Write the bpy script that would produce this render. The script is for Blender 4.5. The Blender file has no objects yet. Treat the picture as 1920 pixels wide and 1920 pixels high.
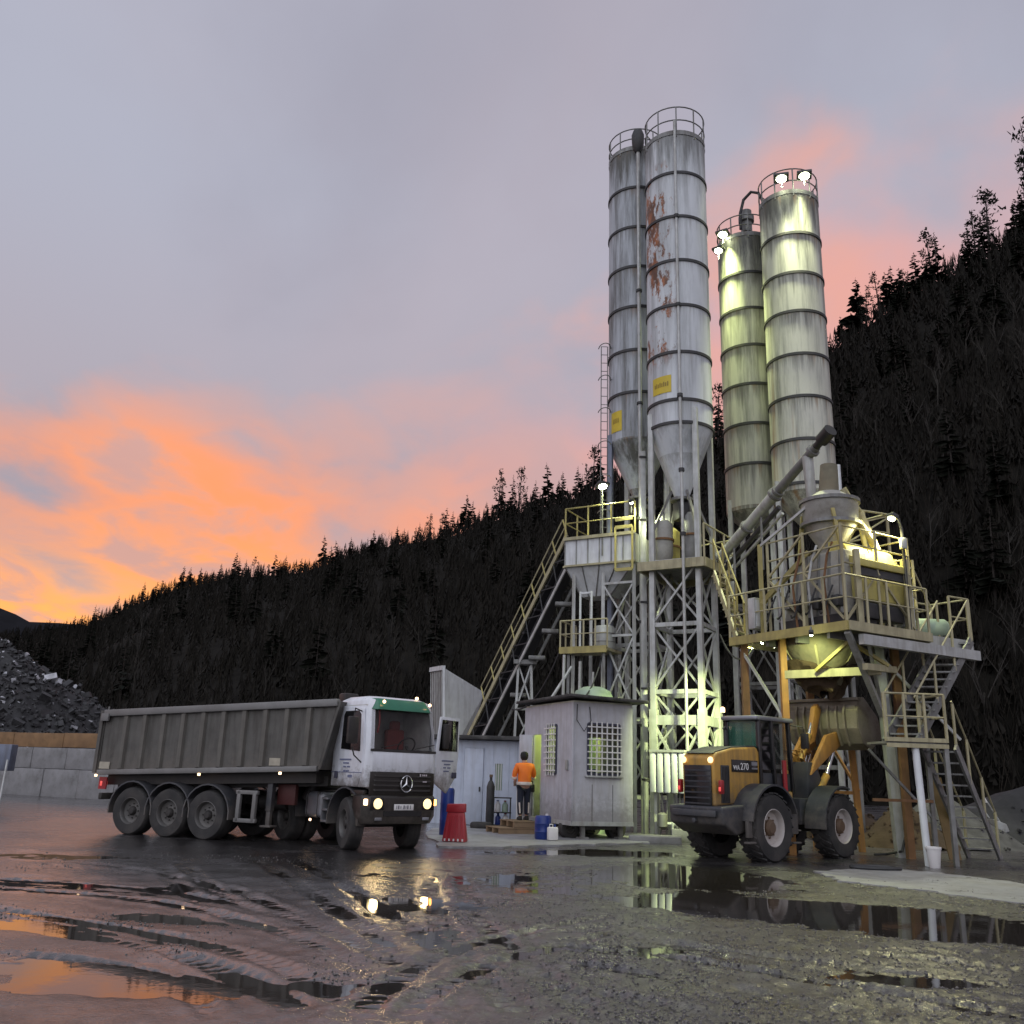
import bpy, bmesh, math, random
import numpy as np
from mathutils import Vector, Matrix, noise as mnoise

random.seed(11)
S = bpy.context.scene
C = S.collection
RAD = math.radians

# ------------------------------------------------------------------ camera
FPX, PITCH, ROLL, EYE = 1720.0, RAD(15.9), RAD(1.85), 1.55
_f = Vector((0, math.cos(PITCH), math.sin(PITCH)))
_u0 = Vector((0, -math.sin(PITCH), math.cos(PITCH)))
_r0 = Vector((1, 0, 0))
_R = math.cos(ROLL) * _r0 + math.sin(ROLL) * _u0
_U = math.cos(ROLL) * _u0 - math.sin(ROLL) * _r0
CAM0 = Vector((0, 0, EYE))
cd_ = bpy.data.cameras.new('camera')
cam = bpy.data.objects.new('camera', cd_)
C.objects.link(cam)
m4 = Matrix((_R, _U, -_f)).transposed().to_4x4()
m4.translation = CAM0
cam.matrix_world = m4
cd_.sensor_fit = 'HORIZONTAL'
cd_.sensor_width = 36
cd_.lens = 36 * FPX / 1920
cd_.clip_end = 5000
S.camera = cam


def ray(x, y):
    return _f + (x - 960) / FPX * _R - (y - 960) / FPX * _U


def P(x, y, Y):
    d = ray(x, y)
    return d * (Y / d.y) + CAM0


def G(x, y, z=0.0):
    d = ray(x, y)
    return d * ((z - EYE) / d.z) + CAM0


# ------------------------------------------------------------------ view
S.view_settings.view_transform = 'Standard'
S.view_settings.look = 'None'
S.view_settings.exposure = 0.0
S.view_settings.gamma = 1.0
S.cycles.use_denoising = True
S.cycles.max_bounces = 6
S.cycles.caustics_reflective = False
S.cycles.caustics_refractive = False
S.cycles.sample_clamp_indirect = 6

# ------------------------------------------------------------------ dusk sky
W = bpy.data.worlds.new('World')
S.world = W
W.use_nodes = True
nt = W.node_tree
nt.nodes.clear()


def wn(t, **k):
    n = nt.nodes.new(t)
    for a, b in k.items():
        setattr(n, a, b)
    return n


def wl(a, b):
    nt.links.new(a, b)


def wmath(op, a, b=None, c=None, clamp=False):
    n = wn('ShaderNodeMath', operation=op, use_clamp=clamp)
    for i, v in enumerate((a, b, c)):
        if v is None:
            continue
        if isinstance(v, (int, float)):
            n.inputs[i].default_value = v
        else:
            wl(v, n.inputs[i])
    return n.outputs[0]


def wmap(v, a, b, c, d):
    n = wn('ShaderNodeMapRange', interpolation_type='SMOOTHSTEP')
    wl(v, n.inputs[0])
    for i, q in enumerate((a, b, c, d)):
        n.inputs[i + 1].default_value = q
    return n.outputs[0]


def wmix(f, a, b):
    n = wn('ShaderNodeMix', data_type='RGBA')
    if isinstance(f, (int, float)):
        n.inputs[0].default_value = f
    else:
        wl(f, n.inputs[0])
    for i, v in ((6, a), (7, b)):
        if isinstance(v, tuple):
            n.inputs[i].default_value = (*v, 1)
        else:
            wl(v, n.inputs[i])
    return n.outputs[2]


tc = wn('ShaderNodeTexCoord')
sep = wn('ShaderNodeSeparateXYZ')
wl(tc.outputs['Generated'], sep.inputs[0])
dx, dy, dz = sep.outputs
elev = wmath('MULTIPLY', wmath('ARCSINE', dz), 57.2958)
azim = wmath('MULTIPLY', wmath('ARCTAN2', dx, dy), 57.2958)
SUN_AZ, SUN_EL = -24.0, 3.0
sdir = Vector((math.sin(RAD(SUN_AZ)) * math.cos(RAD(SUN_EL)), math.cos(RAD(SUN_AZ)) * math.cos(RAD(SUN_EL)), math.sin(RAD(SUN_EL))))
dot = wn('ShaderNodeVectorMath', operation='DOT_PRODUCT')
wl(tc.outputs['Generated'], dot.inputs[0])
dot.inputs[1].default_value = sdir
sund = dot.outputs['Value']
# cloud sheet seen in perspective: direction projected on a high plane
den = wmath('ADD', wmath('MAXIMUM', dz, 0.0), 0.16)
comb = wn('ShaderNodeCombineXYZ')
wl(wmath('DIVIDE', dx, den), comb.inputs[0])
wl(wmath('DIVIDE', dy, den), comb.inputs[1])
comb.inputs[2].default_value = 0.0


def cloud(scale, rot, sx, sy, detail, dist, off):
    mp = wn('ShaderNodeMapping')
    wl(comb.outputs[0], mp.inputs[0])
    mp.inputs['Rotation'].default_value = (0, 0, RAD(rot))
    mp.inputs['Scale'].default_value = (sx, sy, 1)
    mp.inputs['Location'].default_value = (off, off * .37, 0)
    nz = wn('ShaderNodeTexNoise')
    wl(mp.outputs[0], nz.inputs['Vector'])
    nz.inputs['Scale'].default_value = scale
    nz.inputs['Detail'].default_value = detail
    nz.inputs['Roughness'].default_value = 0.5
    nz.inputs['Distortion'].default_value = dist
    return nz.outputs['Fac']


n_big = cloud(0.85, 24, 1.0, 0.5, 4, 0.5, 3.1)
n_mid = cloud(1.8, 30, 0.8, 0.62, 7, 0.30, 7.7)
n_fin = cloud(4.4, 24, 0.8, 0.62, 8, 0.35, 1.3)
n_top = cloud(1.1, 20, 1.0, 0.75, 6, 0.35, 12.4)
# upper edge of the lit cloud belt: low around the set sun, higher and patchier away from it
edge = wmath('ADD', wmap(azim, -8.0, 26.0, 0.0, 21.0), 17.0)
wob = wmath('ADD', wmath('MULTIPLY', wmath('SUBTRACT', n_big, 0.5), 16.0), wmath('MULTIPLY', wmath('SUBTRACT', n_mid, 0.5), 22.0))
wob = wmath('ADD', wob, wmath('MULTIPLY', wmath('SUBTRACT', n_fin, 0.5), 20.0))
over = wmath('SUBTRACT', wmath('SUBTRACT', elev, edge), wob)
belt = wmap(over, 5.0, -5.5, 0.0, 1.0)
near_sun = wmap(sund, -0.1, 0.70, 0.0, 1.0)
hot = wmap(sund, 0.83, 0.99, 0.0, 1.0)
lit = wmath('MULTIPLY', belt, near_sun, clamp=True)
gap_far = wmap(n_mid, 0.62, 0.42, 0.40, 0.95)
gap_near = wmap(n_fin, 0.64, 0.46, 0.45, 1.0)
fh_ = wn('ShaderNodeMix')
wl(hot, fh_.inputs[0])
wl(gap_far, fh_.inputs[2])
wl(gap_near, fh_.inputs[3])
lit = wmath('MULTIPLY', lit, fh_.outputs[0], clamp=True)
grey_lo, grey_hi = (0.47, 0.41, 0.465), (0.48, 0.495, 0.60)
grey = wmix(wmap(elev, 12.0, 36.0, 0.0, 1.0), grey_lo, grey_hi)
grey = wmix(wmap(n_top, 0.38, 0.68, 0.0, 0.7), grey, (0.365, 0.355, 0.435))
grey = wmix(wmap(n_big, 0.46, 0.70, 0.0, 0.45), grey, (0.54, 0.455, 0.51))
warm = wmix(hot, (0.88, 0.44, 0.40), (1.15, 0.385, 0.155))
warm = wmix(wmap(n_fin, 0.40, 0.62, 0.0, 0.45), warm, (0.95, 0.44, 0.30))
yel = wmath('MULTIPLY', wmap(elev, 15.0, 4.0, 0.0, 0.9), wmap(n_fin, 0.62, 0.42, 0.25, 1.0))
yel = wmath('MULTIPLY', yel, wmap(sund, 0.84, 0.975, 0.0, 1.0))
warm = wmix(yel, warm, (1.38, 0.62, 0.14))
skycol = wmix(lit, grey, warm)
nish = wn('ShaderNodeTexSky', sky_type='NISHITA', sun_disc=False)
nish.sun_elevation = RAD(SUN_EL)
nish.sun_rotation = RAD(SUN_AZ)
bg1 = wn('ShaderNodeBackground')
wl(skycol, bg1.inputs[0])
bg1.inputs[1].default_value = 1.0
bg2 = wn('ShaderNodeBackground')
wl(nish.outputs[0], bg2.inputs[0])
bg2.inputs[1].default_value = 0.05
mx = wn('ShaderNodeMixShader')
mx.inputs[0].default_value = 0.06
wl(bg1.outputs[0], mx.inputs[1])
wl(bg2.outputs[0], mx.inputs[2])
wo = wn('ShaderNodeOutputWorld')
wl(mx.outputs[0], wo.inputs[0])

# one very soft sun: fill added low behind the camera to brighten facing sides
sl = bpy.data.lights.new('sun', 'SUN')
sl.energy = 1.5
sl.angle = RAD(100)
sl.color = (0.88, 0.93, 1.0)
so = bpy.data.objects.new('sun', sl)
C.objects.link(so)
so.rotation_euler = (RAD(56), RAD(0), RAD(-22))
so.location = (0, 0, 60)

# ------------------------------------------------------------------ mesh helpers


def V(*a):
    return Vector(a)


class MB:
    def __init__(s):
        s.v, s.f = [], []

    def add(s, vs, fs):
        o = len(s.v)
        s.v += [tuple(v) for v in vs]
        s.f += [tuple(i + o for i in f) for f in fs]
        return s

    def box(s, c, d, rz=0, mat=None):
        vs = [Vector((x * d[0] / 2, y * d[1] / 2, z * d[2] / 2)) for x in (-1, 1) for y in (-1, 1) for z in (-1, 1)]
        if rz:
            r = Matrix.Rotation(rz, 3, 'Z')
            vs = [r @ v for v in vs]
        if mat is not None:
            vs = [mat @ v for v in vs]
        vs = [v + Vector(c) for v in vs]
        return s.add(vs, [(0, 1, 3, 2), (4, 6, 7, 5), (0, 4, 5, 1), (2, 3, 7, 6), (0, 2, 6, 4), (1, 5, 7, 3)])

    def hexa(s, b, t):  # 4 bottom points, 4 top points (same winding)
        return s.add(list(b) + list(t), [(3, 2, 1, 0), (4, 5, 6, 7), (0, 1, 5, 4), (1, 2, 6, 5), (2, 3, 7, 6), (3, 0, 4, 7)])

    def beam(s, p, q, w, h=None, up=None):
        p, q = Vector(p), Vector(q)
        h = w if h is None else h
        d = (q - p).normalized()
        up = Vector(up) if up is not None else (V(0, 0, 1) if abs(d.z) < .95 else V(0, 1, 0))
        a = d.cross(up).normalized() * w / 2
        b = a.cross(d).normalized() * h / 2
        return s.hexa([p - a - b, p + a - b, p + a + b, p - a + b], [q - a - b, q + a - b, q + a + b, q - a + b])

    def tube(s, p, q, r, r2=None, n=8, cap=True):
        p, q = Vector(p), Vector(q)
        r2 = r if r2 is None else r2
        d = (q - p).normalized()
        up = V(0, 0, 1) if abs(d.z) < .95 else V(1, 0, 0)
        a = d.cross(up).normalized()
        b = a.cross(d).normalized()
        vs, fs = [], []
        for i in range(n):
            t = 2 * math.pi * i / n
            o = a * math.cos(t) + b * math.sin(t)
            vs += [p + o * r, q + o * r2]
        for i in range(n):
            j = (i + 1) % n
            fs.append((2 * i, 2 * i + 1, 2 * j + 1, 2 * j))
        if cap:
            fs.append(tuple(2 * i for i in range(n)))
            fs.append(tuple(2 * i + 1 for i in reversed(range(n))))
        return s.add(vs, fs)

    def path(s, pts, r, n=6, closed=False):
        pts = [Vector(p) for p in pts]
        k = len(pts)
        vs, fs = [], []
        for i, p in enumerate(pts):
            if closed:
                d = (pts[(i + 1) % k] - pts[i - 1]).normalized()
            else:
                d = (pts[min(i + 1, k - 1)] - pts[max(i - 1, 0)]).normalized()
            up = V(0, 0, 1) if abs(d.z) < .9 else V(0, 1, 0)
            a = d.cross(up).normalized()
            b = a.cross(d).normalized()
            rr = r[i] if isinstance(r, (list, tuple)) else r
            for j in range(n):
                t = 2 * math.pi * j / n
                vs.append(p + (a * math.cos(t) + b * math.sin(t)) * rr)
        for i in range(k if closed else k - 1):
            i2 = (i + 1) % k
            for j in range(n):
                j2 = (j + 1) % n
                fs.append((i * n + j, i * n + j2, i2 * n + j2, i2 * n + j))
        if not closed:
            fs.append(tuple(reversed(range(n))))
            fs.append(tuple((k - 1) * n + j for j in range(n)))
        return s.add(vs, fs)

    def lathe(s, prof, n=32, o=(0, 0, 0), ax='Z', caps=True):
        o = Vector(o)
        vs, fs = [], []
        for r, z in prof:
            for i in range(n):
                t = 2 * math.pi * i / n
                x, y = r * math.cos(t), r * math.sin(t)
                v = {'Z': (x, y, z), 'Y': (x, z, y), 'X': (z, x, y)}[ax]
                vs.append(o + Vector(v))
        for k in range(len(prof) - 1):
            for i in range(n):
                j = (i + 1) % n
                fs.append((k * n + i, k * n + j, (k + 1) * n + j, (k + 1) * n + i))
        if caps:
            fs.append(tuple(reversed(range(n))))
            fs.append(tuple((len(prof) - 1) * n + i for i in range(n)))
        return s.add(vs, fs)

    def prism(s, poly, ext):
        poly = [Vector(p) for p in poly]
        ext = Vector(ext)
        n = len(poly)
        fs = [tuple(reversed(range(n))), tuple(n + i for i in range(n))]
        for i in range(n):
            j = (i + 1) % n
            fs.append((i, j, n + j, n + i))
        return s.add(poly + [p + ext for p in poly], fs)

    def make(s, name, mat, parent=None, smooth=False, world=False, bevel=0.0, seg=2):
        vs = s.v
        if world and parent is not None:
            inv = rootm(parent).inverted()
            vs = [tuple(inv @ Vector(v)) for v in vs]
        me = bpy.data.meshes.new(name)
        me.from_pydata(vs, [], s.f)
        bm = bmesh.new()
        bm.from_mesh(me)
        bmesh.ops.recalc_face_normals(bm, faces=bm.faces)
        if bevel:
            ed = [e for e in bm.edges if len(e.link_faces) == 2 and e.calc_face_angle(0) > 0.5]
            bmesh.ops.bevel(bm, geom=ed, offset=bevel, segments=seg, affect='EDGES', clamp_overlap=True, profile=0.5)
        bm.to_mesh(me)
        bm.free()
        if smooth or bevel:
            me.polygons.foreach_set('use_smooth', [True] * len(me.polygons))
            me.set_sharp_from_angle(angle=RAD(38))
        me.materials.append(mat if not isinstance(mat, str) else M[mat])
        o = bpy.data.objects.new(name, me)
        C.objects.link(o)
        o.parent = parent
        return o


ROOTM = {}


def rootm(o):
    while o.parent is not None:
        o = o.parent
    return ROOTM.get(o.name, Matrix.Identity(4))


def thing(name, label, cat, loc=(0, 0, 0), rz=0.0, group=None):
    o = bpy.data.objects.new(name, None)
    C.objects.link(o)
    o.empty_display_size = .2
    o.location = loc
    o.rotation_euler = (0, 0, rz)
    o['label'] = label
    o['category'] = cat
    if group:
        o['group'] = group
    ROOTM[o.name] = Matrix.Translation(Vector(loc)) @ Matrix.Rotation(rz, 4, 'Z')
    return o


def tag(o, label, cat, group=None):
    o['label'] = label
    o['category'] = cat
    if group:
        o['group'] = group
    return o


def kind(o, k):
    o['kind'] = k
    return o


def copy_tree(o, parent=None):
    c = o.copy()
    C.objects.link(c)
    c.parent = parent
    for ch in o.children:
        copy_tree(ch, c)
    return c


# ------------------------------------------------------------------ materials
M = {}


def mat(name, col, rough=.5, metal=0., var=.25, scale=4., bump=0., bscale=40., dirt=0., dirtcol=(.05, .045, .04),
        streak=False, spec=.5, coat=0., dirtscale=2.0, splash=None):
    m = bpy.data.materials.new(name)
    m.use_nodes = True
    t = m.node_tree
    b = t.nodes['Principled BSDF']
    b.inputs['Roughness'].default_value = rough
    b.inputs['Metallic'].default_value = metal
    b.inputs['Specular IOR Level'].default_value = spec
    if coat:
        b.inputs['Coat Weight'].default_value = coat
        b.inputs['Coat Roughness'].default_value = .12
    co = t.nodes.new('ShaderNodeTexCoord')
    nz = t.nodes.new('ShaderNodeTexNoise')
    nz.inputs['Scale'].default_value = scale
    nz.inputs['Detail'].default_value = 6
    t.links.new(co.outputs['Object'], nz.inputs['Vector'])
    rp = t.nodes.new('ShaderNodeMapRange')
    rp.inputs[1].default_value = .3
    rp.inputs[2].default_value = .7
    t.links.new(nz.outputs['Fac'], rp.inputs[0])
    mx = t.nodes.new('ShaderNodeMix')
    mx.data_type = 'RGBA'
    t.links.new(rp.outputs[0], mx.inputs[0])
    mx.inputs[6].default_value = (*[c * (1 - var) for c in col], 1)
    mx.inputs[7].default_value = (*[min(1, c * (1 + var * .6)) for c in col], 1)
    out = mx.outputs[2]
    if dirt:
        mp = t.nodes.new('ShaderNodeMapping')
        t.links.new(co.outputs['Object'], mp.inputs[0])
        mp.inputs['Scale'].default_value = (1, 1, .12) if streak else (1, 1, 1)
        n2 = t.nodes.new('ShaderNodeTexNoise')
        n2.inputs['Scale'].default_value = dirtscale * (3 if streak else 1)
        n2.inputs['Detail'].default_value = 8
        n2.inputs['Roughness'].default_value = .65
        t.links.new(mp.outputs[0], n2.inputs['Vector'])
        r2 = t.nodes.new('ShaderNodeMapRange')
        r2.inputs[1].default_value = .46
        r2.inputs[2].default_value = .66
        r2.inputs[4].default_value = dirt
        t.links.new(n2.outputs['Fac'], r2.inputs[0])
        m2 = t.nodes.new('ShaderNodeMix')
        m2.data_type = 'RGBA'
        t.links.new(r2.outputs[0], m2.inputs[0])
        t.links.new(out, m2.inputs[6])
        m2.inputs[7].default_value = (*dirtcol, 1)
        out = m2.outputs[2]
        r3 = t.nodes.new('ShaderNodeMapRange')
        r3.inputs[3].default_value = rough
        r3.inputs[4].default_value = min(1, rough + .35)
        t.links.new(r2.outputs[0], r3.inputs[0])
        t.links.new(r3.outputs[0], b.inputs['Roughness'])
    if splash:   # dried mud thrown up from the wheels: patchy, thinning out with height
        sz_ = t.nodes.new('ShaderNodeSeparateXYZ')
        t.links.new(co.outputs['Object'], sz_.inputs[0])
        n4 = t.nodes.new('ShaderNodeTexNoise')
        n4.inputs['Scale'].default_value = 5.5
        n4.inputs['Detail'].default_value = 9
        n4.inputs['Roughness'].default_value = .72
        t.links.new(co.outputs['Object'], n4.inputs['Vector'])
        hz = t.nodes.new('ShaderNodeMapRange')
        for i_, q_ in enumerate((splash[0], splash[1], .34, -.30)):
            hz.inputs[i_ + 1].default_value = q_
        t.links.new(sz_.outputs[2], hz.inputs[0])
        ad = t.nodes.new('ShaderNodeMath')
        t.links.new(n4.outputs['Fac'], ad.inputs[0])
        t.links.new(hz.outputs[0], ad.inputs[1])
        r5 = t.nodes.new('ShaderNodeMapRange')
        for i_, q_ in enumerate((.46, .74, 0, splash[2])):
            r5.inputs[i_ + 1].default_value = q_
        t.links.new(ad.outputs[0], r5.inputs[0])
        m5 = t.nodes.new('ShaderNodeMix')
        m5.data_type = 'RGBA'
        t.links.new(r5.outputs[0], m5.inputs[0])
        t.links.new(out, m5.inputs[6])
        m5.inputs[7].default_value = (.135, .118, .102, 1)
        out = m5.outputs[2]
    t.links.new(out, b.inputs['Base Color'])
    if bump:
        n3 = t.nodes.new('ShaderNodeTexNoise')
        n3.inputs['Scale'].default_value = bscale
        n3.inputs['Detail'].default_value = 5
        t.links.new(co.outputs['Object'], n3.inputs['Vector'])
        bp = t.nodes.new('ShaderNodeBump')
        bp.inputs['Strength'].default_value = bump
        bp.inputs['Distance'].default_value = .02
        t.links.new(n3.outputs['Fac'], bp.inputs['Height'])
        t.links.new(bp.outputs[0], b.inputs['Normal'])
    M[name] = m
    return m


def emat(name, col, strength):
    m = bpy.data.materials.new(name)
    m.use_nodes = True
    b = m.node_tree.nodes['Principled BSDF']
    b.inputs['Base Color'].default_value = (*col, 1)
    b.inputs['Emission Color'].default_value = (*col, 1)
    b.inputs['Emission Strength'].default_value = strength
    M[name] = m
    return m


def glassmat(name, col, alpha, rough=.05):
    m = bpy.data.materials.new(name)
    m.use_nodes = True
    b = m.node_tree.nodes['Principled BSDF']
    b.inputs['Base Color'].default_value = (*col, 1)
    b.inputs['Roughness'].default_value = rough
    b.inputs['Alpha'].default_value = alpha
    b.inputs['Specular IOR Level'].default_value = .8
    M[name] = m
    return m


MUDC = (.07, .06, .05)
mat('white_paint', (.74, .76, .81), .32, dirt=.2, dirtcol=(.30, .27, .24), streak=True, var=.06, coat=.3, splash=(1.1, 1.9, .75))
mat('white_metal', (.64, .66, .68), .45, dirt=.32, dirtcol=(.26, .24, .22), streak=True, var=.1)
mat('cabin_paint', (.50, .50, .54), .5, dirt=.35, dirtcol=(.30, .26, .22), streak=True, var=.12, splash=(.4, 1.5, .5))
mat('shed_paint', (.56, .61, .72), .5, dirt=.25, dirtcol=(.25, .23, .21), streak=True, var=.08)
mat('green_paint', (.02, .16, .09), .3, var=.15, coat=.3)
mat('black_plastic', (.022, .020, .019), .45, var=.3, dirt=.4, dirtcol=MUDC)
mat('black_gloss', (.012, .012, .013), .15, var=.1)
mat('grille_brown', (.022, .018, .015), .4, var=.3, splash=(.4, 1.2, .55))
mat('rubber', (.030, .029, .029), .75, var=.3, dirt=.55, dirtcol=(.085, .075, .068), bump=.4, bscale=60)
mat('rim_grey', (.13, .125, .12), .5, metal=.4, dirt=.6, dirtcol=MUDC)
mat('rim_white', (.50, .46, .44), .5, dirt=.5, dirtcol=(.2, .15, .11))
mat('rim_rust', (.14, .085, .05), .7, dirt=.5, dirtcol=MUDC)
mat('chassis_dark', (.030, .027, .026), .6, dirt=.5, dirtcol=MUDC)
mat('chassis_red', (.07, .012, .011), .6, dirt=.5, dirtcol=MUDC)
mat('tipper_grey', (.100, .095, .086), .55, var=.18, dirt=.65, dirtcol=(.055, .049, .042), streak=True, bump=.25, bscale=9, splash=(1.2, 2.3, .6))
mat('tipper_rail', (.20, .195, .19), .45, var=.2, dirt=.5, dirtcol=(.09, .08, .07))
mat('mudguard', (.06, .062, .07), .5, dirt=.5, dirtcol=MUDC, splash=(.3, 1.3, .7))
mat('tank_alu', (.30, .31, .34), .35, metal=.5, dirt=.6, dirtcol=(.12, .11, .10))
mat('chrome', (.6, .6, .62), .15, metal=1, var=.05)
mat('plate_cream', (.42, .38, .30), .5)
mat('plate_white', (.75, .73, .72), .5, var=.05)
mat('ink', (.05, .05, .08), .6, var=.05)
mat('ink_blue', (.16, .18, .28), .6, var=.05)
mat('loader_orange', (.46, .26, .05), .42, var=.15, dirt=.6, dirtcol=(.15, .10, .05), streak=True, splash=(.9, 2.0, .6))
mat('loader_dark', (.033, .036, .044), .5, var=.25, dirt=.5, dirtcol=(.075, .065, .058), splash=(.4, 1.6, .6))
mat('bucket_steel', (.22, .19, .15), .55, metal=.2, dirt=.7, dirtcol=(.10, .075, .045), bump=.4, bscale=20)
mat('red_paint', (.33, .015, .02), .4)
mat('red_plastic', (.40, .022, .035), .4, var=.1, dirt=.3, dirtcol=(.18, .06, .05))
mat('blue_plastic', (.012, .035, .20), .35)
mat('galv', (.46, .47, .46), .45, metal=.25, var=.18, dirt=.45, dirtcol=(.20, .17, .13), streak=True)
mat('galv_dark', (.22, .22, .215), .5, metal=.3, var=.25, dirt=.5, dirtcol=(.09, .07, .055), streak=True)
mat('blue_steel', (.17, .19, .25), .5, metal=.2, var=.2, dirt=.4, dirtcol=(.08, .07, .06), streak=True)
mat('rail_yellow', (.38, .32, .11), .5, var=.2, dirt=.5, dirtcol=(.20, .16, .09), streak=True)
mat('rail_pale', (.40, .36, .22), .5, var=.2, dirt=.5, dirtcol=(.17, .14, .09), streak=True)
mat('mixer_yellow', (.52, .45, .13), .5, var=.15, dirt=.55, dirtcol=(.30, .26, .17), streak=True)
mat('mixer_grey', (.36, .35, .32), .6, var=.25, dirt=.7, dirtcol=(.12, .10, .08), bump=.3, bscale=12)
mat('cake_cement', (.22, .20, .14), .9, var=.3, dirt=.6, dirtcol=(.17, .13, .08), bump=.8, bscale=10)
mat('rust_steel', (.20, .10, .045), .8, var=.3, dirt=.5, dirtcol=(.08, .05, .035), streak=True)
mat('orange_steel', (.42, .20, .05), .6, var=.2, dirt=.5, dirtcol=(.15, .10, .06), streak=True)
mat('dark_steel', (.045, .045, .048), .55, metal=.3, var=.3, dirt=.4, dirtcol=(.09, .08, .07))
mat('belt_rubber', (.03, .03, .034), .7, var=.3)
mat('roof_dark', (.035, .033, .033), .7, var=.3, dirt=.4, dirtcol=(.2, .19, .18))
mat('concrete', (.27, .265, .27), .85, var=.2, dirt=.75, dirtcol=(.12, .115, .11), bump=.4, bscale=25)
mat('concrete_wet', (.30, .30, .31), .38, var=.18, dirt=.6, dirtcol=(.13, .12, .115), bump=.25, bscale=30, dirtscale=1.2)
mat('timber', (.26, .15, .07), .8, var=.3, dirt=.5, dirtcol=(.10, .06, .04), bump=.4)
mat('pallet_wood', (.28, .19, .11), .8, var=.3, dirt=.4, dirtcol=(.1, .07, .05))
mat('earth', (.075, .048, .026), .95, var=.35, bump=.8, bscale=15, dirt=.5, dirtcol=(.06, .045, .03))
mat('sack_tan', (.17, .11, .05), .8, var=.2, dirt=.4, dirtcol=(.15, .1, .05))
mat('rubble_dark', (.022, .021, .022), .7, var=.6, scale=2.5, bump=.8, bscale=8)
mat('rubble_lump', (.034, .033, .035), .6, var=.6, scale=6)
mat('rubble_pale', (.45, .45, .48), .5, var=.4)
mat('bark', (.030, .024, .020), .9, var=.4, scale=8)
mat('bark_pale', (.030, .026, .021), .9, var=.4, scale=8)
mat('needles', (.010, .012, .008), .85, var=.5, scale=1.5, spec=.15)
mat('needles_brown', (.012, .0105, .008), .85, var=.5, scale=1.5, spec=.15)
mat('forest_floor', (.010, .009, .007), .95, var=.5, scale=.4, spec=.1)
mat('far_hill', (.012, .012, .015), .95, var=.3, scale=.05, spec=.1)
mat('brush', (.026, .022, .017), .9, var=.5, scale=.7, spec=.15)
mat('skin', (.45, .27, .20), .6, var=.1)
mat('hair', (.012, .010, .010), .7)
mat('hivis', (.90, .20, .02), .6, var=.1)
mat('reflective', (.70, .62, .55), .4)
mat('navy', (.014, .017, .032), .8, var=.3)
mat('boot', (.02, .017, .015), .7)
mat('seat_red', (.30, .06, .05), .8)
mat('interior', (.58, .57, .55), .8)
mat('cabin_inner', (.55, .55, .45), .7)
mat('tarp', (.5, .55, .60), .5, dirt=.4, dirtcol=(.2, .2, .2))
mat('sign_yellow', (.62, .46, .03), .45, var=.12)
mat('sign_mark', (.30, .20, .02), .5)
mat('green_tank', (.34, .44, .34), .5, dirt=.4, dirtcol=(.2, .2, .15))
mat('hose', (.03, .03, .032), .6)
mat('lamp_body', (.05, .05, .05), .5)
mat('pebble', (.15, .142, .138), .4, var=.55, scale=30)
glassmat('windscreen', (.010, .013, .014), .16)
glassmat('side_glass', (.005, .005, .006), .92)
glassmat('green_glass', (.05, .16, .11), .55)
glassmat('clear_glass', (.10, .12, .11), .28)
emat('flood_glow', (.93, 1.0, .66), 40)
emat('head_glow', (1.0, .76, .36), 1.7)
emat('amber_glow', (1.0, .42, .08), 8)
emat('marker_glow', (1.0, .66, .38), 4)
emat('red_glow', (1.0, .12, .10), .45)
emat('room_glow', (.80, .95, .22), 1.6)
mat('tipper_rib', (.125, .117, .102), .55, var=.18, dirt=.5, dirtcol=(.08, .07, .06), streak=True)
mat('spoil', (.10, .097, .092), .85, var=.4, scale=3, bump=.6, bscale=10, dirt=.5, dirtcol=(.05, .047, .043))


def textmesh(name, s, size, m, parent, mtx, depth=.004):
    cu = bpy.data.curves.new(name, 'FONT')
    cu.body = s
    cu.size = size
    cu.extrude = depth
    cu.align_x = 'CENTER'
    cu.align_y = 'CENTER'
    tmp = bpy.data.objects.new(name + '_tmp', cu)
    C.objects.link(tmp)
    bpy.context.view_layer.update()
    me = bpy.data.meshes.new_from_object(tmp.evaluated_get(bpy.context.evaluated_depsgraph_get()))
    bpy.data.objects.remove(tmp)
    bpy.data.curves.remove(cu)
    me.transform(mtx)
    me.materials.clear()
    me.materials.append(M[m])
    o = bpy.data.objects.new(name, me)
    C.objects.link(o)
    o.parent = parent
    return o


def frame(x, y, z, o):
    m = Matrix((x, y, z)).transposed().to_4x4()
    m.translation = o
    return m

# ================================================================== ground
def vnoise(x, y, seed=0):
    xi, yi = np.floor(x).astype(np.int64), np.floor(y).astype(np.int64)
    xf, yf = x - xi, y - yi
    u, v = xf * xf * (3 - 2 * xf), yf * yf * (3 - 2 * yf)

    def h(a, b):
        n = (a * 374761393 + b * 668265263 + seed * 974711) & 0x7fffffff
        n = ((n ^ (n >> 13)) * 1274126177) & 0x7fffffff
        return ((n ^ (n >> 16)) & 0xffff) / 65535.0
    a, b, c, d = h(xi, yi), h(xi + 1, yi), h(xi, yi + 1), h(xi + 1, yi + 1)
    return (a * (1 - u) + b * u) * (1 - v) + (c * (1 - u) + d * u) * v - .5


def fbm(x, y, o=4, seed=0):
    r, a = 0, 1.0
    for k in range(o):
        r = r + a * vnoise(x * 2 ** k, y * 2 ** k, seed + k)
        a *= .5
    return r


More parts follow.
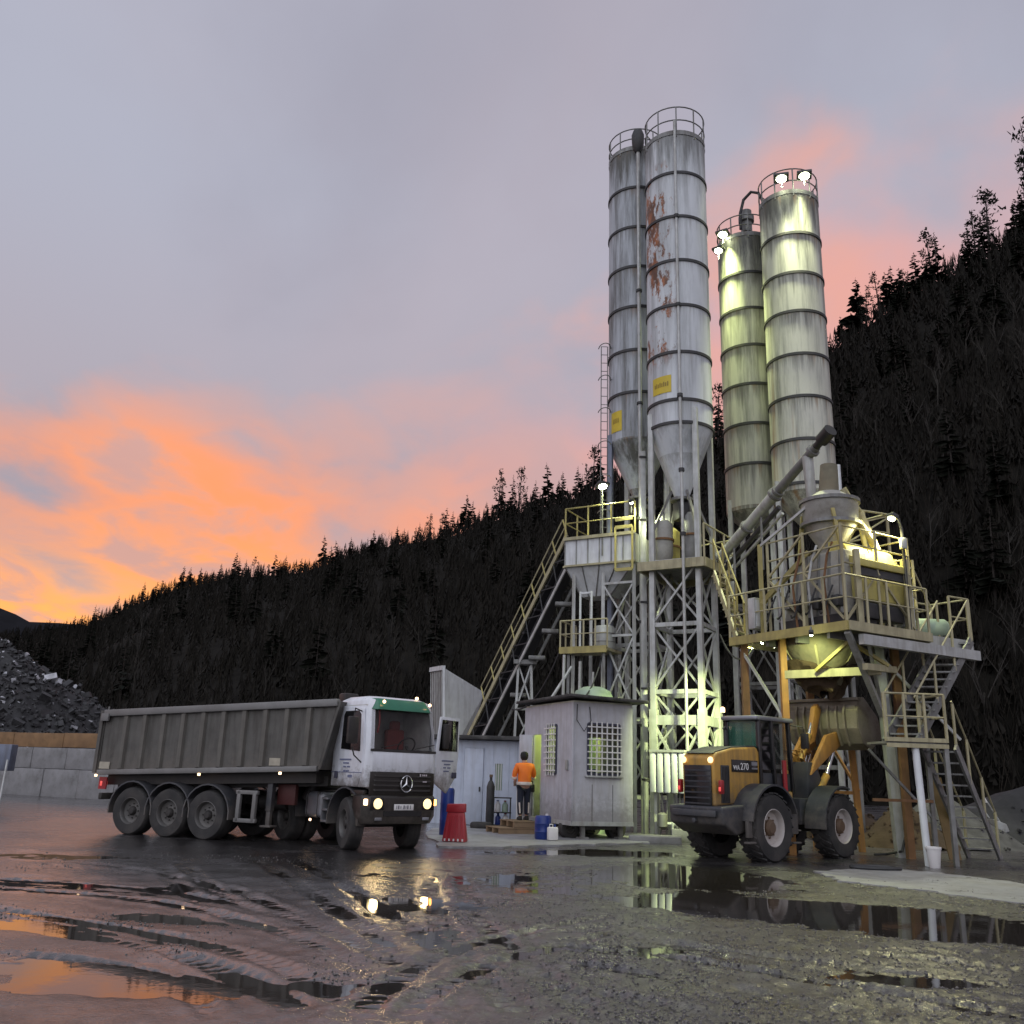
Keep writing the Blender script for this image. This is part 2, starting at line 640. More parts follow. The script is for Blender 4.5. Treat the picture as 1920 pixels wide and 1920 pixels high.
# hollows that hold water: pixel centre, half width in metres, half depth, direction, sink
HOLLOWS = []
for (hx, hy, a, b, ang, s) in [(300, 1846, .95, .38, 6, .050), (130, 1815, 1.1, .30, 4, .030), (90, 1730, 1.5, .5, 8, .030), (230, 1760, 1.1, .35, -12, .026),
                               (60, 1660, 2.4, .8, 0, .026), (140, 1608, 2.2, .6, 0, .028), (430, 1730, 1.2, .3, -15, .018), (760, 1700, 1.1, 1.1, 10, .030),
                               (690, 1640, 1.4, .9, 0, .022), (640, 1850, .5, .25, 0, .024), (1010, 1650, 1.0, 2.0, 0, .022), (1230, 1640, 1.5, 2.6, 0, .040),
                               (1420, 1700, 1.9, 1.2, -14, .040), (1620, 1710, 2.0, .9, -16, .042), (1800, 1745, 2.0, .8, -14, .040), (1900, 1760, 1.4, .8, -14, .036),
                               (1240, 1780, .45, .30, 0, .040), (1700, 1838, .75, .32, -8, .044), (1060, 1790, .9, .5, 0, .022), (1000, 1600, 2.2, .8, 0, .016),
                               (1350, 1650, 1.4, 1.4, 0, .034), (820, 1760, .6, .5, 0, .02), (1180, 1600, 1.8, 1.0, 0, .03), (500, 1870, .9, .3, -10, .015)]:
    g = G(hx, hy)
    HOLLOWS.append((g.x, g.y, a, b, RAD(ang), s))


TRACKS = []
for (pts_, w_, d_) in [([(480, 1612), (560, 1660), (650, 1722), (760, 1800)], .12, .020), ([(545, 1610), (630, 1655), (735, 1718), (860, 1800)], .12, .020), ([(295, 1618), (335, 1660), (390, 1700)], .13, .016),
                       ([(335, 1616), (380, 1655), (440, 1700)], .13, .016), ([(-60, 1700), (250, 1745), (480, 1800), (690, 1900)], .11, .022), ([(-60, 1722), (220, 1768), (430, 1825), (590, 1915)], .11, .022),
                       ([(-60, 1645), (300, 1672), (560, 1730), (800, 1830)], .11, .021), ([(-60, 1662), (280, 1690), (530, 1750), (740, 1850)], .11, .021), ([(-60, 1788), (200, 1812), (330, 1850), (420, 1925)], .10, .022),
                       ([(-60, 1612), (200, 1625), (420, 1665), (600, 1740)], .13, .018), ([(640, 1930), (760, 1830), (900, 1770), (1150, 1720)], .10, .020), ([(730, 1930), (840, 1850), (990, 1790), (1220, 1745)], .10, .020),
                       ([(980, 1770), (1250, 1800), (1560, 1850), (1960, 1920)], .12, .038), ([(980, 1800), (1230, 1835), (1500, 1885), (1750, 1935)], .12, .038), ([(1100, 1730), (1400, 1770), (1700, 1800), (1980, 1830)], .12, .027),
                       ([(1000, 1850), (1200, 1885), (1400, 1935)], .11, .036), ([(1080, 1745), (1380, 1790), (1700, 1830), (1980, 1866)], .12, .032), ([(860, 1640), (900, 1720), (1010, 1830), (1150, 1930)], .12, .016),
                       ([(800, 1640), (820, 1720), (900, 1830), (1010, 1930)], .12, .016)]:
    gp = [G(*p) for p in pts_]
    ctrl = [gp[0] * 2 - gp[1]] + gp + [gp[-1] * 2 - gp[-2]]
    out_ = []
    for q in range(1, len(ctrl) - 2):
        p0, p1, p2, p3 = ctrl[q - 1:q + 3]
        for u in range(6):
            f = u / 6
            v_ = .5 * ((2 * p1) + (p2 - p0) * f + (2 * p0 - 5 * p1 + 4 * p2 - p3) * f * f + (3 * p1 - p0 - 3 * p2 + p3) * f ** 3)
            out_.append((v_.x, v_.y))
    out_.append((gp[-1].x, gp[-1].y))
    TRACKS.append((np.array(out_), w_, d_))


def height(X, Y):
    X, Y = np.asarray(X, float), np.asarray(Y, float)
    h = .016 + .020 * fbm(X * .55, Y * .55, 3, 5)
    near = np.clip((24 - Y) / 9, 0, 1)
    h = h + .010 * np.clip((X + .3) / 1.5, 0, 1) * np.clip((12.0 - Y) / 2.0, 0, 1) - .003 * np.clip((-1.0 - X) / 1.5, 0, 1) * np.clip((15 - Y) / 4, 0, 1)
    h = h + near * (.020 * fbm(X * 1.7 + .8 * fbm(X * .8, Y * .8, 2, 77), Y * 2.3, 4, 9) + .022 * np.clip((X + 3.5) / 4, .35, 1) * fbm(X * 7, Y * 9, 3, 21) + .007 * fbm(X * 19, Y * 19, 2, 25) * np.clip((X + 2) / 3, .2, 1))
    # wheel tracks, with tread bars and squeezed-up lips
    for k, (pl_, w, d) in enumerate(TRACKS):
        dist = np.full(X.shape, 9.0)
        along = np.zeros(X.shape)
        x0, x1 = pl_[:, 0].min() - 1, pl_[:, 0].max() + 1
        y0, y1 = pl_[:, 1].min() - 1, pl_[:, 1].max() + 1
        msk = (X > x0) & (X < x1) & (Y > y0) & (Y < y1)
        if not msk.any():
            continue
        xs, ys_ = X[msk], Y[msk]
        dm, al, acc = np.full(xs.shape, 9.0), np.zeros(xs.shape), 0.0
        for (ax, ay), (bx, by) in zip(pl_[:-1], pl_[1:]):
            ex, ey = bx - ax, by - ay
            L = math.hypot(ex, ey)
            tt = np.clip(((xs - ax) * ex + (ys_ - ay) * ey) / (L * L), 0, 1)
            dd_ = np.hypot(xs - ax - tt * ex, ys_ - ay - tt * ey)
            up = dd_ < dm
            dm = np.where(up, dd_, dm)
            al = np.where(up, acc + tt * L, al)
            acc += L
        dm = dm + .05 * vnoise(al * 2.1, al * 0 + k, 3)
        fade = np.clip(.35 + 1.3 * vnoise(al * .55, al * 0 + k * 7.3, 8) + .5, .15, 1) * np.clip(al / .6, 0, 1) * np.clip((acc - al) / .6, 0, 1)
        g = 1 / (1 + np.exp((dm - w) / .022))
        lip = np.exp(-((dm - w - .055) / .05) ** 2)
        tread = .010 * np.sign(np.sin(al * 42 + 9 * dm)) * g
        h[msk] += fade * (-d * g + .6 * d * lip + tread)
    for (cx, cy, a, b, an, s) in HOLLOWS:
        c, sn = math.cos(an), math.sin(an)
        x, y = (X - cx) * c + (Y - cy) * sn, -(X - cx) * sn + (Y - cy) * c
        h = h - s * np.exp(-((x / a) ** 2 + (y / b) ** 2) ** 1.5)
    return h


ys = 4.2 * np.exp(np.linspace(0, math.log(75 / 4.2), 520))
tx = np.linspace(-1.15, 1.15, 640)
YY, TX = np.meshgrid(ys, tx, indexing='ij')
XX = TX * YY
ZZ = height(XX, YY)
ZZ[-1, :] = -.2
vg = np.stack([XX, YY, ZZ], -1).reshape(-1, 3)
nr, nc = XX.shape
idx = np.arange(nr * nc).reshape(nr, nc)
qf = np.stack([idx[:-1, :-1], idx[:-1, 1:], idx[1:, 1:], idx[1:, :-1]], -1).reshape(-1, 4)


def npmesh(name, v, f):
    me = bpy.data.meshes.new(name)
    n = f.shape[1]
    me.vertices.add(len(v))
    me.vertices.foreach_set('co', v.astype(np.float32).ravel())
    me.loops.add(f.size)
    me.loops.foreach_set('vertex_index', f.astype(np.int32).ravel())
    me.polygons.add(len(f))
    me.polygons.foreach_set('loop_start', np.arange(0, f.size, n, dtype=np.int32))
    me.polygons.foreach_set('loop_total', np.full(len(f), n, dtype=np.int32))
    me.update(calc_edges=True)
    me.validate()
    return me


# mud: dark wet earth with gravel
m = bpy.data.materials.new('mud')
m.use_nodes = True
t = m.node_tree
b = t.nodes['Principled BSDF']
co = t.nodes.new('ShaderNodeTexCoord')


def nz(scale, det=6, rough=.6, vec=None):
    n = t.nodes.new('ShaderNodeTexNoise')
    n.inputs['Scale'].default_value = scale
    n.inputs['Detail'].default_value = det
    n.inputs['Roughness'].default_value = rough
    t.links.new(co.outputs['Object'], n.inputs['Vector'])
    return n.outputs['Fac']


def mr(src, a, b_, c, d):
    n = t.nodes.new('ShaderNodeMapRange')
    t.links.new(src, n.inputs[0])
    for i, q in enumerate((a, b_, c, d)):
        n.inputs[i + 1].default_value = q
    return n.outputs[0]


def mxc(f, a, b_):
    n = t.nodes.new('ShaderNodeMix')
    n.data_type = 'RGBA'
    t.links.new(f, n.inputs[0])
    for i, q in ((6, a), (7, b_)):
        if isinstance(q, tuple):
            n.inputs[i].default_value = (*q, 1)
        else:
            t.links.new(q, n.inputs[i])
    return n.outputs[2]


szn = t.nodes.new('ShaderNodeSeparateXYZ')
t.links.new(co.outputs['Object'], szn.inputs[0])
dry = mr(szn.outputs[2], -.004, .030, 0, 1)          # ridges drain, hollows stay soaked
cdry = mxc(dry, (.015, .0138, .0135), (.058, .054, .056))
c1 = mxc(mr(nz(.9), .35, .65, 0, .55), cdry, (.030, .027, .026))
sx_ = t.nodes.new('ShaderNodeSeparateXYZ')
t.links.new(co.outputs['Object'], sx_.inputs[0])
gadd = t.nodes.new('ShaderNodeMath')
gadd.operation = 'ADD'
t.links.new(nz(.42, 6), gadd.inputs[0])
t.links.new(mr(sx_.outputs[0], -2.0, 1.5, -.05, .10), gadd.inputs[1])   # the tower side of the yard is gravelled
gmask = mr(gadd.outputs[0], .46, .58, 0, 1)
sp_g = t.nodes.new('ShaderNodeMath')
sp_g.operation = 'MULTIPLY'
t.links.new(mr(nz(34, 5, .7), .50, .60, 0, 1), sp_g.inputs[0])
t.links.new(mr(gmask, 0, 1, .15, 1), sp_g.inputs[1])
c2 = mxc(sp_g.outputs[0], c1, (.105, .099, .098))
c3 = mxc(mr(nz(9, 6), .52, .70, 0, .8), c2, (.016, .014, .013))
t.links.new(c3, b.inputs['Base Color'])
rsum = t.nodes.new('ShaderNodeMath')
rsum.operation = 'ADD'
t.links.new(mr(nz(1.6, 7), .36, .64, .07, .26), rsum.inputs[0])
t.links.new(mr(gmask, 0, 1, 0, .16), rsum.inputs[1])
t.links.new(rsum.outputs[0], b.inputs['Roughness'])
t.links.new(mr(gmask, 0, 1, .75, .42), b.inputs['Coat Weight'])
b.inputs['Coat Roughness'].default_value = .17
b.inputs['Coat IOR'].default_value = 1.6
b.inputs['Specular IOR Level'].default_value = .85
add = t.nodes.new('ShaderNodeMath')
add.operation = 'ADD'
t.links.new(mr(nz(70, 3), .3, .7, 0, .55), add.inputs[0])
t.links.new(mr(nz(22, 6), .3, .7, 0, 1.), add.inputs[1])
bp = t.nodes.new('ShaderNodeBump')
t.links.new(mr(gmask, 0, 1, .34, .62), bp.inputs['Strength'])
bp.inputs['Distance'].default_value = .011
t.links.new(add.outputs[0], bp.inputs['Height'])
t.links.new(bp.outputs[0], b.inputs['Normal'])
bp2 = t.nodes.new('ShaderNodeBump')
bp2.inputs['Strength'].default_value = .22
bp2.inputs['Distance'].default_value = .010
t.links.new(add.outputs[0], bp2.inputs['Height'])
t.links.new(bp2.outputs[0], b.inputs['Coat Normal'])
M['mud'] = m

me = npmesh('ground', vg, qf)
me.polygons.foreach_set('use_smooth', [True] * len(me.polygons))
me.materials.append(M['mud'])
gobj = bpy.data.objects.new('ground', me)
C.objects.link(gobj)
kind(gobj, 'structure')
far = MB()
far.add([(-3000, -500, -.12), (3000, -500, -.12), (3000, 3500, -.12), (-3000, 3500, -.12)], [(0, 1, 2, 3)])
kind(far.make('terrain', 'mud'), 'structure')

# standing water lying in the hollows
m = bpy.data.materials.new('puddle_water')
m.use_nodes = True
t = m.node_tree
b = t.nodes['Principled BSDF']
co = t.nodes.new('ShaderNodeTexCoord')
b.inputs['Base Color'].default_value = (.028, .024, .021, 1)
b.inputs['Roughness'].default_value = .035
b.inputs['IOR'].default_value = 1.36
b.inputs['Specular IOR Level'].default_value = .75
bp = t.nodes.new('ShaderNodeBump')
bp.inputs['Strength'].default_value = .05
bp.inputs['Distance'].default_value = .01
t.links.new(nz(6, 3), bp.inputs['Height'])
t.links.new(bp.outputs[0], b.inputs['Normal'])
M['puddle_water'] = m
w = MB()
w.add([(-14, 4.3, -.004), (14, 4.3, -.004), (20, 24, -.004), (-20, 24, -.004)], [(0, 1, 2, 3)])
kind(w.make('puddle_water', 'puddle_water'), 'structure')

# loose gravel lying on the mud (too small to pick apart)
rg = np.random.default_rng(4)
NP = 120000
py = 5.2 + 12 * rg.random(NP) ** 1.7
pxs = (rg.random(NP) * 1.5 - .72) * py
clump = fbm(pxs * .9, py * .9, 3, 40) + .55 * np.clip((pxs + 1.2) / 2.4, -.35, 1)
keep = clump > rg.random(NP) * .75 - .10
pxs, py = pxs[keep], py[keep]
pz = height(pxs, py)
ok = pz > -.006
pxs, py, pz = pxs[ok], py[ok], pz[ok]
n = len(pxs)
sz = .0045 + .012 * rg.random(n) ** 4
octa = np.array([(1, 0, 0), (-1, 0, 0), (0, 1, 0), (0, -1, 0), (0, 0, .7), (0, 0, -.7)], float)
of = np.array([(0, 2, 4), (2, 1, 4), (1, 3, 4), (3, 0, 4), (2, 0, 5), (1, 2, 5), (3, 1, 5), (0, 3, 5)])
jit = 1 + .5 * (rg.random((n, 6, 3)) - .5)
an = rg.random(n) * 6.283
vv = octa[None] * jit * sz[:, None, None]
ca, sa = np.cos(an)[:, None], np.sin(an)[:, None]
vx, vy = vv[..., 0] * ca - vv[..., 1] * sa, vv[..., 0] * sa + vv[..., 1] * ca
vv = np.stack([vx + pxs[:, None], vy + py[:, None], vv[..., 2] + pz[:, None] + sz[:, None] * .3], -1)
me = npmesh('gravel', vv.reshape(-1, 3), (of[None] + 6 * np.arange(n)[:, None, None]).reshape(-1, 3))
me.materials.append(M['pebble'])
go = bpy.data.objects.new('gravel', me)
C.objects.link(go)
kind(go, 'stuff')
tag(go, 'loose wet gravel strewn over the muddy yard', 'gravel')


def slab(name, pts, z0, z1, matn, wob=.08, seed=0):
    """thin concrete sheet with a ragged edge; pts are ground points"""
    rnd = random.Random(seed)
    out = []
    for i, p in enumerate(pts):
        q = pts[(i + 1) % len(pts)]
        for k in range(10):
            e = p.lerp(q, k / 10)
            out.append(V(e.x + rnd.uniform(-wob, wob), e.y + rnd.uniform(-wob, wob), z0))
    mb = MB()
    mb.prism(out, (0, 0, z1 - z0))
    return kind(mb.make(name, matn), 'structure')


slab('concrete_apron', [G(1535, 1637), G(1640, 1628), G(1760, 1640), G(1980, 1668), G(1980, 1702), G(1900, 1696), G(1720, 1672), G(1580, 1655)], -.10, .034, 'concrete_wet', .10, 1)
slab('concrete_pad', [G(800, 1556), G(980, 1548), G(1010, 1562), G(1215, 1565), G(1215, 1583), G(1060, 1588), G(900, 1592), G(820, 1590)], -.10, .045, 'concrete_wet', .12, 2)

# ================================================================== hills
RIDGE = [(-420, 1225, 640), (0, 1198, 560), (150, 1180, 520), (250, 1135, 490), (330, 1105, 465), (430, 1085, 440), (560, 1075, 400), (700, 1030, 370), (850, 1005, 340), (960, 965, 310),
         (1080, 935, 290), (1200, 885, 270), (1350, 825, 250), (1560, 660, 220), (1700, 560, 205), (1800, 510, 195), (1920, 450, 185), (2150, 340, 175), (2500, 210, 165)]


def ridge(c):
    for a, b_ in zip(RIDGE, RIDGE[1:]):
        if c <= b_[0]:
            k = (c - a[0]) / (b_[0] - a[0])
            return P(c, a[1] + (b_[1] - a[1]) * k, a[2] + (b_[2] - a[2]) * k)
    return P(*RIDGE[-1])


def hillpt(c, t):
    r = ridge(c)
    k = (c + 420) / 2920
    fy = 150 - 95 * min(1, max(0, k)) ** .7
    f = V(r.x / r.y * fy, fy, -.3)
    if t <= 1:
        p = f.lerp(r, t)
        p.z = f.z + (r.z - f.z) * (t ** .92) + 2.2 * fbm(np.array(p.x * .03), np.array(p.y * .03), 3, 60) * min(1, 4 * t) * min(1, 4 * (1 - t))
        return p
    p = r + V(r.x, r.y, 0).normalized() * (t - 1) * 300
    p.z = r.z - (t - 1) * 60
    return p


cs = [-420 + 2920 * i / 110 for i in range(111)]
ts = [i / 26 for i in range(27)] + [1.1, 1.3, 1.7]
hv = [tuple(hillpt(c, q)) for c in cs for q in ts]
nt_ = len(ts)
hf = [(i * nt_ + j, (i + 1) * nt_ + j, (i + 1) * nt_ + j + 1, i * nt_ + j + 1) for i in range(len(cs) - 1) for j in range(nt_ - 1)]
hm = MB()
hm.add(hv, hf)
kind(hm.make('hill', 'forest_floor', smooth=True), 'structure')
fh = MB()
fp = [(-700, 1010), (-400, 1060), (-150, 1108), (-40, 1128), (0, 1140), (30, 1152), (55, 1166), (110, 1168), (200, 1176), (420, 1215), (700, 1300)]
top = [P(a, b_, 1500) for a, b_ in fp]
fh.add([tuple(p) for p in top] + [(p.x, 1100, -1) for p in top] + [(p.x, 1900, -1) for p in top],
       [(i, i + 1, len(top) + i + 1, len(top) + i) for i in range(len(top) - 1)] + [(i + 1, i, 2 * len(top) + i, 2 * len(top) + i + 1) for i in range(len(top) - 1)])
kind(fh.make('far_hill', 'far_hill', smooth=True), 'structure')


# ---------------------------------------------------------------- trees
def conifer_parts(h, r, seed, whorls=17, per=8, low=.1, ragged=.35):
    rnd = random.Random(seed)
    tr = MB()
    tr.tube((0, 0, -.4), (0, 0, h * .97), h * .016, h * .002, 5)
    cr = MB()
    for i in range(whorls):
        f = i / (whorls - 1)
        z = h * (low + (1 - low) * f ** .95)
        L0 = r * ((1 - f) ** .85 * .95 + .05)
        for k in range(max(3, int(per * (1 - .45 * f)))):
            if rnd.random() < .12:
                continue
            a = rnd.uniform(0, 6.283)
            L = L0 * rnd.uniform(1 - ragged, 1 + ragged * .7)
            zz = z + rnd.uniform(-.5, .5) * h / whorls
            d = V(math.cos(a), math.sin(a), 0)
            s = V(-d.y, d.x, 0)
            up = .25 * f - .28 + rnd.uniform(-.12, .12)
            w = L * rnd.uniform(.20, .34)
            o = V(0, 0, zz)
            p1 = o + d * L * .35 + V(0, 0, up * L * .25)
            p2 = o + d * L * .7 + V(0, 0, up * L * .6)
            p3 = o + d * L + V(0, 0, up * L)
            cr.add([o, p1 + s * w, p2 + s * w * .7, p3, p2 - s * w * .7, p1 - s * w, p1 - V(0, 0, w * .8), p2 - V(0, 0, w * .9)],
                   [(0, 1, 5), (1, 2, 4, 5), (2, 3, 4), (0, 6, 7, 3)])
    return tr, cr


def pine_parts(h, r, seed, n=34):
    rnd = random.Random(seed)
    tr, cr = MB(), MB()
    bend = rnd.uniform(-.03, .03) * h
    tr.path([(0, 0, -.4), (bend * .4, 0, h * .4), (bend, 0, h * .98)], [h * .017, h * .012, h * .003], 5)
    for i in range(n):
        f = rnd.uniform(.28, 1)
        a = rnd.uniform(0, 6.283)
        L = r * (1.05 - f) ** .55 * rnd.uniform(.35, 1.05)
        b0 = V(bend * f, 0, h * f - .05 * h)
        e = b0 + V(math.cos(a) * L, math.sin(a) * L, L * rnd.uniform(.1, .7))
        tr.tube(b0, e, h * .004, h * .0015, 3, cap=False)
        for q in range(9):
            c = e + V(rnd.gauss(0, .1 * r), rnd.gauss(0, .1 * r), rnd.gauss(.02 * r, .09 * r))
            d = V(rnd.gauss(0, 1), rnd.gauss(0, 1), rnd.gauss(.6, .8)).normalized() * r * rnd.uniform(.12, .26)
            s = d.cross(V(rnd.gauss(0, 1), rnd.gauss(0, 1), rnd.gauss(0, 1))).normalized() * r * rnd.uniform(.03, .07)
            cr.add([c - s, c + d * .6 - s * .6, c + d, c + d * .6 + s * .6, c + s], [(0, 1, 2, 3, 4)])
    return tr, cr


def bare_parts(h, seed):
    rnd = random.Random(seed)
    tr, cr = MB(), MB()

    def limb(mb, p, d, L, r, lev):
        q = p + d * L
        mb.tube(p, q, r, r * .62, 5 if lev == 0 else 3, cap=False)
        if lev >= 4:
            return
        for k in range(rnd.choice((2, 3, 3)) if lev else 3):
            f = rnd.uniform(.45, 1)
            nd = (d + V(rnd.gauss(0, .42), rnd.gauss(0, .42), rnd.uniform(0, .30))).normalized()
            limb(cr, p + d * L * f, nd, L * rnd.uniform(.5, .78), r * .55 * (1 - .3 * (1 - f)), lev + 1)
    limb(tr, V(0, 0, -.4), V(rnd.gauss(0, .05), rnd.gauss(0, .05), 1).normalized(), h * .42, h * .012, 0)
    return tr, cr


def treekind(name, label, cat, grp, parts, tm, cm, cname='crown'):
    o = thing(name, label, cat, group=grp)
    parts[0].make('trunk', tm, o)
    parts[1].make(cname, cm, o)
    return o


GS = 'spruces on the wooded hillside'
LS = 'dark pointed spruce in the wood covering the hillside behind the plant'
LP = 'open clumpy-crowned pine in the wood covering the hillside behind the plant'
LB = 'leafless grey-brown tree standing on the wooded hillside behind the plant'
spr = [treekind('spruce_tree', LS, 'tree', GS, conifer_parts(10, 1.9 + .25 * (k % 3), 100 + k, 15 + k % 3 * 2, 7 + k % 2, .08 + .03 * k, .4), 'bark', 'needles') for k in range(5)]
pin = [treekind('pine_tree', LP, 'tree', 'pines on the wooded hillside', pine_parts(11, 2.6, 200 + k, 26 + 6 * k), 'bark', 'needles') for k in range(3)]
bar = [treekind('bare_tree', LB, 'tree', 'bare trees on the wooded hillside', bare_parts(10, 300 + k), 'bark_pale', 'bark_pale', 'branches') for k in range(4)]
used = set()


def plant(src, p, s, lean=0):
    o = src if src.name not in used else copy_tree(src)
    used.add(o.name)
    o.location = p
    o.rotation_euler = (random.gauss(0, .03), random.gauss(0, .03), random.uniform(0, 6.28))
    o.scale = (s * random.uniform(.85, 1.15), s * random.uniform(.85, 1.15), s)
    return o


# along the skyline
c = -30.0
while c < 1960:
    Yr = ridge(c).y
    s = min(1.6, max(.4, random.lognormvariate(-.15, .32)))
    hid = 1145 < c < 1330 or 1365 < c < 1545
    if not (hid and random.random() < .8):
        src = random.choice(pin) if random.random() < (.12 if c < 900 else .22) else random.choice(spr)
        if random.random() < .06:
            src = random.choice(bar)
        plant(src, hillpt(c, random.uniform(.965, 1.0)), s * (1.1 if c > 1500 else 1 if c > 500 else .85))
    c += random.choice((5, 7, 9, 12, 15, 20, 30)) * random.uniform(.8, 1.2) * (1 - .15 * (c > 1500))
# tall ones that stand out
for (c, t_, s, lab) in [(932, .93, 1.75, 'tall clumpy pine rising above the wood left of the conveyor'), (972, .93, 1.6, 'tall clumpy pine close behind its taller twin above the wood'),
                        (1345, .86, 1.9, 'tall dark pine seen between the two pairs of silos')]:
    o = copy_tree(pin[0 if c < 950 else 1])
    o['label'] = lab
    if 'group' in o:
        del o['group']
    o.location = hillpt(c, t_)
    o.scale = (s * .75, s * .75, s)
o = copy_tree(pin[2])
o['label'] = 'very tall pine at the top right end of the hill'
del o['group']
o.location = hillpt(1957, .93)
o.scale = (1.6, 1.6, 2.9)
# on the slope
for k in range(150):
    c = random.uniform(30, 1950)
    tt = random.uniform(.12, .95)
    plant(random.choice(spr), hillpt(c, tt), random.uniform(.7, 1.2))
for k in range(95):
    c = random.uniform(250, 1940) if k % 2 else random.uniform(1480, 1940)
    tt = random.uniform(.0, .7) ** 1.2
    plant(random.choice(bar), hillpt(c, tt), random.uniform(.7, 1.25))
# the rest of the wood: one mass of young conifers and brush
rnd = random.Random(8)
wv = MB()
for k in range(9500):
    c = rnd.uniform(-120, 2050)
    tt = rnd.uniform(0, 1.0) ** 1.1
    p = hillpt(c, tt)
    h = rnd.uniform(2.0, 7.0) * (.7 + .4 * tt)
    r = h * rnd.uniform(.14, .26)
    a0 = rnd.uniform(0, 6.28)
    for lv in range(5):
        z0, z1, rr = h * (.04 + .17 * lv), h * (.26 + .185 * lv), r * (1 - .18 * lv)
        for q in range(4):
            a = a0 + q * 1.57 + lv * .8 + rnd.uniform(-.4, .4)
            d = V(math.cos(a), math.sin(a), 0)
            s_ = V(-d.y, d.x, 0) * rr * rnd.uniform(.16, .36)
            e = p + d * rr * rnd.uniform(.7, 1.3)
            wv.add([e + V(0, 0, z0) + s_, e + V(0, 0, z0 * rnd.uniform(.6, 1)) - s_, p + V(0, 0, z1)], [(0, 1, 2)])
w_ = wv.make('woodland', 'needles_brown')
kind(w_, 'stuff')
tag(w_, 'dense mass of young conifers and brush on the dark hillside', 'woodland')
bv = MB()
for k in range(2600):
    c = rnd.uniform(60, 2050)
    p = hillpt(c, rnd.uniform(0, .62))
    h = rnd.uniform(3, 8)
    for q in range(4):
        d = V(rnd.gauss(0, .22), rnd.gauss(0, .22), 1) * h * rnd.uniform(.5, 1)
        b0 = p + V(rnd.uniform(-1, 1), rnd.uniform(-1, 1), -.2)
        bv.tube(b0, b0 + d, .035, .012, 3, cap=False)
w_ = bv.make('scrub', 'brush')
kind(w_, 'stuff')
tag(w_, 'thicket of bare saplings on the lower slope', 'scrub')

# ================================================================== rubble heap and block wall (left)
hp = thing('rubble_heap', 'high dark heap of broken rubble behind the concrete block wall', 'rubble heap', (P(-70, 1480, 55).x, 55, 0))
mv, mf = [], []
NA, NR = 64, 26
hx0 = P(-70, 1480, 55).x


def heapz(x, y):
    rr = math.hypot(x, y * 1.15)
    z = 7.9 - .50 * rr + 1.2 * float(fbm(np.array(x * .22 + 3), np.array(y * .22), 3, 12)) + .35 * float(fbm(np.array(x * 1.4), np.array(y * 1.4), 3, 13))
    return max(-.3, z)


for i in range(NR):
    for j in range(NA):
        rr = 17.5 * (i / (NR - 1))
        a = 2 * math.pi * j / NA
        x, y = rr * math.cos(a), rr * math.sin(a) * .85
        mv.append((x, y, heapz(x, y)))
for i in range(NR - 1):
    for j in range(NA):
        j2 = (j + 1) % NA
        mf.append((i * NA + j, i * NA + j2, (i + 1) * NA + j2, (i + 1) * NA + j))
mb = MB()
mb.add(mv, mf)
mb.make('mound', 'rubble_dark', hp)
lump, pale = MB(), MB()
for k in range(7000):
    x, y = rnd.uniform(-7, 16), rnd.uniform(-12.5, 3)
    z = heapz(x, y)
    if z < .1:
        continue
    s = min(.32, rnd.lognormvariate(-2.45, .55))
    tgt = pale if rnd.random() < .06 * (1.6 if x < 5 else .5) else lump
    q = Matrix.Rotation(rnd.uniform(0, 6), 3, V(rnd.gauss(0, 1), rnd.gauss(0, 1), rnd.gauss(0, 1)).normalized())
    tgt.box((x, y, z + s * .3), (s * 2, s * rnd.uniform(.8, 1.6), s * rnd.uniform(.5, 1.2)), mat=q)
kind(lump.make('rubble_lumps', 'rubble_lump', hp), 'stuff')
kind(pale.make('pale_fragments', 'rubble_pale', hp), 'stuff')

w0, w1 = G(-150, 1480), G(360, 1508)
wd = (w1 - w0)
wd.z = 0
WL_ = wd.length
wd.normalize()
wn_ = V(wd.y, -wd.x, 0)
if wn_.y > 0:
    wn_ = -wn_
ang = math.atan2(wd.y, wd.x)
wall = thing('block_wall', 'retaining wall of large grey concrete blocks in front of the rubble heap', 'wall', w0, ang)
bl = 2.05
proto = {}
for row, (z0, hh) in enumerate([(-.15, 1.28), (1.13, .87)]):
    x = -.9 * row
    k = 0
    while x < WL_:
        if row not in proto:
            mb = MB()
            mb.box((0, 0, 0), (bl - .02, .8, hh - .015))
            o = mb.make('concrete_block', 'concrete', wall, bevel=.025)
            proto[row] = o
        else:
            o = proto[row].copy()
            C.objects.link(o)
            o.parent = wall
        o.location = (x + bl / 2, rnd.uniform(-.02, .03), z0 + hh / 2)
        o.rotation_euler = (0, 0, rnd.gauss(0, .006))
        x += bl
        k += 1
x = -.5
while x < WL_ - 1:
    L = rnd.uniform(2.4, 3.2)
    mb = MB()
    mb.box((x + L / 2, .15, 2.0 + .30 + rnd.uniform(-.03, .04)), (L - .03, .12, .60))
    mb.make('timber_board', 'timber', wall, bevel=.01)
    x += L
# leaning pole with a dark box at the far left edge
q = G(2, 1520)
po = thing('gate_post', 'thin leaning pole with a dark blue box beside the block wall', 'post', q)
mb = MB()
mb.tube(q + V(-.1, 0, -.1), P(14, 1425, q.y + .6), .035, .03, 8)
mb.make('pole', 'galv', po, world=True)
mb = MB()
mb.box(P(4, 1420, q.y + .9), (.7, .4, .8))
mb.make('box', 'blue_steel', po, world=True, bevel=.02)

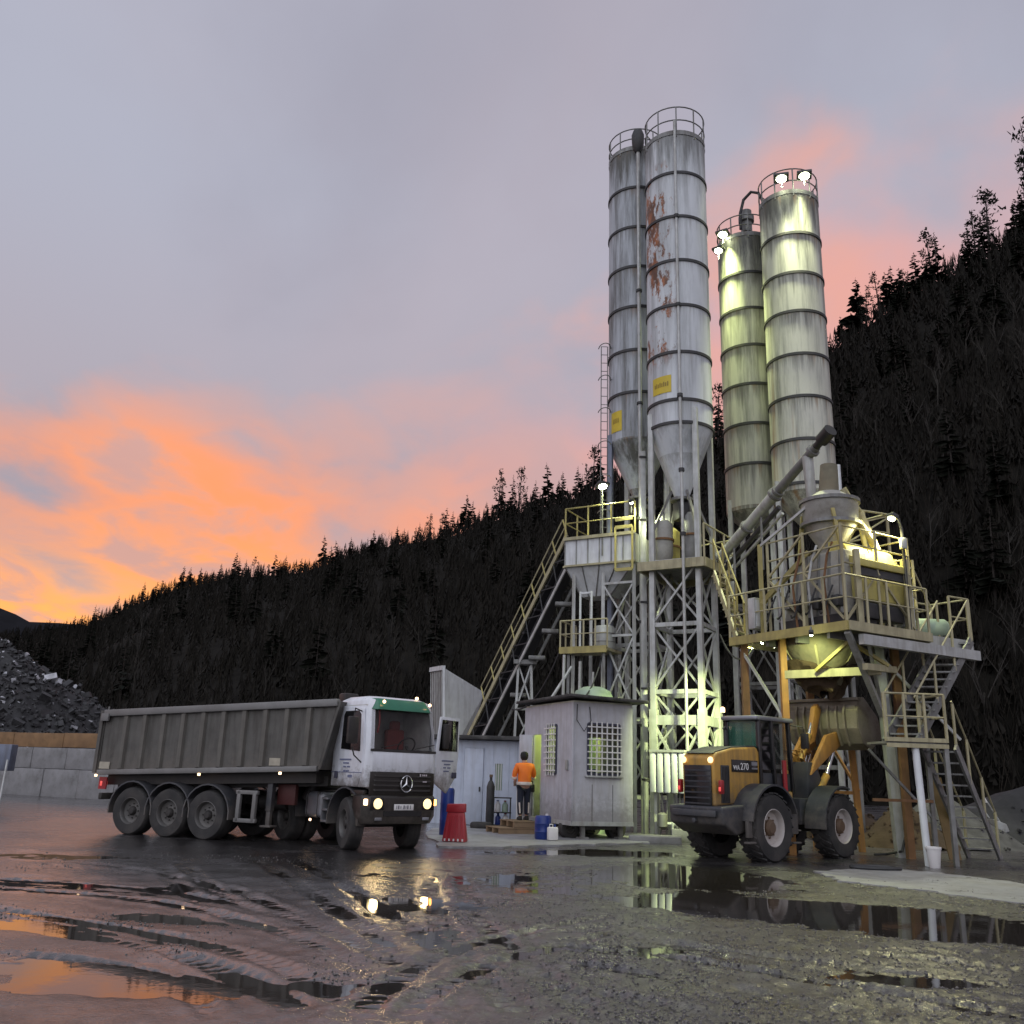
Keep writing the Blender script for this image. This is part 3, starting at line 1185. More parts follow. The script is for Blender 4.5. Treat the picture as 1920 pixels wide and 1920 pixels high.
# ================================================================== wheels
def wheel(parent, c, R, w, side, rim='rim_grey', rimr=.56, turn=0, dual=False, knobs=0, hub=.16):
    """wheel > tyre, rim, hub (axle along local y; side -1 = right-hand outside)"""
    rot = Matrix.Translation(Vector(c)) @ Matrix.Rotation(turn, 4, 'Z')
    h = w / 2
    prof = [(R * rimr, -h * .92), (R * .80, -h), (R * .93, -h * .96), (R * .985, -h * .72), (R, -h * .35), (R, h * .35), (R * .985, h * .72), (R * .93, h * .96), (R * .80, h), (R * rimr, h * .92)]
    tb = MB()
    tb.lathe(prof, 36, ax='Y', caps=False)
    if knobs:
        for k in range(knobs):
            a = 2 * math.pi * k / knobs
            for sgn in (-1, 1):
                aa = a + (.5 * 2 * math.pi / knobs if sgn > 0 else 0)
                c0 = V(R * 1.005 * math.cos(aa), sgn * h * .46, R * 1.005 * math.sin(aa))
                q = Matrix.Rotation(-aa, 3, 'Y') @ Matrix.Rotation(sgn * .5, 3, 'X')
                tb.box(c0, (R * .045, h * .95, R * .15), mat=q)
    else:
        for gx in (-.5, 0, .5):
            tb.lathe([(R * 1.001, gx * h - .012), (R * 1.012, gx * h - .010 + .03), (R * 1.012, gx * h + .05), (R * 1.001, gx * h + .055)], 36, ax='Y', caps=False)
    tb.v = [tuple(rot @ Vector(v)) for v in tb.v]
    ty = tb.make('tyre', 'rubber', parent, smooth=True)
    r0 = R * rimr
    s = side
    rp = [(r0 * 1.02, s * h * .90), (r0 * .97, s * h * .95), (r0 * .90, s * h * .80), (r0 * .86, s * h * .40), (r0 * .62, s * h * .28), (r0 * .45, s * h * .36), (.001, s * h * .36)]
    rb = MB()
    rb.lathe(rp, 32, ax='Y', caps=False)
    rb.v = [tuple(rot @ Vector(v)) for v in rb.v]
    ri = rb.make('rim', rim, ty, smooth=True)
    hb = MB()
    hb.lathe([(R * hub * 1.25, s * h * .3), (R * hub * 1.2, s * h * .55), (R * hub * .8, s * h * .78), (.001, s * h * .80)], 16, ax='Y', caps=False)
    for k in range(8):
        a = 2 * math.pi * k / 8
        x, z = math.cos(a) * r0 * .52, math.sin(a) * r0 * .52
        hb.tube((x, s * h * .28, z), (x, s * h * .46, z), R * .03, n=6)
    hb.v = [tuple(rot @ Vector(v)) for v in hb.v]
    hb.make('hub', 'chassis_dark' if rim != 'rim_white' else 'rim_rust', ty, smooth=True)
    return ty


def arch(parent, c, R, w, a0, a1, th=.03, matn='mudguard', name='mudguard', n=12, lip=0):
    mb = MB()
    vs, fs = [], []
    for i in range(n + 1):
        a = a0 + (a1 - a0) * i / n
        for rr in (R, R + th):
            for yy in (-w / 2, w / 2):
                vs.append((c[0] + rr * math.cos(a), c[1] + yy, c[2] + rr * math.sin(a)))
    for i in range(n):
        b_ = 4 * i
        for (p, q) in ((0, 1), (1, 3), (3, 2), (2, 0)):
            fs.append((b_ + p, b_ + q, b_ + 4 + q, b_ + 4 + p))
    fs += [(0, 1, 3, 2), (4 * n, 4 * n + 2, 4 * n + 3, 4 * n + 1)]
    mb.add(vs, fs)
    return mb.make(name, matn, parent, smooth=True)


# ================================================================== tipper semi-trailer
TH = RAD(-23)
wr = G(235, 1566)
left = V(math.sin(RAD(23)), math.cos(RAD(23)), 0)
HWD = .98
tr = thing('tipper_trailer', 'long dark grey ribbed tipper trailer coupled behind the white truck cab', 'trailer', wr + left * HWD, TH)
zb = lambda s: 1.27 + .040 * (s + 1)
zt = lambda s: 2.62 + .040 * (s + 1)
S0, S1, S1T = -1.08, 4.75, 5.12
for sd, nm in ((-1, 'side_panel'), (1, 'side_panel')):
    y0, y1 = sd * (HWD - .045), sd * (HWD - .085)
    mb = MB()
    mb.prism([(S0, y0, zb(S0)), (S1, y0, zb(S1)), (S1T, y0, zt(S1T)), (S0, y0, zt(S0))], (0, y1 - y0, 0))
    mb.make(nm, 'tipper_grey', tr)
    for i in range(10):
        s = -.44 + .545 * i
        mb = MB()
        yo = sd * (HWD - .044)
        mb.hexa([(s - .075, yo, zb(s) + .05), (s + .075, yo, zb(s) + .05), (s + .05, yo + sd * .062, zb(s) + .09), (s - .05, yo + sd * .062, zb(s) + .09)],
                [(s - .075, yo, zt(s) - .10), (s + .075, yo, zt(s) - .10), (s + .05, yo + sd * .062, zt(s) - .10), (s - .05, yo + sd * .062, zt(s) - .10)])
        mb.make('side_rib', 'tipper_rib', tr)
    mb = MB()
    mb.beam((S0 - .01, sd * (HWD - .02), zt(S0) - .03), (S1T + .03, sd * (HWD - .02), zt(S1T) - .03), .14, .15)
    mb.make('top_rail', 'tipper_rail', tr, bevel=.02)
    mb = MB()
    mb.beam((S0, sd * (HWD - .03), zb(S0) + .02), (S1 + .02, sd * (HWD - .03), zb(S1) + .02), .11, .11)
    mb.make('bottom_rail', 'tipper_rail', tr, bevel=.015)
mb = MB()
mb.prism([(S1, -HWD + .09, zb(S1)), (S1 + .04, -HWD + .09, zb(S1)), (S1T + .04, -HWD + .09, zt(S1T)), (S1T, -HWD + .09, zt(S1T))], (0, 2 * HWD - .18, 0))
mb.make('front_wall', 'tipper_grey', tr)
mb = MB()
mb.prism([(S1 + .03, -HWD, zb(S1)), (S1 + .10, -HWD, zb(S1)), (S1T + .10, -HWD, zt(S1T)), (S1T + .03, -HWD, zt(S1T))], (0, .07, 0))
mb.make('corner_post', 'tipper_grey', tr, bevel=.01)
mb = MB()
mb.box(((S0 + S1) / 2, 0, zb(1.8) + .04), (S1 - S0 - .1, 2 * HWD - .2, .05), mat=Matrix.Rotation(-.04, 3, 'Y'))
mb.make('floor', 'tipper_grey', tr)
mb = MB()
mb.hexa([(S0 - .06, -HWD + .03, zb(S0)), (S0 - .015, -HWD + .03, zb(S0)), (S0 - .015, HWD - .03, zb(S0)), (S0 - .06, HWD - .03, zb(S0))],
        [(S0 - .06, -HWD + .03, zt(S0) - .05), (S0 - .015, -HWD + .03, zt(S0) - .05), (S0 - .015, HWD - .03, zt(S0) - .05), (S0 - .06, HWD - .03, zt(S0) - .05)])
tg = mb.make('tailgate', 'tipper_grey', tr)
mb = MB()
mb.beam((S0 - .09, -HWD + .02, zb(S0)), (S0 - .09, -HWD + .02, zt(S0) + .03), .09, .07)
mb.make('tailgate_post', 'tipper_grey', tr)
mb = MB()
mb.box((S0 + .06, -HWD - .05, zt(S0) - .12), (.22, .06, .17))
mb.tube((S0 + .10, -HWD - .02, zt(S0)), (S0 + .10, -HWD - .02, zt(S0) + .12), .02, n=6)
mb.make('tailgate_hinge', 'tipper_rail', tr, bevel=.01)
for s in (S0 + .16, 3.72):
    mb = MB()
    mb.box((s, -HWD + .026, zb(s) + .17), (.30, .012, .15))
    mb.make('warning_plate', 'plate_cream', tr)
# chassis
for y in (-.38, .38):
    mb = MB()
    mb.hexa([(-.95, y - .06, .92), (4.7, y - .06, 1.18), (4.7, y + .06, 1.18), (-.95, y + .06, .92)], [(-.95, y - .06, 1.17), (4.7, y - .06, 1.38), (4.7, y + .06, 1.38), (-.95, y + .06, 1.17)])
    mb.make('chassis_beam', 'chassis_dark', tr)
mb = MB()
mb.hexa([(-1.0, -.72, 1.02), (4.6, -.72, 1.24), (4.6, .72, 1.24), (-1.0, .72, 1.02)], [(-1.0, -.72, zb(-1) - .02), (4.6, -.72, zb(4.6) - .02), (4.6, .72, zb(4.6) - .02), (-1.0, .72, zb(-1) - .02)])
mb.make('subframe', 'chassis_dark', tr)
mb = MB()
mb.box((3.75, -.45, .98), (.45, .12, .42))
mb.make('gooseneck', 'chassis_red', tr, bevel=.02)
AX = (0, 1.04, 2.08)
RT = .505
for s in AX:
    mb = MB()
    mb.tube((s, -.75, RT), (s, .75, RT), .075, n=10)
    mb.box((s - .1, -.4, .82), (.5, .12, .22))
    mb.box((s - .1, .4, .82), (.5, .12, .22))
    mb.make('axle', 'chassis_dark', tr)
    for sd in (-1, 1):
        wheel(tr, (s, sd * (HWD - .19), RT), RT, .36, sd)
        arch(tr, (s, sd * (HWD - .20), RT + .02), RT + .085, .40, RAD(-8), RAD(188))
mb = MB()
mb.box((S0 + .15, 0, .78), (.10, 1.9, .14))
mb.make('underrun_bar', 'chassis_dark', tr, bevel=.02)
mb = MB()
mb.box((S0 + .10, -HWD + .14, 1.05), (.08, .16, .12))
mb.make('tail_light', 'red_glow', tr, bevel=.02)
mb = MB()
mb.box((S0 + .14, -HWD + .08, 1.06), (.22, .03, .26))
mb.make('light_bracket', 'red_paint', tr)
for (s, z) in ((S0 + .0, 1.22), (1.82, zb(1.82) - .06), (3.9, zb(3.9) - .06)):
    mb = MB()
    mb.box((s, -HWD - .02, z), (.06, .03, .05))
    mb.make('marker_lamp', 'marker_glow', tr, bevel=.008)
# spare-wheel cradle, landing legs, air tank
mb = MB()
for a in ((2.72, 2.95), (3.12, 3.35)):
    mb.box(((a[0] + a[1]) / 2, -HWD + .12, .72), (.09, .08, .62))
mb.box((3.035, -HWD + .12, 1.0), (.55, .08, .08))
mb.box((3.035, -HWD + .12, .44), (.55, .08, .08))
mb.make('side_frame', 'tipper_rail', tr, bevel=.01)
for y in (-.62, .62):
    mb = MB()
    mb.box((3.45, y, .95), (.13, .13, .62))
    mb.box((3.45, y, .52), (.10, .10, .35))
    mb.box((3.45, y, .34), (.26, .24, .04))
    mb.make('landing_leg', 'chassis_dark' if y > 0 else 'mudguard', tr, bevel=.008)
mb = MB()
mb.tube((2.6, .25, .78), (3.3, .25, .78), .15, n=14)
mb.make('air_tank', 'chassis_dark', tr, smooth=True)
mb = MB()
mb.tube((3.9, 0, .9), (4.4, 0, 1.6), .11, n=12)
mb.make('tipping_ram', 'chassis_dark', tr, smooth=True)

# ================================================================== tractor unit
TC = RAD(-50)
fr = G(640, 1594)
l2 = V(math.sin(RAD(50)), math.cos(RAD(50)), 0)
HW = .85
tk = thing('truck_tractor', 'white truck cab with green sun visor, headlights on and driver door open', 'truck', fr + l2 * (HW - .02), TC)
XF, XB = .75, -.60
# shell: lofted cross-sections from the sill to the roof
lev = [(1.20, XB, XF, HW), (1.52, XB, XF, HW), (1.90, XB, XF - .01, HW), (2.35, XB + .01, XF - .07, HW - .02), (2.74, XB + .02, XF - .15, HW - .05), (2.90, XB + .05, XF - .22, HW - .09), (2.98, XB + .16, XF - .40, HW - .22)]
mb = MB()
vs, fs = [], []
CH = .09
for (z, xb, xf, hw) in lev:
    vs += [(xb, -hw, z), (xf - CH, -hw, z), (xf, -hw + CH * 1.6, z), (xf, hw - CH * 1.6, z), (xf - CH, hw, z), (xb, hw, z)]
for k in range(len(lev) - 1):
    for i in range(6):
        j = (i + 1) % 6
        if not (i == 2 and k in (2, 3)):      # windscreen opening
            fs.append((6 * k + i, 6 * k + j, 6 * k + 6 + j, 6 * k + 6 + i))
fs += [tuple(range(5, -1, -1)), tuple(6 * (len(lev) - 1) + i for i in range(6))]
mb.add(vs, fs)
cabo = mb.make('cab', 'white_paint', tk, bevel=.02)
# front: windscreen, white panel, grille, bumper
def fx(z):
    for (a, b_) in zip(lev, lev[1:]):
        if z <= b_[0]:
            k = (z - a[0]) / (b_[0] - a[0])
            return a[2] + (b_[2] - a[2]) * k, a[3] + (b_[3] - a[3]) * k
    return lev[-1][2], lev[-1][3]


def frontpanel(z0, z1, out, ins, th=.02, wrap=0):
    mbx = MB()
    rows = []
    for z in (z0, z1):
        x, hw = fx(z)
        yy = hw - CH * 1.6 - ins
        rows.append([(x + out, -yy, z), (x + out, yy, z), (x + out - th, yy, z), (x + out - th, -yy, z)])
    mbx.hexa(rows[0], rows[1])
    return mbx


mb = MB()
rows = []
for z in (1.93, 2.15, 2.35, 2.55, 2.72):
    x, hw = fx(z)
    yy = hw - CH * 1.6 + .075
    rows.append([(x + .014, -yy, z), (x + .014, yy, z), (x - .006, yy, z), (x - .006, -yy, z)])
vs = [p for r_ in rows for p in r_]
fs = [tuple(range(4)), tuple(16 + i for i in range(4))]
for k in range(4):
    for i in range(4):
        j = (i + 1) % 4
        fs.append((4 * k + i, 4 * k + j, 4 * k + 4 + j, 4 * k + 4 + i))
mb.add(vs, fs)
mb.make('windscreen', 'windscreen', tk)
mb = MB()
mb.box((XF - .24, 0, 1.86), (.40, 1.42, .16))
mb.make('dashboard', 'black_plastic', tk, bevel=.03)
mb = MB()
mb.box((XB + .10, 0, 2.25), (.03, 1.5, 1.2))
mb.make('cab_back_lining', 'interior', tk)
for sd in (-1, 1):
    mb = MB()
    mb.box((.0, sd * (HW - .075), 2.25), (1.0, .03, 1.1))
    mb.make('cab_side_lining', 'interior', tk)
    mb = MB()
    mb.box((-.20, sd * .36, 2.02), (.16, .44, .70))
    mb.box((-.20, sd * .36, 2.45), (.12, .24, .20))
    mb.box((.02, sd * .36, 1.75), (.44, .44, .16))
    mb.make('seat', 'seat_red' if sd > 0 else 'interior', tk, bevel=.05)
mb = MB()
sw = V(.28, .36, 2.02)
mb.path([sw + V(.10 * math.sin(a), .20 * math.cos(a), .17 * math.sin(a)) for a in [2 * math.pi * i / 20 for i in range(20)]], .016, 6, closed=True)
mb.tube(sw, sw + V(.12, 0, -.16), .03, n=8)
mb.make('steering_wheel', 'black_plastic', tk, smooth=True)
mb = MB()
mb.path([(XF - .20, -.52, 2.70), (XF - .20, -.50, 2.45), (XF - .20, -.54, 2.25)], .02, 6)
mb.make('pennant', 'red_paint', tk, smooth=True)
mb = frontpanel(1.885, 1.935, .02, -.08)
mb.make('windscreen_seal', 'black_plastic', tk)
for zz, tilt in ((1.96, .5), (1.96, -.3)):
    mb = MB()
    x, hw = fx(2.0)
    mb.beam((x + .035, tilt - .25, zz), (x + .0, tilt + .25, zz + .10), .018, .014)
    mb.make('wiper', 'black_plastic', tk)
frontpanel(1.50, 1.885, .014, -.02).make('front_panel', 'white_paint', tk, bevel=.012)
frontpanel(1.06, 1.50, .012, -.06).make('grille', 'grille_brown', tk, bevel=.01)
for z in (1.14, 1.23, 1.32, 1.41):
    mb = MB()
    mb.hexa([(XF, -.68, z), (XF, .68, z), (XF + .045, .66, z), (XF + .045, -.66, z)], [(XF, -.68, z + .045), (XF, .68, z + .045), (XF + .035, .66, z + .035), (XF + .035, -.66, z + .035)])
    mb.make('grille_slat', 'grille_brown', tk)
# star emblem
mb = MB()
ec = V(XF + .065, .06, 1.28)
mb.path([ec + V(0, math.cos(a) * .135, math.sin(a) * .155) for a in [2 * math.pi * i / 28 for i in range(28)]], .013, 6, closed=True)
for k in range(3):
    a = math.pi / 2 + 2 * math.pi * k / 3
    tip = ec + V(0, math.cos(a) * .13, math.sin(a) * .15)
    s_ = V(0, -math.sin(a), math.cos(a)) * .024
    mb.add([ec + s_, tip, ec - s_, ec + V(.02, 0, 0), ec - V(.01, 0, 0)], [(0, 1, 3), (1, 2, 3), (1, 0, 4), (2, 1, 4)])
mb.make('star_emblem', 'chrome', tk, smooth=True)
mb = MB()
for i, y in enumerate((.40, .46, .50, .545)):
    mb.box((XF + .040, y, 1.455), (.008, .032, .05 if i == 0 else .034))
mb.box((XF + .048, .51, 1.33), (.006, .10, .025))
mb.make('grille_lettering', 'chrome', tk)
# bumper with corners
mb = MB()
zz = [(.52, .03, .80), (.66, .07, .87), (1.02, .07, .87), (1.07, .02, .85)]
vs, fs = [], []
for (z, o_, hw) in zz:
    vs += [(XF - .42, -hw, z), (XF + o_ - .14, -hw, z), (XF + o_, -hw + .17, z), (XF + o_, hw - .17, z), (XF + o_ - .14, hw, z), (XF - .42, hw, z)]
for k in range(3):
    for i in range(6):
        j = (i + 1) % 6
        fs.append((6 * k + i, 6 * k + j, 6 * k + 6 + j, 6 * k + 6 + i))
fs += [tuple(range(5, -1, -1)), tuple(18 + i for i in range(6))]
mb.add(vs, fs)
mb.make('bumper', 'grille_brown', tk, bevel=.02)
mb = MB()
mb.box((XF + .07, 0, .72), (.02, .9, .10))
mb.make('air_intake', 'black_gloss', tk)
for sd in (-1, 1):
    mb = MB()
    mb.box((XF + .058, sd * .60, .90), (.03, .32, .24))
    hs = mb.make('headlight_housing', 'black_gloss', tk, bevel=.02)
    mb = MB()
    mb.lathe([(.10, 0), (.098, .02), (.05, .035), (.001, .04)], 20, (XF + .062, sd * .585, .905), 'X', caps=False)
    mb.make('headlight', 'head_glow', hs, smooth=True)
    mb = MB()
    mb.box((XF - .01, sd * .815, .93), (.10, .05, .12))
    mb.make('indicator', 'amber_glow' if sd > 0 else 'marker_glow', hs, bevel=.015)
    mb = MB()
    mb.box((XF + .075, sd * .56, .62), (.012, .16, .06))
    mb.make('fog_lamp', 'tank_alu', tk, bevel=.01)
    ld = bpy.data.lights.new('headlight_beam', 'SPOT')
    ld.energy = 26
    ld.color = (1, .72, .35)
    ld.spot_size = RAD(95)
    ld.spot_blend = .9
    ld.shadow_soft_size = .08
    lo = bpy.data.objects.new('headlight_beam', ld)
    C.objects.link(lo)
    lo.parent = hs
    lo.location = (XF + .13, sd * .585, .905)
    lo.rotation_euler = (0, RAD(-84), 0)
mb = MB()
mb.box((XF + .078, .02, .84), (.012, .46, .115))
pl = mb.make('number_plate', 'plate_white', tk, bevel=.004)
mb = MB()
for i, (y, hh) in enumerate(((-.17, .07), (-.125, .07), (-.075, .05), (.0, .07), (.045, .06), (.09, .07), (.15, .07))):
    mb.box((XF + .0855, .02 + y, .84), (.003, .012 + .012 * (i % 2), hh))
mb.make('plate_marks', 'ink', pl)
# roof visor (green) and lamps
mb = MB()
x0, hw0 = fx(2.70)
x1, hw1 = fx(2.92)
for a, b_ in ((-1, 1),):
    lo_ = [(x0 + .10, -hw0 + .16, 2.70), (x0 + .10, hw0 - .16, 2.70), (x0 - .16, hw0 + .012, 2.70), (x0 - .16, -hw0 - .012, 2.70)]
    hi_ = [(x1 + .07, -hw1 + .16, 2.935), (x1 + .07, hw1 - .16, 2.935), (x1 - .22, hw1 + .012, 2.935), (x1 - .22, -hw1 - .012, 2.935)]
    mb.hexa(lo_, hi_)
vi = mb.make('sun_visor', 'green_paint', tk, bevel=.03)
for y in (-.52, .60):
    mb = MB()
    mb.lathe([(.035, 0), (.03, .02), (.001, .028)], 12, (x0 + .09, y, 2.86), 'X', caps=False)
    mb.make('marker_lamp', 'marker_glow', vi, smooth=True)
mb = MB()
mb.box((x1 - .05, .45, 3.0), (.06, .06, .06))
mb.make('beacon', 'marker_glow', tk, bevel=.02)
# right-hand side (towards the camera): door, window, mirror
mb = MB()
mb.prism([(-.42, -HW - .012, 1.22), (.46, -HW - .012, 1.22), (.60, -HW - .012, 1.52), (.60, -HW - .012, 1.95), (.50, -HW + .01, 2.72), (-.42, -HW + .01, 2.80)], (0, .02, 0))
dr = mb.make('door', 'white_paint', tk, bevel=.012)
mb = MB()
mb.prism([(-.27, -HW - .016, 1.93), (.47, -HW - .016, 1.88), (.40, -HW + .005, 2.60), (.30, -HW + .006, 2.68), (-.22, -HW + .006, 2.68), (-.27, -HW + .004, 2.60)], (0, .01, 0))
mb.make('window', 'side_glass', dr, bevel=.006)
mb = MB()
mb.box((-.36, -HW - .03, 1.42), (.10, .03, .14))
mb.make('door_handle', 'ink', dr, bevel=.01)
mb = MB()
for i, (x, z, w_) in enumerate(((.0, 1.72, .44), (.03, 1.65, .22), (-.02, 1.58, .10), (.13, 1.58, .12), (-.02, 1.50, .08), (.10, 1.50, .12))):
    mb.box((x - .05, -HW - .0165, z), (w_, .004, .028))
mb.box((.16, -HW - .017, 1.40), (.16, .004, .05))
mb.make('door_lettering', 'ink_blue', dr)
for zz2 in (1.475,):
    mb = MB()
    mb.box((0, -HW - .014, zz2), (1.16, .006, .014))
    mb.make('panel_seam', 'ink_blue', dr)
mb = MB()
mb.path([(.42, -HW, 2.66), (.50, -HW - .20, 2.70), (.50, -HW - .22, 2.55)], .014, 6)
mb.path([(.50, -HW - .22, 1.96), (.50, -HW - .16, 1.80), (.54, -HW, 1.66)], .014, 6)
ma = mb.make('mirror_arm', 'black_plastic', tk, smooth=True)
mb = MB()
mb.box((.50, -HW - .23, 2.28), (.09, .24, .52))
mb.make('mirror', 'black_plastic', ma, bevel=.03)
# driver door, swung wide open on the far side
mb = MB()
hy = HW + .01
oa = RAD(70)
dirv = V(-math.cos(oa), math.sin(oa), 0)
hinge = V(XF - .14, hy, 0)
nrm = V(dirv.y, -dirv.x, 0) * .035


def dp(a, z):
    return hinge + dirv * a + V(0, 0, z)


mb.prism([dp(0, 1.30), dp(.45, 1.10), dp(.80, 1.45), dp(.86, 1.95), dp(.86, 2.66), dp(.12, 2.66), dp(.0, 1.95)], nrm)
od = mb.make('open_door', 'white_paint', tk, bevel=.01)
mb = MB()
mb.prism([dp(.09, 1.96) + nrm * 1.12, dp(.79, 1.96) + nrm * 1.12, dp(.79, 2.60) + nrm * 1.12, dp(.17, 2.60) + nrm * 1.12], nrm * .15)
mb.make('window', 'side_glass', od, bevel=.004)
mb = MB()
mb.box(dp(.70, 1.47) + nrm * 1.3, (.16, .03, .12), rz=math.atan2(dirv.y, dirv.x))
mb.make('door_handle', 'ink', od, bevel=.008)
mb = MB()
for (a, z, w_) in ((.44, 1.76, .44), (.43, 1.69, .24), (.34, 1.62, .10), (.50, 1.62, .12), (.40, 1.55, .20)):
    mb.box(dp(a, z) + nrm * 1.04, (w_, .012, .026), rz=math.atan2(dirv.y, dirv.x))
mb.make('door_lettering', 'ink_blue', od)
mb = MB()
mb.box(dp(.22, 2.26) + nrm * 3.2, (.09, .14, .50), rz=TC * 0)
mb.make('mirror', 'black_plastic', od, bevel=.02)
# back of the cab: air intake box, roof edge
mb = MB()
mb.box((XB - .16, -.48, 2.95), (.26, .34, .26))
mb.box((XB - .16, -.48, 2.3), (.18, .22, 1.2))
mb.make('air_intake_stack', 'black_plastic', tk, bevel=.03)
# chassis, tanks, wheels
for y in (-.34, .34):
    mb = MB()
    mb.box((-1.35, y, .85), (3.7, .10, .24))
    mb.make('chassis_rail', 'chassis_dark', tk)
mb = MB()
mb.box((-2.35, 0, 1.02), (.9, .85, .10))
mb.box((-2.35, 0, 1.12), (.55, .75, .10))
mb.make('fifth_wheel', 'dark_steel', tk, bevel=.03)
RR = .50
wheel(tk, (0, -HW + .17, RR), RR, .30, -1, turn=RAD(-14))
wheel(tk, (0, HW - .17, RR), RR, .30, 1, turn=RAD(-14))
for sd in (-1, 1):
    wheel(tk, (-2.55, sd * (HW - .16), RR), RR, .30, sd)
    wheel(tk, (-2.55, sd * (HW - .50), RR), RR, .28, sd)
    arch(tk, (-2.55, sd * (HW - .20), RR + .03), RR + .09, .42, RAD(0), RAD(180))
    arch(tk, (0, sd * (HW - .19), RR + .05), RR + .12, .40, RAD(12), RAD(188), name='wheel_arch')
for x in (0, -2.55):
    mb = MB()
    mb.tube((x, -.6, RR), (x, .6, RR), .08, n=10)
    mb.make('axle', 'chassis_dark', tk)
mb = MB()
mb.box((-1.32, -HW + .26, .80), (.74, .46, .52))
ft = mb.make('fuel_tank', 'tank_alu', tk, bevel=.10, seg=4)
for x in (-1.55, -1.12):
    mb = MB()
    mb.box((x, -HW + .26, .80), (.05, .475, .535))
    mb.make('tank_strap', 'chassis_dark', ft, bevel=.09, seg=3)
mb = MB()
for z in (.50, .72, .94):
    mb.box((-.80, -HW + .10, z), (.22, .18, .045))
mb.box((-.90, -HW + .10, .72), (.03, .18, .5))
mb.make('step', 'tank_alu', tk, bevel=.01)
mb = MB()
mb.box((-1.3, -HW - .01, .50), (.06, .03, .05))
mb.make('marker_lamp', 'marker_glow', tk, bevel=.01)
mb = MB()
mb.box((.42, -HW + .10, .62), (.24, .2, .3))
mb.box((.42, -HW + .06, 1.10), (.5, .10, .10))
mb.make('cab_step', 'grille_brown', tk, bevel=.02)
mb = MB()
mb.path([(-.75, -.2, 1.5), (-.9, -.25, 1.2), (-1.3, -.1, 1.15), (-1.9, -.1, 1.35)], .025, 6)
mb.path([(-.75, .1, 1.6), (-1.0, .1, 1.15), (-1.5, .05, 1.2), (-1.9, .1, 1.4)], .025, 6)
mb.make('air_hose', 'hose', tk, smooth=True)

# ================================================================== wheel loader
TL = RAD(41)
rr_ = G(1450, 1620)
l3 = V(-math.sin(TL), math.cos(TL), 0)
LW = .86
ld_ = thing('wheel_loader', 'orange wheel loader with raised bucket reversing lights on beside the silo tower', 'loader', rr_ + l3 * LW + V(math.cos(TL), math.sin(TL), 0) * .12, TL)
RL = .665
for x in (0, 2.66):
    for sd in (-1, 1):
        wheel(ld_, (x, sd * (LW - .22), RL), RL, .44, sd, rim='rim_white', rimr=.55, knobs=24, hub=.2)
    mb = MB()
    mb.tube((x, -.7, RL), (x, .7, RL), .16, n=12)
    mb.make('axle', 'loader_dark', ld_, smooth=True)
# engine hood
mb = MB()
yh = .40
prof = [(-1.30, 1.05), (-1.32, 1.98), (-1.20, 2.08), (-.65, 2.19), (.16, 2.24), (.26, 2.12), (.26, 1.62), (.20, 1.15)]
mb.prism([(x, -yh, z) for x, z in prof], (0, 2 * yh, 0))
hd = mb.make('engine_hood', 'loader_orange', ld_, bevel=.05, seg=3)
mb = MB()
mb.prism([(-1.28, -yh + .06, 2.06), (-1.20, -yh + .06, 2.105), (-.65, -yh + .06, 2.215), (.20, -yh + .06, 2.265), (.20, -yh + .06, 2.23), (-.65, -yh + .06, 2.18), (-1.2, -yh + .06, 2.07)], (0, 2 * yh - .12, 0))
mb.make('hood_top', 'loader_dark', hd, bevel=.01)
mb = MB()
mb.box((-1.325, 0, 1.42), (.03, 2 * yh - .14, .82))
gr = mb.make('rear_grille', 'black_gloss', hd, bevel=.01)
for i in range(7):
    mb = MB()
    mb.box((-1.345, 0, 1.10 + .105 * i), (.02, 2 * yh - .18, .03))
    mb.make('grille_bar', 'loader_dark', gr)
for y in (-.33, .33):
    mb = MB()
    mb.lathe([(.062, 0), (.06, -.02), (.001, -.03)], 16, (-1.335, y, 1.93), 'X', caps=False)
    mb.make('rear_lamp', 'head_glow', hd, smooth=True)
mb = MB()
mb.box((-.98, -yh - .008, 1.48), (.28, .02, .72))
lv_ = mb.make('side_vent', 'loader_dark', hd, bevel=.01)
for i in range(5):
    mb = MB()
    mb.box((-1.08 + .05 * i, -yh - .022, 1.48), (.018, .012, .66))
    mb.make('vent_slat', 'black_plastic', lv_)
mb = MB()
mb.box((-.30, -yh - .006, 1.84), (.90, .014, .24))
pt = mb.make('model_plate', 'black_gloss', hd, bevel=.004)
textmesh('model_lettering', 'WA', .13, 'plate_white', pt, frame(V(1, 0, 0), V(0, 0, 1), V(0, -1, 0), V(-.60, -yh - .0145, 1.80)))
textmesh('model_number', '270', .19, 'plate_white', pt, frame(V(1, 0, 0), V(0, 0, 1), V(0, -1, 0), V(-.32, -yh - .0145, 1.825)))
mb = MB()
mb.box((.03, -yh - .015, 1.895), (.20, .006, .07))
mb.box((.03, -yh - .015, 1.80), (.20, .006, .03))
mb.make('model_stripe', 'tank_alu', pt)
for y in (-.50, .50):
    mb = MB()
    mb.box((-1.24, y, 1.42), (.10, .08, .26))
    tl = mb.make('tail_light', 'red_paint', ld_, bevel=.02)
    mb = MB()
    mb.box((-1.295, y, 1.38), (.02, .05, .08))
    mb.make('lens', 'red_glow', tl, bevel=.008)
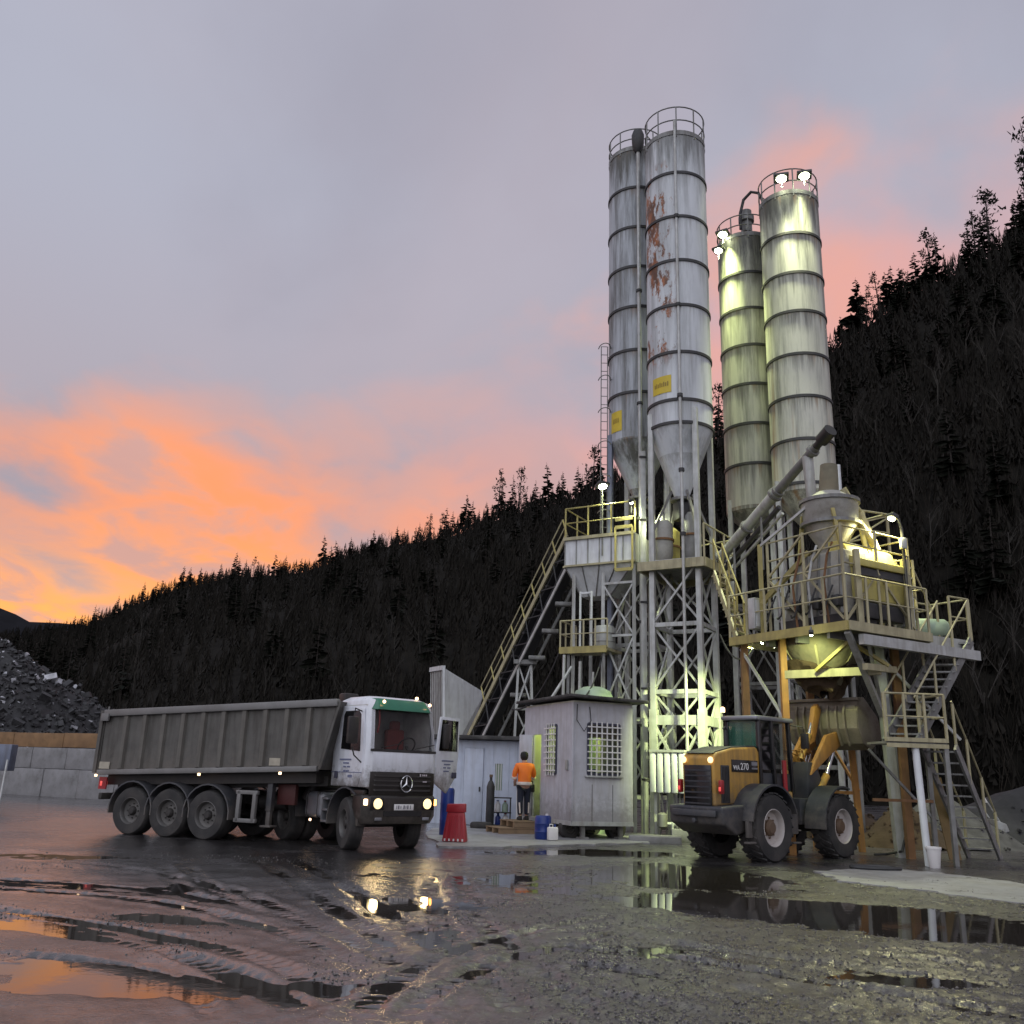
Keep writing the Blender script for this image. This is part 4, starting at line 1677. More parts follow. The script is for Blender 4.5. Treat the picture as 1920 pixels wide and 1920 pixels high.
# counterweight
mb = MB()
prof = [(-1.40, .72), (-1.45, 1.05), (-.58, 1.10), (-.58, .60), (-1.0, .52)]
mb.prism([(x, -.66, z) for x, z in prof], (0, 1.32, 0))
mb.make('counterweight', 'loader_dark', ld_, bevel=.05, seg=3)
mb = MB()
mb.box((-1.47, 0, .92), (.06, 1.05, .12))
mb.tube((-1.50, 0, .78), (-1.38, 0, .78), .05, n=10)
mb.make('tow_bar', 'mudguard', ld_, bevel=.02)
mb = MB()
mb.box((-.78, -.78, .66), (.16, .06, .34))
mb.box((-.78, -.80, .40), (.26, .12, .04))
mb.make('rear_step', 'loader_dark', ld_, bevel=.01)
# frames
mb = MB()
mb.box((.35, 0, .95), (1.7, .70, .55))
mb.make('rear_frame', 'loader_dark', ld_, bevel=.04)
mb = MB()
mb.box((2.55, 0, .95), (1.5, .66, .55))
mb.hexa([(2.2, -.30, 1.2), (3.1, -.30, 1.2), (3.1, .30, 1.2), (2.2, .30, 1.2)], [(2.25, -.30, 2.0), (2.55, -.30, 2.0), (2.55, .30, 2.0), (2.25, .30, 2.0)])
mb.make('front_frame', 'loader_dark', ld_, bevel=.03)
mb = MB()
mb.tube((1.42, 0, .55), (1.42, 0, 1.35), .14, n=12)
mb.make('articulation_pin', 'dark_steel', ld_, smooth=True)
for sd in (-1, 1):
    arch(ld_, (0, sd * (LW - .22), RL + .02), RL + .12, .52, RAD(18), RAD(172), .04, 'loader_dark', 'rear_fender')
    arch(ld_, (2.66, sd * (LW - .22), RL + .02), RL + .12, .50, RAD(70), RAD(185), .04, 'loader_dark', 'front_fender')
    mb = MB()
    mb.box((.78, sd * .62, .78), (.36, .34, .5))
    for z in (.36, .60):
        mb.box((.92, sd * .74, z), (.30, .10, .04))
    mb.make('side_step', 'loader_dark', ld_, bevel=.02)
# cab
cb0, cb1, cyw, cz0, cz1 = .24, 1.42, .40, 1.30, 2.80
for (x, y) in ((cb0, -cyw), (cb0, cyw), (cb1, -cyw), (cb1, cyw), (cb0 + .52, -cyw)):
    mb = MB()
    mb.beam((x, y, cz0), (x + (.02 if x == cb0 else -.05), y * .97, cz1), .085)
    mb.make('cab_pillar', 'black_gloss', ld_, bevel=.01)
mb = MB()
mb.box(((cb0 + cb1) / 2 - .02, 0, cz1 + .04), (cb1 - cb0 + .22, 2 * cyw + .12, .10))
mb.make('cab_roof', 'tank_alu', ld_, bevel=.04)
mb = MB()
mb.box(((cb0 + cb1) / 2, 0, 1.45), (cb1 - cb0 - .02, 2 * cyw - .03, .55))
mb.make('cab_base', 'loader_dark', ld_, bevel=.02)
for nm, c_, d_, mn in (('rear_window', (cb0 + .005, 0, 2.35), (.012, 2 * cyw - .10, .85), 'green_glass'), ('side_window', (cb0 + .27, -cyw + .01, 2.28), (.44, .012, .98), 'side_glass'),
                       ('side_window', (cb0 + .85, -cyw + .012, 2.2), (.58, .012, 1.12), 'windscreen'), ('front_window', (cb1 - .03, 0, 2.3), (.012, 2 * cyw - .1, 1.0), 'clear_glass'),
                       ('side_window', ((cb0 + cb1) / 2, cyw - .01, 2.3), (1.05, .012, 1.0), 'clear_glass')):
    mb = MB()
    mb.box(c_, d_)
    mb.make(nm, mn, ld_)
mb = MB()
mb.box((.62, 0, 1.95), (.14, .42, .62))
mb.box((.80, 0, 1.75), (.42, .42, .16))
mb.make('seat', 'black_plastic', ld_, bevel=.05)
mb = MB()
mb.tube((1.12, -cyw - .03, 1.05), (1.10, -cyw - .03, 2.0), .05, n=8)
mb.make('grab_post', 'red_paint', ld_, smooth=True)
mb = MB()
mb.box((1.10, -cyw + .0, 1.18), (.5, .10, .36))
mb.make('side_box', 'loader_orange', ld_, bevel=.03)
mb = MB()
mb.tube((.22, cyw - .02, 2.7), (.16, cyw + .03, 2.98), .018, n=6)
bq = mb.make('beacon_stalk', 'black_plastic', ld_)
mb = MB()
mb.lathe([(.05, 0), (.05, .08), (.03, .11), (.001, .115)], 12, (.16, cyw + .03, 2.97))
mb.make('beacon', 'marker_glow', bq, smooth=True)
mb = MB()
mb.path([(1.45, -cyw, 2.75), (1.60, -cyw - .22, 2.72), (1.60, -cyw - .24, 2.60)], .014, 6)
mb.box((1.60, -cyw - .25, 2.42), (.06, .17, .32))
mb.make('mirror', 'black_plastic', ld_, bevel=.01)
mb = MB()
mb.path([(.1, yh - .08, 2.28), (.1, yh - .08, 2.60), (.06, yh - .06, 2.64)], .05, 8)
mb.make('exhaust_pipe', 'dark_steel', ld_, smooth=True)
# boom, linkage, bucket (raised)
UPZ = .34
for y in (-.30, .30):
    mb = MB()
    mb.prism([(2.30, y - .05, 1.72), (2.42, y - .05, 1.95), (3.05, y - .05, 2.62), (3.70, y - .05, 2.76), (3.86, y - .05, 2.56), (3.65, y - .05, 2.42), (3.15, y - .05, 2.17)], (0, .10, 0))
    mb.make('boom_arm', 'orange_steel', ld_, bevel=.015)
    mb = MB()
    mb.tube((2.55, y, 1.30), (3.0, y, 1.72), .085, n=12)
    cy = mb.make('lift_cylinder', 'loader_orange', ld_, smooth=True)
    mb = MB()
    mb.tube((3.0, y, 1.72), (3.35, y, 2.28), .045, n=10)
    mb.make('cylinder_rod', 'chrome', cy, smooth=True)
mb = MB()
mb.prism([(2.80, -.06, 2.40), (3.02, -.06, 2.48), (3.36, -.06, 3.22), (3.24, -.06, 3.36), (3.08, -.06, 3.25)], (0, .12, 0))
mb.make('bell_crank', 'orange_steel', ld_, bevel=.015)
mb = MB()
mb.tube((2.45, 0, 2.05), (2.85, 0, 2.62), .075, n=12)
cy = mb.make('tilt_cylinder', 'loader_orange', ld_, smooth=True)
mb = MB()
mb.tube((2.85, 0, 2.62), (3.18, 0, 3.22), .038, n=10)
mb.make('cylinder_rod', 'chrome', cy, smooth=True)
mb = MB()
for k in range(4):
    mb.path([(2.35, -.18 + .12 * k, 1.95), (2.2 - .05 * k, -.2 + .12 * k, 2.25), (2.5, -.15 + .1 * k, 2.40 - .08 * k), (2.75, -.1 + .05 * k, 2.2)], .018, 5)
mb.make('hydraulic_hose', 'orange_steel', ld_, smooth=True)
BW = .92
bprof = [(x, z + UPZ) for x, z in [(3.55, 3.10), (3.42, 2.85), (3.44, 2.45), (3.62, 2.12), (3.95, 1.98), (4.55, 2.30)]]
mb = MB()
ins = [(x, z + UPZ) for x, z in [(3.60, 3.06), (3.48, 2.84), (3.50, 2.48), (3.66, 2.17), (3.95, 2.04), (4.53, 2.35)]]
mb.prism([(x, -BW, z) for x, z in bprof] + [(x, -BW, z) for x, z in reversed(ins)], (0, 2 * BW, 0))
bk = mb.make('bucket', 'bucket_steel', ld_)
for y in (-BW + .012, BW - .012):
    mb = MB()
    mb.prism([(x, y - .02, z) for x, z in bprof] + [(4.35, y - .02, 2.75 + UPZ), (3.75, y - .02, 3.18 + UPZ)], (0, .04, 0))
    mb.make('side_plate', 'bucket_steel', bk, bevel=.01)
for y in (-.62, -.42, -.20, .0, .20, .42, .62):
    mb = MB()
    mb.prism([(3.40, y - .02, 2.98 + UPZ), (3.34, y - .02, 2.80 + UPZ), (3.36, y - .02, 2.45 + UPZ), (3.55, y - .02, 2.06 + UPZ), (3.62, y - .02, 2.12 + UPZ), (3.44, y - .02, 2.46 + UPZ), (3.42, y - .02, 2.82 + UPZ), (3.47, y - .02, 2.95 + UPZ)], (0, .045, 0))
    mb.make('back_rib', 'bucket_steel', bk)
mb = MB()
mb.box((3.54, 0, 3.12 + UPZ), (.16, 2 * BW + .04, .07))
mb.make('top_lip', 'bucket_steel', bk, bevel=.01)
mb = MB()
mb.box((3.50, 0, 2.93 + UPZ), (.12, 2 * BW - .1, .09))
mb.make('back_stiffener', 'bucket_steel', bk, bevel=.01)

# ================================================================== plant helpers
def member(par, name, p, q, w, matn, h=None, rnd_=False, n=8):
    mb = MB()
    if rnd_:
        mb.tube(p, q, w / 2, n=n)
    else:
        mb.beam(p, q, w, h)
    return mb.make(name, matn, par, world=True, smooth=rnd_)


def railing(par, pts, h=1.0, step=.9, matn='rail_yellow', r=.022, knee=True, posts=True, first=True):
    pts = [Vector(p) for p in pts]
    for a, b_ in zip(pts, pts[1:]):
        n = max(1, round((b_ - a).length / step))
        if posts:
            for i in range(0 if (first or a is not pts[0]) else 1, n + (b_ is pts[-1])):
                p = a.lerp(b_, i / n)
                member(par, 'railing_post', p, p + V(0, 0, h), r * 2.2, matn)
        member(par, 'handrail', a + V(0, 0, h), b_ + V(0, 0, h), r * 2.2, matn, rnd_=True, n=6)
        if knee:
            member(par, 'knee_rail', a + V(0, 0, h * .52), b_ + V(0, 0, h * .52), r * 1.7, matn, rnd_=True, n=6)


def stairs(par, p, q, side, n, matn='galv_dark', rails=True, rmat='rail_pale', tread=.22):
    p, q, side = Vector(p), Vector(q), Vector(side)
    for s in (-.5, .5):
        member(par, 'stringer', p + side * s, q + side * s, .05, matn, .20)
    for i in range(1, n + 1):
        c_ = p.lerp(q, i / (n + .5))
        mb = MB()
        d = (q - p)
        d.z = 0
        d.normalize()
        mb.beam(c_ - side * .5, c_ + side * .5, tread, .035, up=(0, 0, 1))
        mb.make('tread', matn, par, world=True)
    if rails:
        for s in (-.5, .5):
            a, b_ = p + side * s, q + side * s
            for f in (.04, .35, .68, .98):
                o = a.lerp(b_, f)
                member(par, 'railing_post', o, o + V(0, 0, .95), .045, rmat)
            member(par, 'handrail', a + V(0, 0, .95), b_ + V(0, 0, .95), .045, rmat, rnd_=True)


def silomat(name, col, topz, grime, rustdir=None, rz=(0, 0), seed=0., botrust=0., rings=None, runs=.6, runcol=(.09, .085, .07)):
    m = bpy.data.materials.new(name)
    m.use_nodes = True
    t = m.node_tree
    b = t.nodes['Principled BSDF']
    b.inputs['Roughness'].default_value = .5
    co = t.nodes.new('ShaderNodeTexCoord')
    sp = t.nodes.new('ShaderNodeSeparateXYZ')
    t.links.new(co.outputs['Object'], sp.inputs[0])

    def noi(scale, sxyz, det=6, off=0., rough=.6):
        mp = t.nodes.new('ShaderNodeMapping')
        t.links.new(co.outputs['Object'], mp.inputs[0])
        mp.inputs['Scale'].default_value = sxyz
        mp.inputs['Location'].default_value = (off, off, off)
        n = t.nodes.new('ShaderNodeTexNoise')
        n.inputs['Scale'].default_value = scale
        n.inputs['Detail'].default_value = det
        n.inputs['Roughness'].default_value = rough
        t.links.new(mp.outputs[0], n.inputs['Vector'])
        return n.outputs['Fac']

    def mr_(s, a, b_, c_, d_):
        n = t.nodes.new('ShaderNodeMapRange')
        t.links.new(s, n.inputs[0])
        for i, q in enumerate((a, b_, c_, d_)):
            n.inputs[i + 1].default_value = q
        return n.outputs[0]

    def mth(op, a, b_):
        n = t.nodes.new('ShaderNodeMath')
        n.operation = op
        for i, q in enumerate((a, b_)):
            if isinstance(q, (int, float)):
                n.inputs[i].default_value = q
            else:
                t.links.new(q, n.inputs[i])
        return n.outputs[0]

    def mixc(f, a, b_):
        n = t.nodes.new('ShaderNodeMix')
        n.data_type = 'RGBA'
        t.links.new(f, n.inputs[0])
        for i, q in ((6, a), (7, b_)):
            if isinstance(q, tuple):
                n.inputs[i].default_value = (*q, 1)
            else:
                t.links.new(q, n.inputs[i])
        return n.outputs[2]
    base = mixc(mr_(noi(1.2, (1, 1, .5), 5, seed), .3, .7, 0, 1), tuple(c_ * .82 for c_ in col), col)
    st = mr_(noi(2.6, (1, 1, .07), 7, seed + 3, .7), .45, .64, 0, grime)
    c1_ = mixc(st, base, (.10, .10, .095))
    # weather-blackened band under the rim, running down in streaks
    run = mth('ADD', mr_(sp.outputs[2], topz - 3.2, topz - .3, -.55, .45), mth('MULTIPLY', mth('SUBTRACT', noi(3.4, (1, 1, .10), 7, seed + 9, .7), .5), 2.6))
    c1_ = mixc(mr_(run, .0, .55, 0, min(1, grime + .25)), c1_, (.075, .075, .068))
    if rings:   # dirt washed down from every ring flange
        fr_z = mth('FRACT', mth('DIVIDE', mth('SUBTRACT', sp.outputs[2], rings[0]), (rings[0] - rings[-1]) / (len(rings) - 1)), 0.0)
        fr_n = mth('ADD', fr_z, mth('MULTIPLY', mth('SUBTRACT', noi(5.2, (1, 1, .03), 6, seed + 20, .75), .5), 2.4))
        rn_ = mr_(fr_n, .62, 1.12, 0, runs)
        c1_ = mixc(rn_, c1_, runcol)
        rn2 = mth('ADD', fr_z, mth('MULTIPLY', mth('SUBTRACT', noi(3.1, (1, 1, .03), 6, seed + 27, .7), .5), 2.6))
        c1_ = mixc(mr_(rn2, 1.0, 1.35, 0, runs * .8), c1_, (.24, .13, .05))
    if rustdir:
        dn = t.nodes.new('ShaderNodeVectorMath')
        dn.operation = 'DOT_PRODUCT'
        t.links.new(co.outputs['Object'], dn.inputs[0])
        dn.inputs[1].default_value = (rustdir[0], rustdir[1], 0)
        sec = mr_(dn.outputs['Value'], .58, .84, 0, 1)
        zz_ = mth('MULTIPLY', mr_(sp.outputs[2], rz[0], rz[0] + .7, 0, 1), mr_(sp.outputs[2], rz[1], rz[1] - .5, 0, 1))
        pat = mr_(noi(1.5, (1, 1, .42), 8, seed + 5, .74), .505, .545, 0, 1)
        rc = mixc(mr_(noi(4, (1, 1, .5), 5, 2), .4, .6, 0, 1), (.11, .045, .02), (.33, .11, .035))
        c1_ = mixc(mth('MULTIPLY', mth('MULTIPLY', sec, zz_), pat), c1_, rc)
    if botrust:
        rs = mr_(noi(2.2, (1, 1, .05), 6, seed + 12, .65), .54, .66, 0, botrust)
        rs = mth('MULTIPLY', rs, mr_(sp.outputs[2], topz - 5.5, topz - 8.5, .12, 1))
        c1_ = mixc(rs, c1_, (.30, .17, .07))
    t.links.new(c1_, b.inputs['Base Color'])
    M[name] = m


def silo(name, label, cx, cy, r, zc, zb_, ztop, rings, matn, signs=None, rail_h=1.0):
    o = thing(name, label, 'silo', (cx, cy, 0))
    mb = MB()
    mb.lathe([(r, zb_), (r, ztop)], 48, caps=False)
    mb.make('shell', matn, o, smooth=True)
    mb = MB()
    mb.lathe([(.22, zc - .12), (.22, zc), (r, zb_)], 48, caps=True)
    mb.make('cone', matn, o, smooth=True)
    mb = MB()
    mb.lathe([(r * 1.0, ztop - .02), (r * .95, ztop + .06), (.3, ztop + .22), (.001, ztop + .24)], 32, caps=False)
    mb.make('roof', matn, o, smooth=True)
    for z in rings:
        mb = MB()
        mb.lathe([(r * .99, z - .045), (r + .035, z - .045), (r + .035, z + .045), (r * .99, z + .045)], 48, caps=False)
        mb.make('ring_flange', 'dark_steel', o, smooth=True)
    mb = MB()
    for hh in (rail_h, rail_h * .5):
        pass
    for hh, nm in ((rail_h, 'handrail'), (rail_h * .5, 'knee_rail')):
        mb = MB()
        mb.path([(math.cos(a) * r * 1.0, math.sin(a) * r * 1.0, ztop + hh) for a in [2 * math.pi * i / 32 for i in range(32)]], .022, 6, closed=True)
        mb.make(nm, 'galv_dark', o, smooth=True)
    for k in range(10):
        a = 2 * math.pi * (k + .3) / 10
        mb = MB()
        mb.tube((math.cos(a) * r, math.sin(a) * r, ztop - .15), (math.cos(a) * r, math.sin(a) * r, ztop + rail_h), .024, n=6)
        mb.make('railing_post', 'galv_dark', o)
    mb = MB()
    mb.lathe([(r + .02, ztop - .06), (r + .02, ztop + .10)], 40, caps=False)
    mb.make('kick_plate', 'galv_dark', o, smooth=True)
    return o


def curvedpatch(par, cx, r, a0, a1, z0, z1, slope, name, matn, out=.012):
    mb = MB()
    n = 10
    vs, fs = [], []
    for i in range(n + 1):
        a = a0 + (a1 - a0) * i / n
        for (rr, zz_) in ((r + out, z0), (r + out, z1)):
            vs.append((rr * math.cos(a), rr * math.sin(a), zz_ + slope * (i / n - .5)))
    for i in range(n):
        fs.append((2 * i, 2 * i + 2, 2 * i + 3, 2 * i + 1))
    mb.add(vs, fs)
    return mb.make(name, matn, par, smooth=True)


def flood(name, label, pos, target, energy, size=.16, parent=None, spot=150, col=(.92, 1.0, .60), soft=.15, hang=-.35):
    pos, target = Vector(pos), Vector(target)
    d = (target - pos).normalized()
    o = thing(name, label, 'floodlight', pos)
    q = d.to_track_quat('Z', 'Y').to_matrix()
    mb = MB()
    mb.box(-d * .05, (size * 1.5, size * 1.15, .10), mat=q)
    mb.make('housing', 'lamp_body', o, bevel=.015)
    mb = MB()
    mb.lathe([(size * .52, 0), (size * .45, .03), (.001, .05)], 16, caps=False)
    mb.v = [tuple(q @ Vector(v) + d * .005) for v in mb.v]
    mb.make('lens', 'flood_glow', o, smooth=True)
    mb = MB()
    mb.tube((0, 0, hang), -d * .06, .02, n=6)
    mb.make('bracket', 'galv_dark', o)
    L = bpy.data.lights.new('floodlight_beam', 'SPOT')
    L.energy = energy
    L.color = col
    L.spot_size = RAD(spot)
    L.spot_blend = .7
    L.shadow_soft_size = soft
    lo = bpy.data.objects.new('floodlight_beam', L)
    C.objects.link(lo)
    lo.parent = o
    lo.location = d * .12
    lo.rotation_euler = d.to_track_quat('-Z', 'Y').to_euler()
    return o


# ================================================================== silos
R_S = .975
A_ = G(1229, 1572)
ab = V(math.cos(RAD(-30)), math.sin(RAD(-30)), 0)
bc = V(math.sin(RAD(30)), math.cos(RAD(30)), 0)
c2 = A_ + (ab + bc) * .69
c1_ = V(4.08, 28.35, 0)
c4_ = P(1493, 640, 27.6)
c3_ = P(1404, 640, 29.7)
silomat('silo_paint_a', (.47, .50, .54), P(1185, 278, 27.4).z, 1.0, seed=4., rings=[P(1190, y, 27.4).z for y in (351, 425, 499, 574, 655, 734)], runs=.75)
silomat('silo_paint_b', (.68, .71, .74), P(1262, 248, 25.2).z, .45, rustdir=(-.86, -.5), rz=(13.4, 20.8), seed=1., rings=[P(1268, y, 25.2).z for y in (322, 404, 486, 570, 658, 747)], runs=.35)
silomat('silo_paint_lit_c', (.56, .56, .47), P(1400, 437, 28.7).z, .75, seed=8., rings=[P(1405, y, 28.7).z for y in (508, 575, 644, 717, 791, 866)], runs=.75)  # cream base puts the floodlights' yellow-green wash into the colour
silomat('silo_paint_lit_d', (.62, .62, .53), P(1485, 360, 26.6).z, .70, seed=12., botrust=.85, rings=[P(1495, y, 26.65).z for y in (436, 510, 582, 662, 741, 821, 903)], runs=.8)  # base tinted cream as well, for the wash of the floodlights
s2 = silo('storage_silo', 'tall white silo with rust patches and yellow sign on the lattice tower', c2.x, c2.y, R_S, P(1272, 932, 26.2).z, P(1275, 792, 25.2).z, P(1262, 248, 25.2).z,
          [P(1268, y, 25.2).z for y in (322, 404, 486, 570, 658, 747, 790)], 'silo_paint_b', rail_h=1.0)
s1 = silo('storage_silo', 'grimy grey silo with yellow sign behind the rust-patched white silo', c1_.x, c1_.y, R_S, P(1195, 930, 28.35).z, P(1187, 820, 27.4).z, P(1185, 278, 27.4).z,
          [P(1190, y, 27.4).z for y in (351, 425, 499, 574, 655, 734)], 'silo_paint_a', rail_h=.8)
s3 = silo('storage_silo', 'streaked silo with a filter unit and bent pipe on its top', c3_.x, c3_.y, R_S, P(1410, 1000, 29.7).z, P(1410, 950, 28.7).z, P(1400, 437, 28.7).z,
          [P(1405, y, 28.7).z for y in (508, 575, 644, 717, 791, 866)], 'silo_paint_lit_c', rail_h=.8)
s4 = silo('storage_silo', 'streaked silo with two floodlights shining on its top rail', c4_.x, c4_.y, R_S, P(1515, 985, 27.6).z, P(1510, 915, 26.65).z, P(1485, 360, 26.65).z,
          [P(1495, y, 26.65).z for y in (436, 510, 582, 662, 741, 821, 903)], 'silo_paint_lit_d', rail_h=.9)


def face_ang(c, px_, y_, Y_):
    p = P(px_, y_, Y_)
    return math.atan2(p.y - c.y, p.x - c.x)


a0, a1 = face_ang(c2, 1222, 718, 25.75), face_ang(c2, 1258, 715, 25.27)
if a1 < a0:
    a0, a1 = a1, a0
sg = curvedpatch(s2, c2, R_S, a0, a1, P(1240, 736, 25.4).z, P(1240, 704, 25.4).z, 0, 'sign_panel', 'sign_yellow')
da = a1 - a0
for k in range(8):
    curvedpatch(sg, c2, R_S, a0 + da * (.14 + .095 * k), a0 + da * (.14 + .095 * k + .065), P(1240, 724, 25.4).z, P(1240, 717, 25.4).z + .03 * (k % 2), 0, 'sign_marks', 'sign_mark', .016)
a0, a1 = face_ang(c1_, 1146, 786, 28.0), face_ang(c1_, 1166, 786, 27.6)
if a1 < a0:
    a0, a1 = a1, a0
if a1 - a0 > 2:
    a0, a1 = a1, a0 + 2 * math.pi
sg = curvedpatch(s1, c1_, R_S, a0, a1, P(1155, 806, 27.6).z, P(1155, 768, 27.6).z, 0, 'sign_panel', 'sign_yellow')
da = a1 - a0
for k in range(5):
    curvedpatch(sg, c1_, R_S, a0 + da * (.2 + .12 * k), a0 + da * (.2 + .12 * k + .07), P(1155, 790, 27.6).z, P(1155, 781, 27.6).z, 0, 'sign_marks', 'sign_mark', .016)

# filling pipes
fp1 = thing('filling_pipe', 'upright filling pipe with a dark head in front of the grimy silo', 'pipe', (P(1206, 1560, 27.1).x, 27.1, 0))
zt1 = P(1192, 262, 27.15).z
pb = P(1206, 1560, 27.1)
member(fp1, 'pipe', (pb.x, 27.1, 0), (pb.x, 27.1, zt1), .12, 'galv', rnd_=True, n=12)
mb = MB()
mb.lathe([(.10, -.55), (.16, -.45), (.21, -.2), (.22, .12), (.16, .30), (.001, .36)], 16, (pb.x, 27.1, zt1))
mb.make('pipe_head', 'dark_steel', fp1, world=True, smooth=True)
for z in (3, 6, 9.2, 13, 17):
    mb = MB()
    mb.lathe([(.08, z - .04), (.10, z - .04), (.10, z + .04), (.08, z + .04)], 12, (pb.x, 27.1, 0))
    mb.make('pipe_clamp', 'dark_steel', fp1, world=True)
fp2 = thing('filling_pipe', 'slim upright pipe fixed to the front of the rust-patched silo', 'pipe', (0, 0, 0))
aa = face_ang(c2, 1272, 600, 25.2)
pp = V(c2.x + (R_S + .10) * math.cos(aa), c2.y + (R_S + .10) * math.sin(aa), 0)
fp2.location = pp
ROOTM[fp2.name] = Matrix.Translation(pp)
member(fp2, 'pipe', pp + V(0, 0, .05), pp + V(0, 0, P(1264, 225, 25.1).z), .09, 'galv', rnd_=True, n=10)
for y in (880, 1000, 740, 570, 404):
    z = P(1275, y, 25.1).z
    mb = MB()
    mb.lathe([(.05, z - .05), (.085, z - .05), (.085, z + .05), (.05, z + .05)], 12, (pp.x, pp.y, 0))
    mb.make('pipe_clamp', 'dark_steel', fp2, world=True)
# filter and bent pipe on silo 3
fu = thing('dust_filter', 'small round dust filter with bent hose on top of the streaked silo', 'filter', P(1400, 430, 29.3))
zf = P(1400, 432, 29.3)
mb = MB()
mb.lathe([(.20, -.1), (.20, .30), (.28, .34), (.28, .55), (.20, .60), (.20, .78), (.10, .84)], 16, zf)
mb.make('filter_body', 'galv_dark', fu, world=True, smooth=True)
mb = MB()
q0, q1 = P(1389, 430, 29.0), P(1432, 392, 28.3)
pts = [q0, P(1388, 400, 29.0), P(1394, 375, 28.9), P(1408, 360, 28.7), P(1422, 362, 28.5), P(1430, 378, 28.4), P(1432, 400, 28.3)]
mb.path(pts, .055, 8)
mb.make('bent_pipe', 'dark_steel', fu, world=True, smooth=True)
# floodlights
flood('floodlight', 'bright floodlight on the top rail of the double-lamp silo, beside its twin', P(1465, 335, 26.42), (7.9, 23.6, 6), 3900, size=.32, spot=54, col=(.95, 1, .58))
flood('floodlight', 'bright floodlight at the outer end of the double-lamp silo rail', P(1508, 330, 26.42), (8.7, 23.6, 6), 3900, size=.32, spot=54, col=(.95, 1, .58))
flood('floodlight', 'upper of two floodlights on the left rim of the filter silo', P(1355, 440, 29.0), (5.9, 27.0, 7), 3600, size=.30, spot=70, col=(.88, 1, .42))
flood('floodlight', 'lower of two floodlights on the left rim of the filter silo', P(1347, 470, 28.9), (5.5, 27.2, 8), 2400, size=.26, spot=70, col=(.88, 1, .42))


def lampwash(par, pos, e, col=(.93, 1, .58)):
    pass


# ================================================================== lattice towers under silos 1 and 2
def column(par, name, p, z0, z1, w, matn, h=None):
    mb = MB()
    mb.box((p.x, p.y, (z0 + z1) / 2), (w, h or w, z1 - z0), rz=RAD(-30))
    return mb.make(name, matn, par, world=True)


def lattice(par, cols, levels, w, matn, xs=None, hw=.10):
    n = len(cols)
    for i in range(n):
        a, b_ = cols[i], cols[(i + 1) % n]
        for k, z in enumerate(levels):
            member(par, 'cross_beam', V(a.x, a.y, z), V(b_.x, b_.y, z), hw, matn, hw * 1.3)
        for k in range(len(levels) - 1):
            z0, z1 = levels[k], levels[k + 1]
            member(par, 'brace', V(a.x, a.y, z0 + .05), V(b_.x, b_.y, z1 - .05), w, matn)
            off = (V(0, 0, 1).cross(b_ - a)).normalized() * w * 1.1
            member(par, 'brace', V(b_.x, b_.y, z0 + .05) + off, V(a.x, a.y, z1 - .05) + off, w, matn)


SQ = 1.38
B_, Cc, D_ = A_ + ab * SQ, A_ + ab * SQ + bc * SQ, A_ + bc * SQ
tw = thing('silo_tower', 'pale steel lattice tower of four columns carrying the rust-patched silo', 'tower', c2)
ztw = P(1275, 792, 25.2).z
zA = lambda y: P(1225, y, 25.9).z
for p in (A_, B_, Cc, D_):
    column(tw, 'column', p, -.05, ztw + .5, .15, 'galv')
    column(tw, 'column_sleeve', p, .0, zA(1330), .21, 'galv')
lattice(tw, [A_, B_, Cc, D_], [zA(1410), zA(1297), zA(1172), zA(1055)], .055, 'galv', hw=.09)
for a, b_ in ((A_, B_), (B_, Cc)):
    z = zA(1350)
    member(tw, 'main_beam', V(a.x, a.y, z), V(b_.x, b_.y, z), .12, 'galv', .26)
    mid = (a + b_) / 2
    for e in (a, b_):
        member(tw, 'brace', V(e.x, e.y, z - .1), V(mid.x, mid.y, zA(1415)) + (e - mid) * .3, .07, 'galv')
for p in (A_, B_, Cc, D_):
    member(tw, 'cone_strut', V(p.x, p.y, zA(1000)), V(c2.x, c2.y, 0) + (p - c2) * .35 + V(0, 0, P(1272, 925, 26.2).z), .07, 'galv_dark')
# working deck under the cones
zd = zA(1060)
dk = thing('silo_platform', 'working platform with yellow edge beams under the silo cones', 'platform', V(c2.x, c2.y, zd))
e0, e1, e2, e3 = A_ - ab * .35 - bc * .2, B_ + ab * .25 - bc * .25, Cc + ab * .45 + bc * .6, D_ - ab * .35 + bc * 1.2
mb = MB()
mb.prism([V(e.x, e.y, zd) for e in (e0, e1, e2, e3)], (0, 0, .05))
mb.make('deck', 'galv_dark', dk, world=True)
for a, b_ in ((e0, e1), (e1, e2), (e2, e3), (e3, e0)):
    member(dk, 'edge_beam', V(a.x, a.y, zd - .06), V(b_.x, b_.y, zd - .06), .08, 'rail_pale', .26)
railing(dk, [V(e1.x, e1.y, zd + .05), V(e2.x, e2.y, zd + .05), V(e3.x, e3.y, zd + .05)], 1.0, .8, 'rail_pale')
# slide gates and screw inlets below the cones
for cc, zc_, nm, lb in ((c2, P(1272, 932, 26.2).z, 'cone_valve', 'dark valve block below the rust-patched silo cone'), (c1_, P(1195, 930, 28.35).z, 'cone_valve', 'dark valve block below the grimy silo cone')):
    vv_ = thing(nm, lb, 'valve', V(cc.x, cc.y, zc_ - .7))
    mb = MB()
    mb.lathe([(.30, zc_ - .14), (.34, zc_ - .14), (.34, zc_ - .06), (.30, zc_ - .06)], 20, (cc.x, cc.y, 0))
    mb.make('flange', 'galv_dark', vv_, world=True)
    mb = MB()
    mb.box((cc.x, cc.y, zc_ - .45), (.42, .42, .55), rz=.3)
    mb.make('valve_body', 'dark_steel', vv_, world=True, bevel=.03)
    mb = MB()
    mb.box((cc.x + .35, cc.y - .1, zc_ - .40), (.35, .14, .14), rz=.3)
    mb.make('actuator', 'galv_dark', vv_, world=True, bevel=.02)
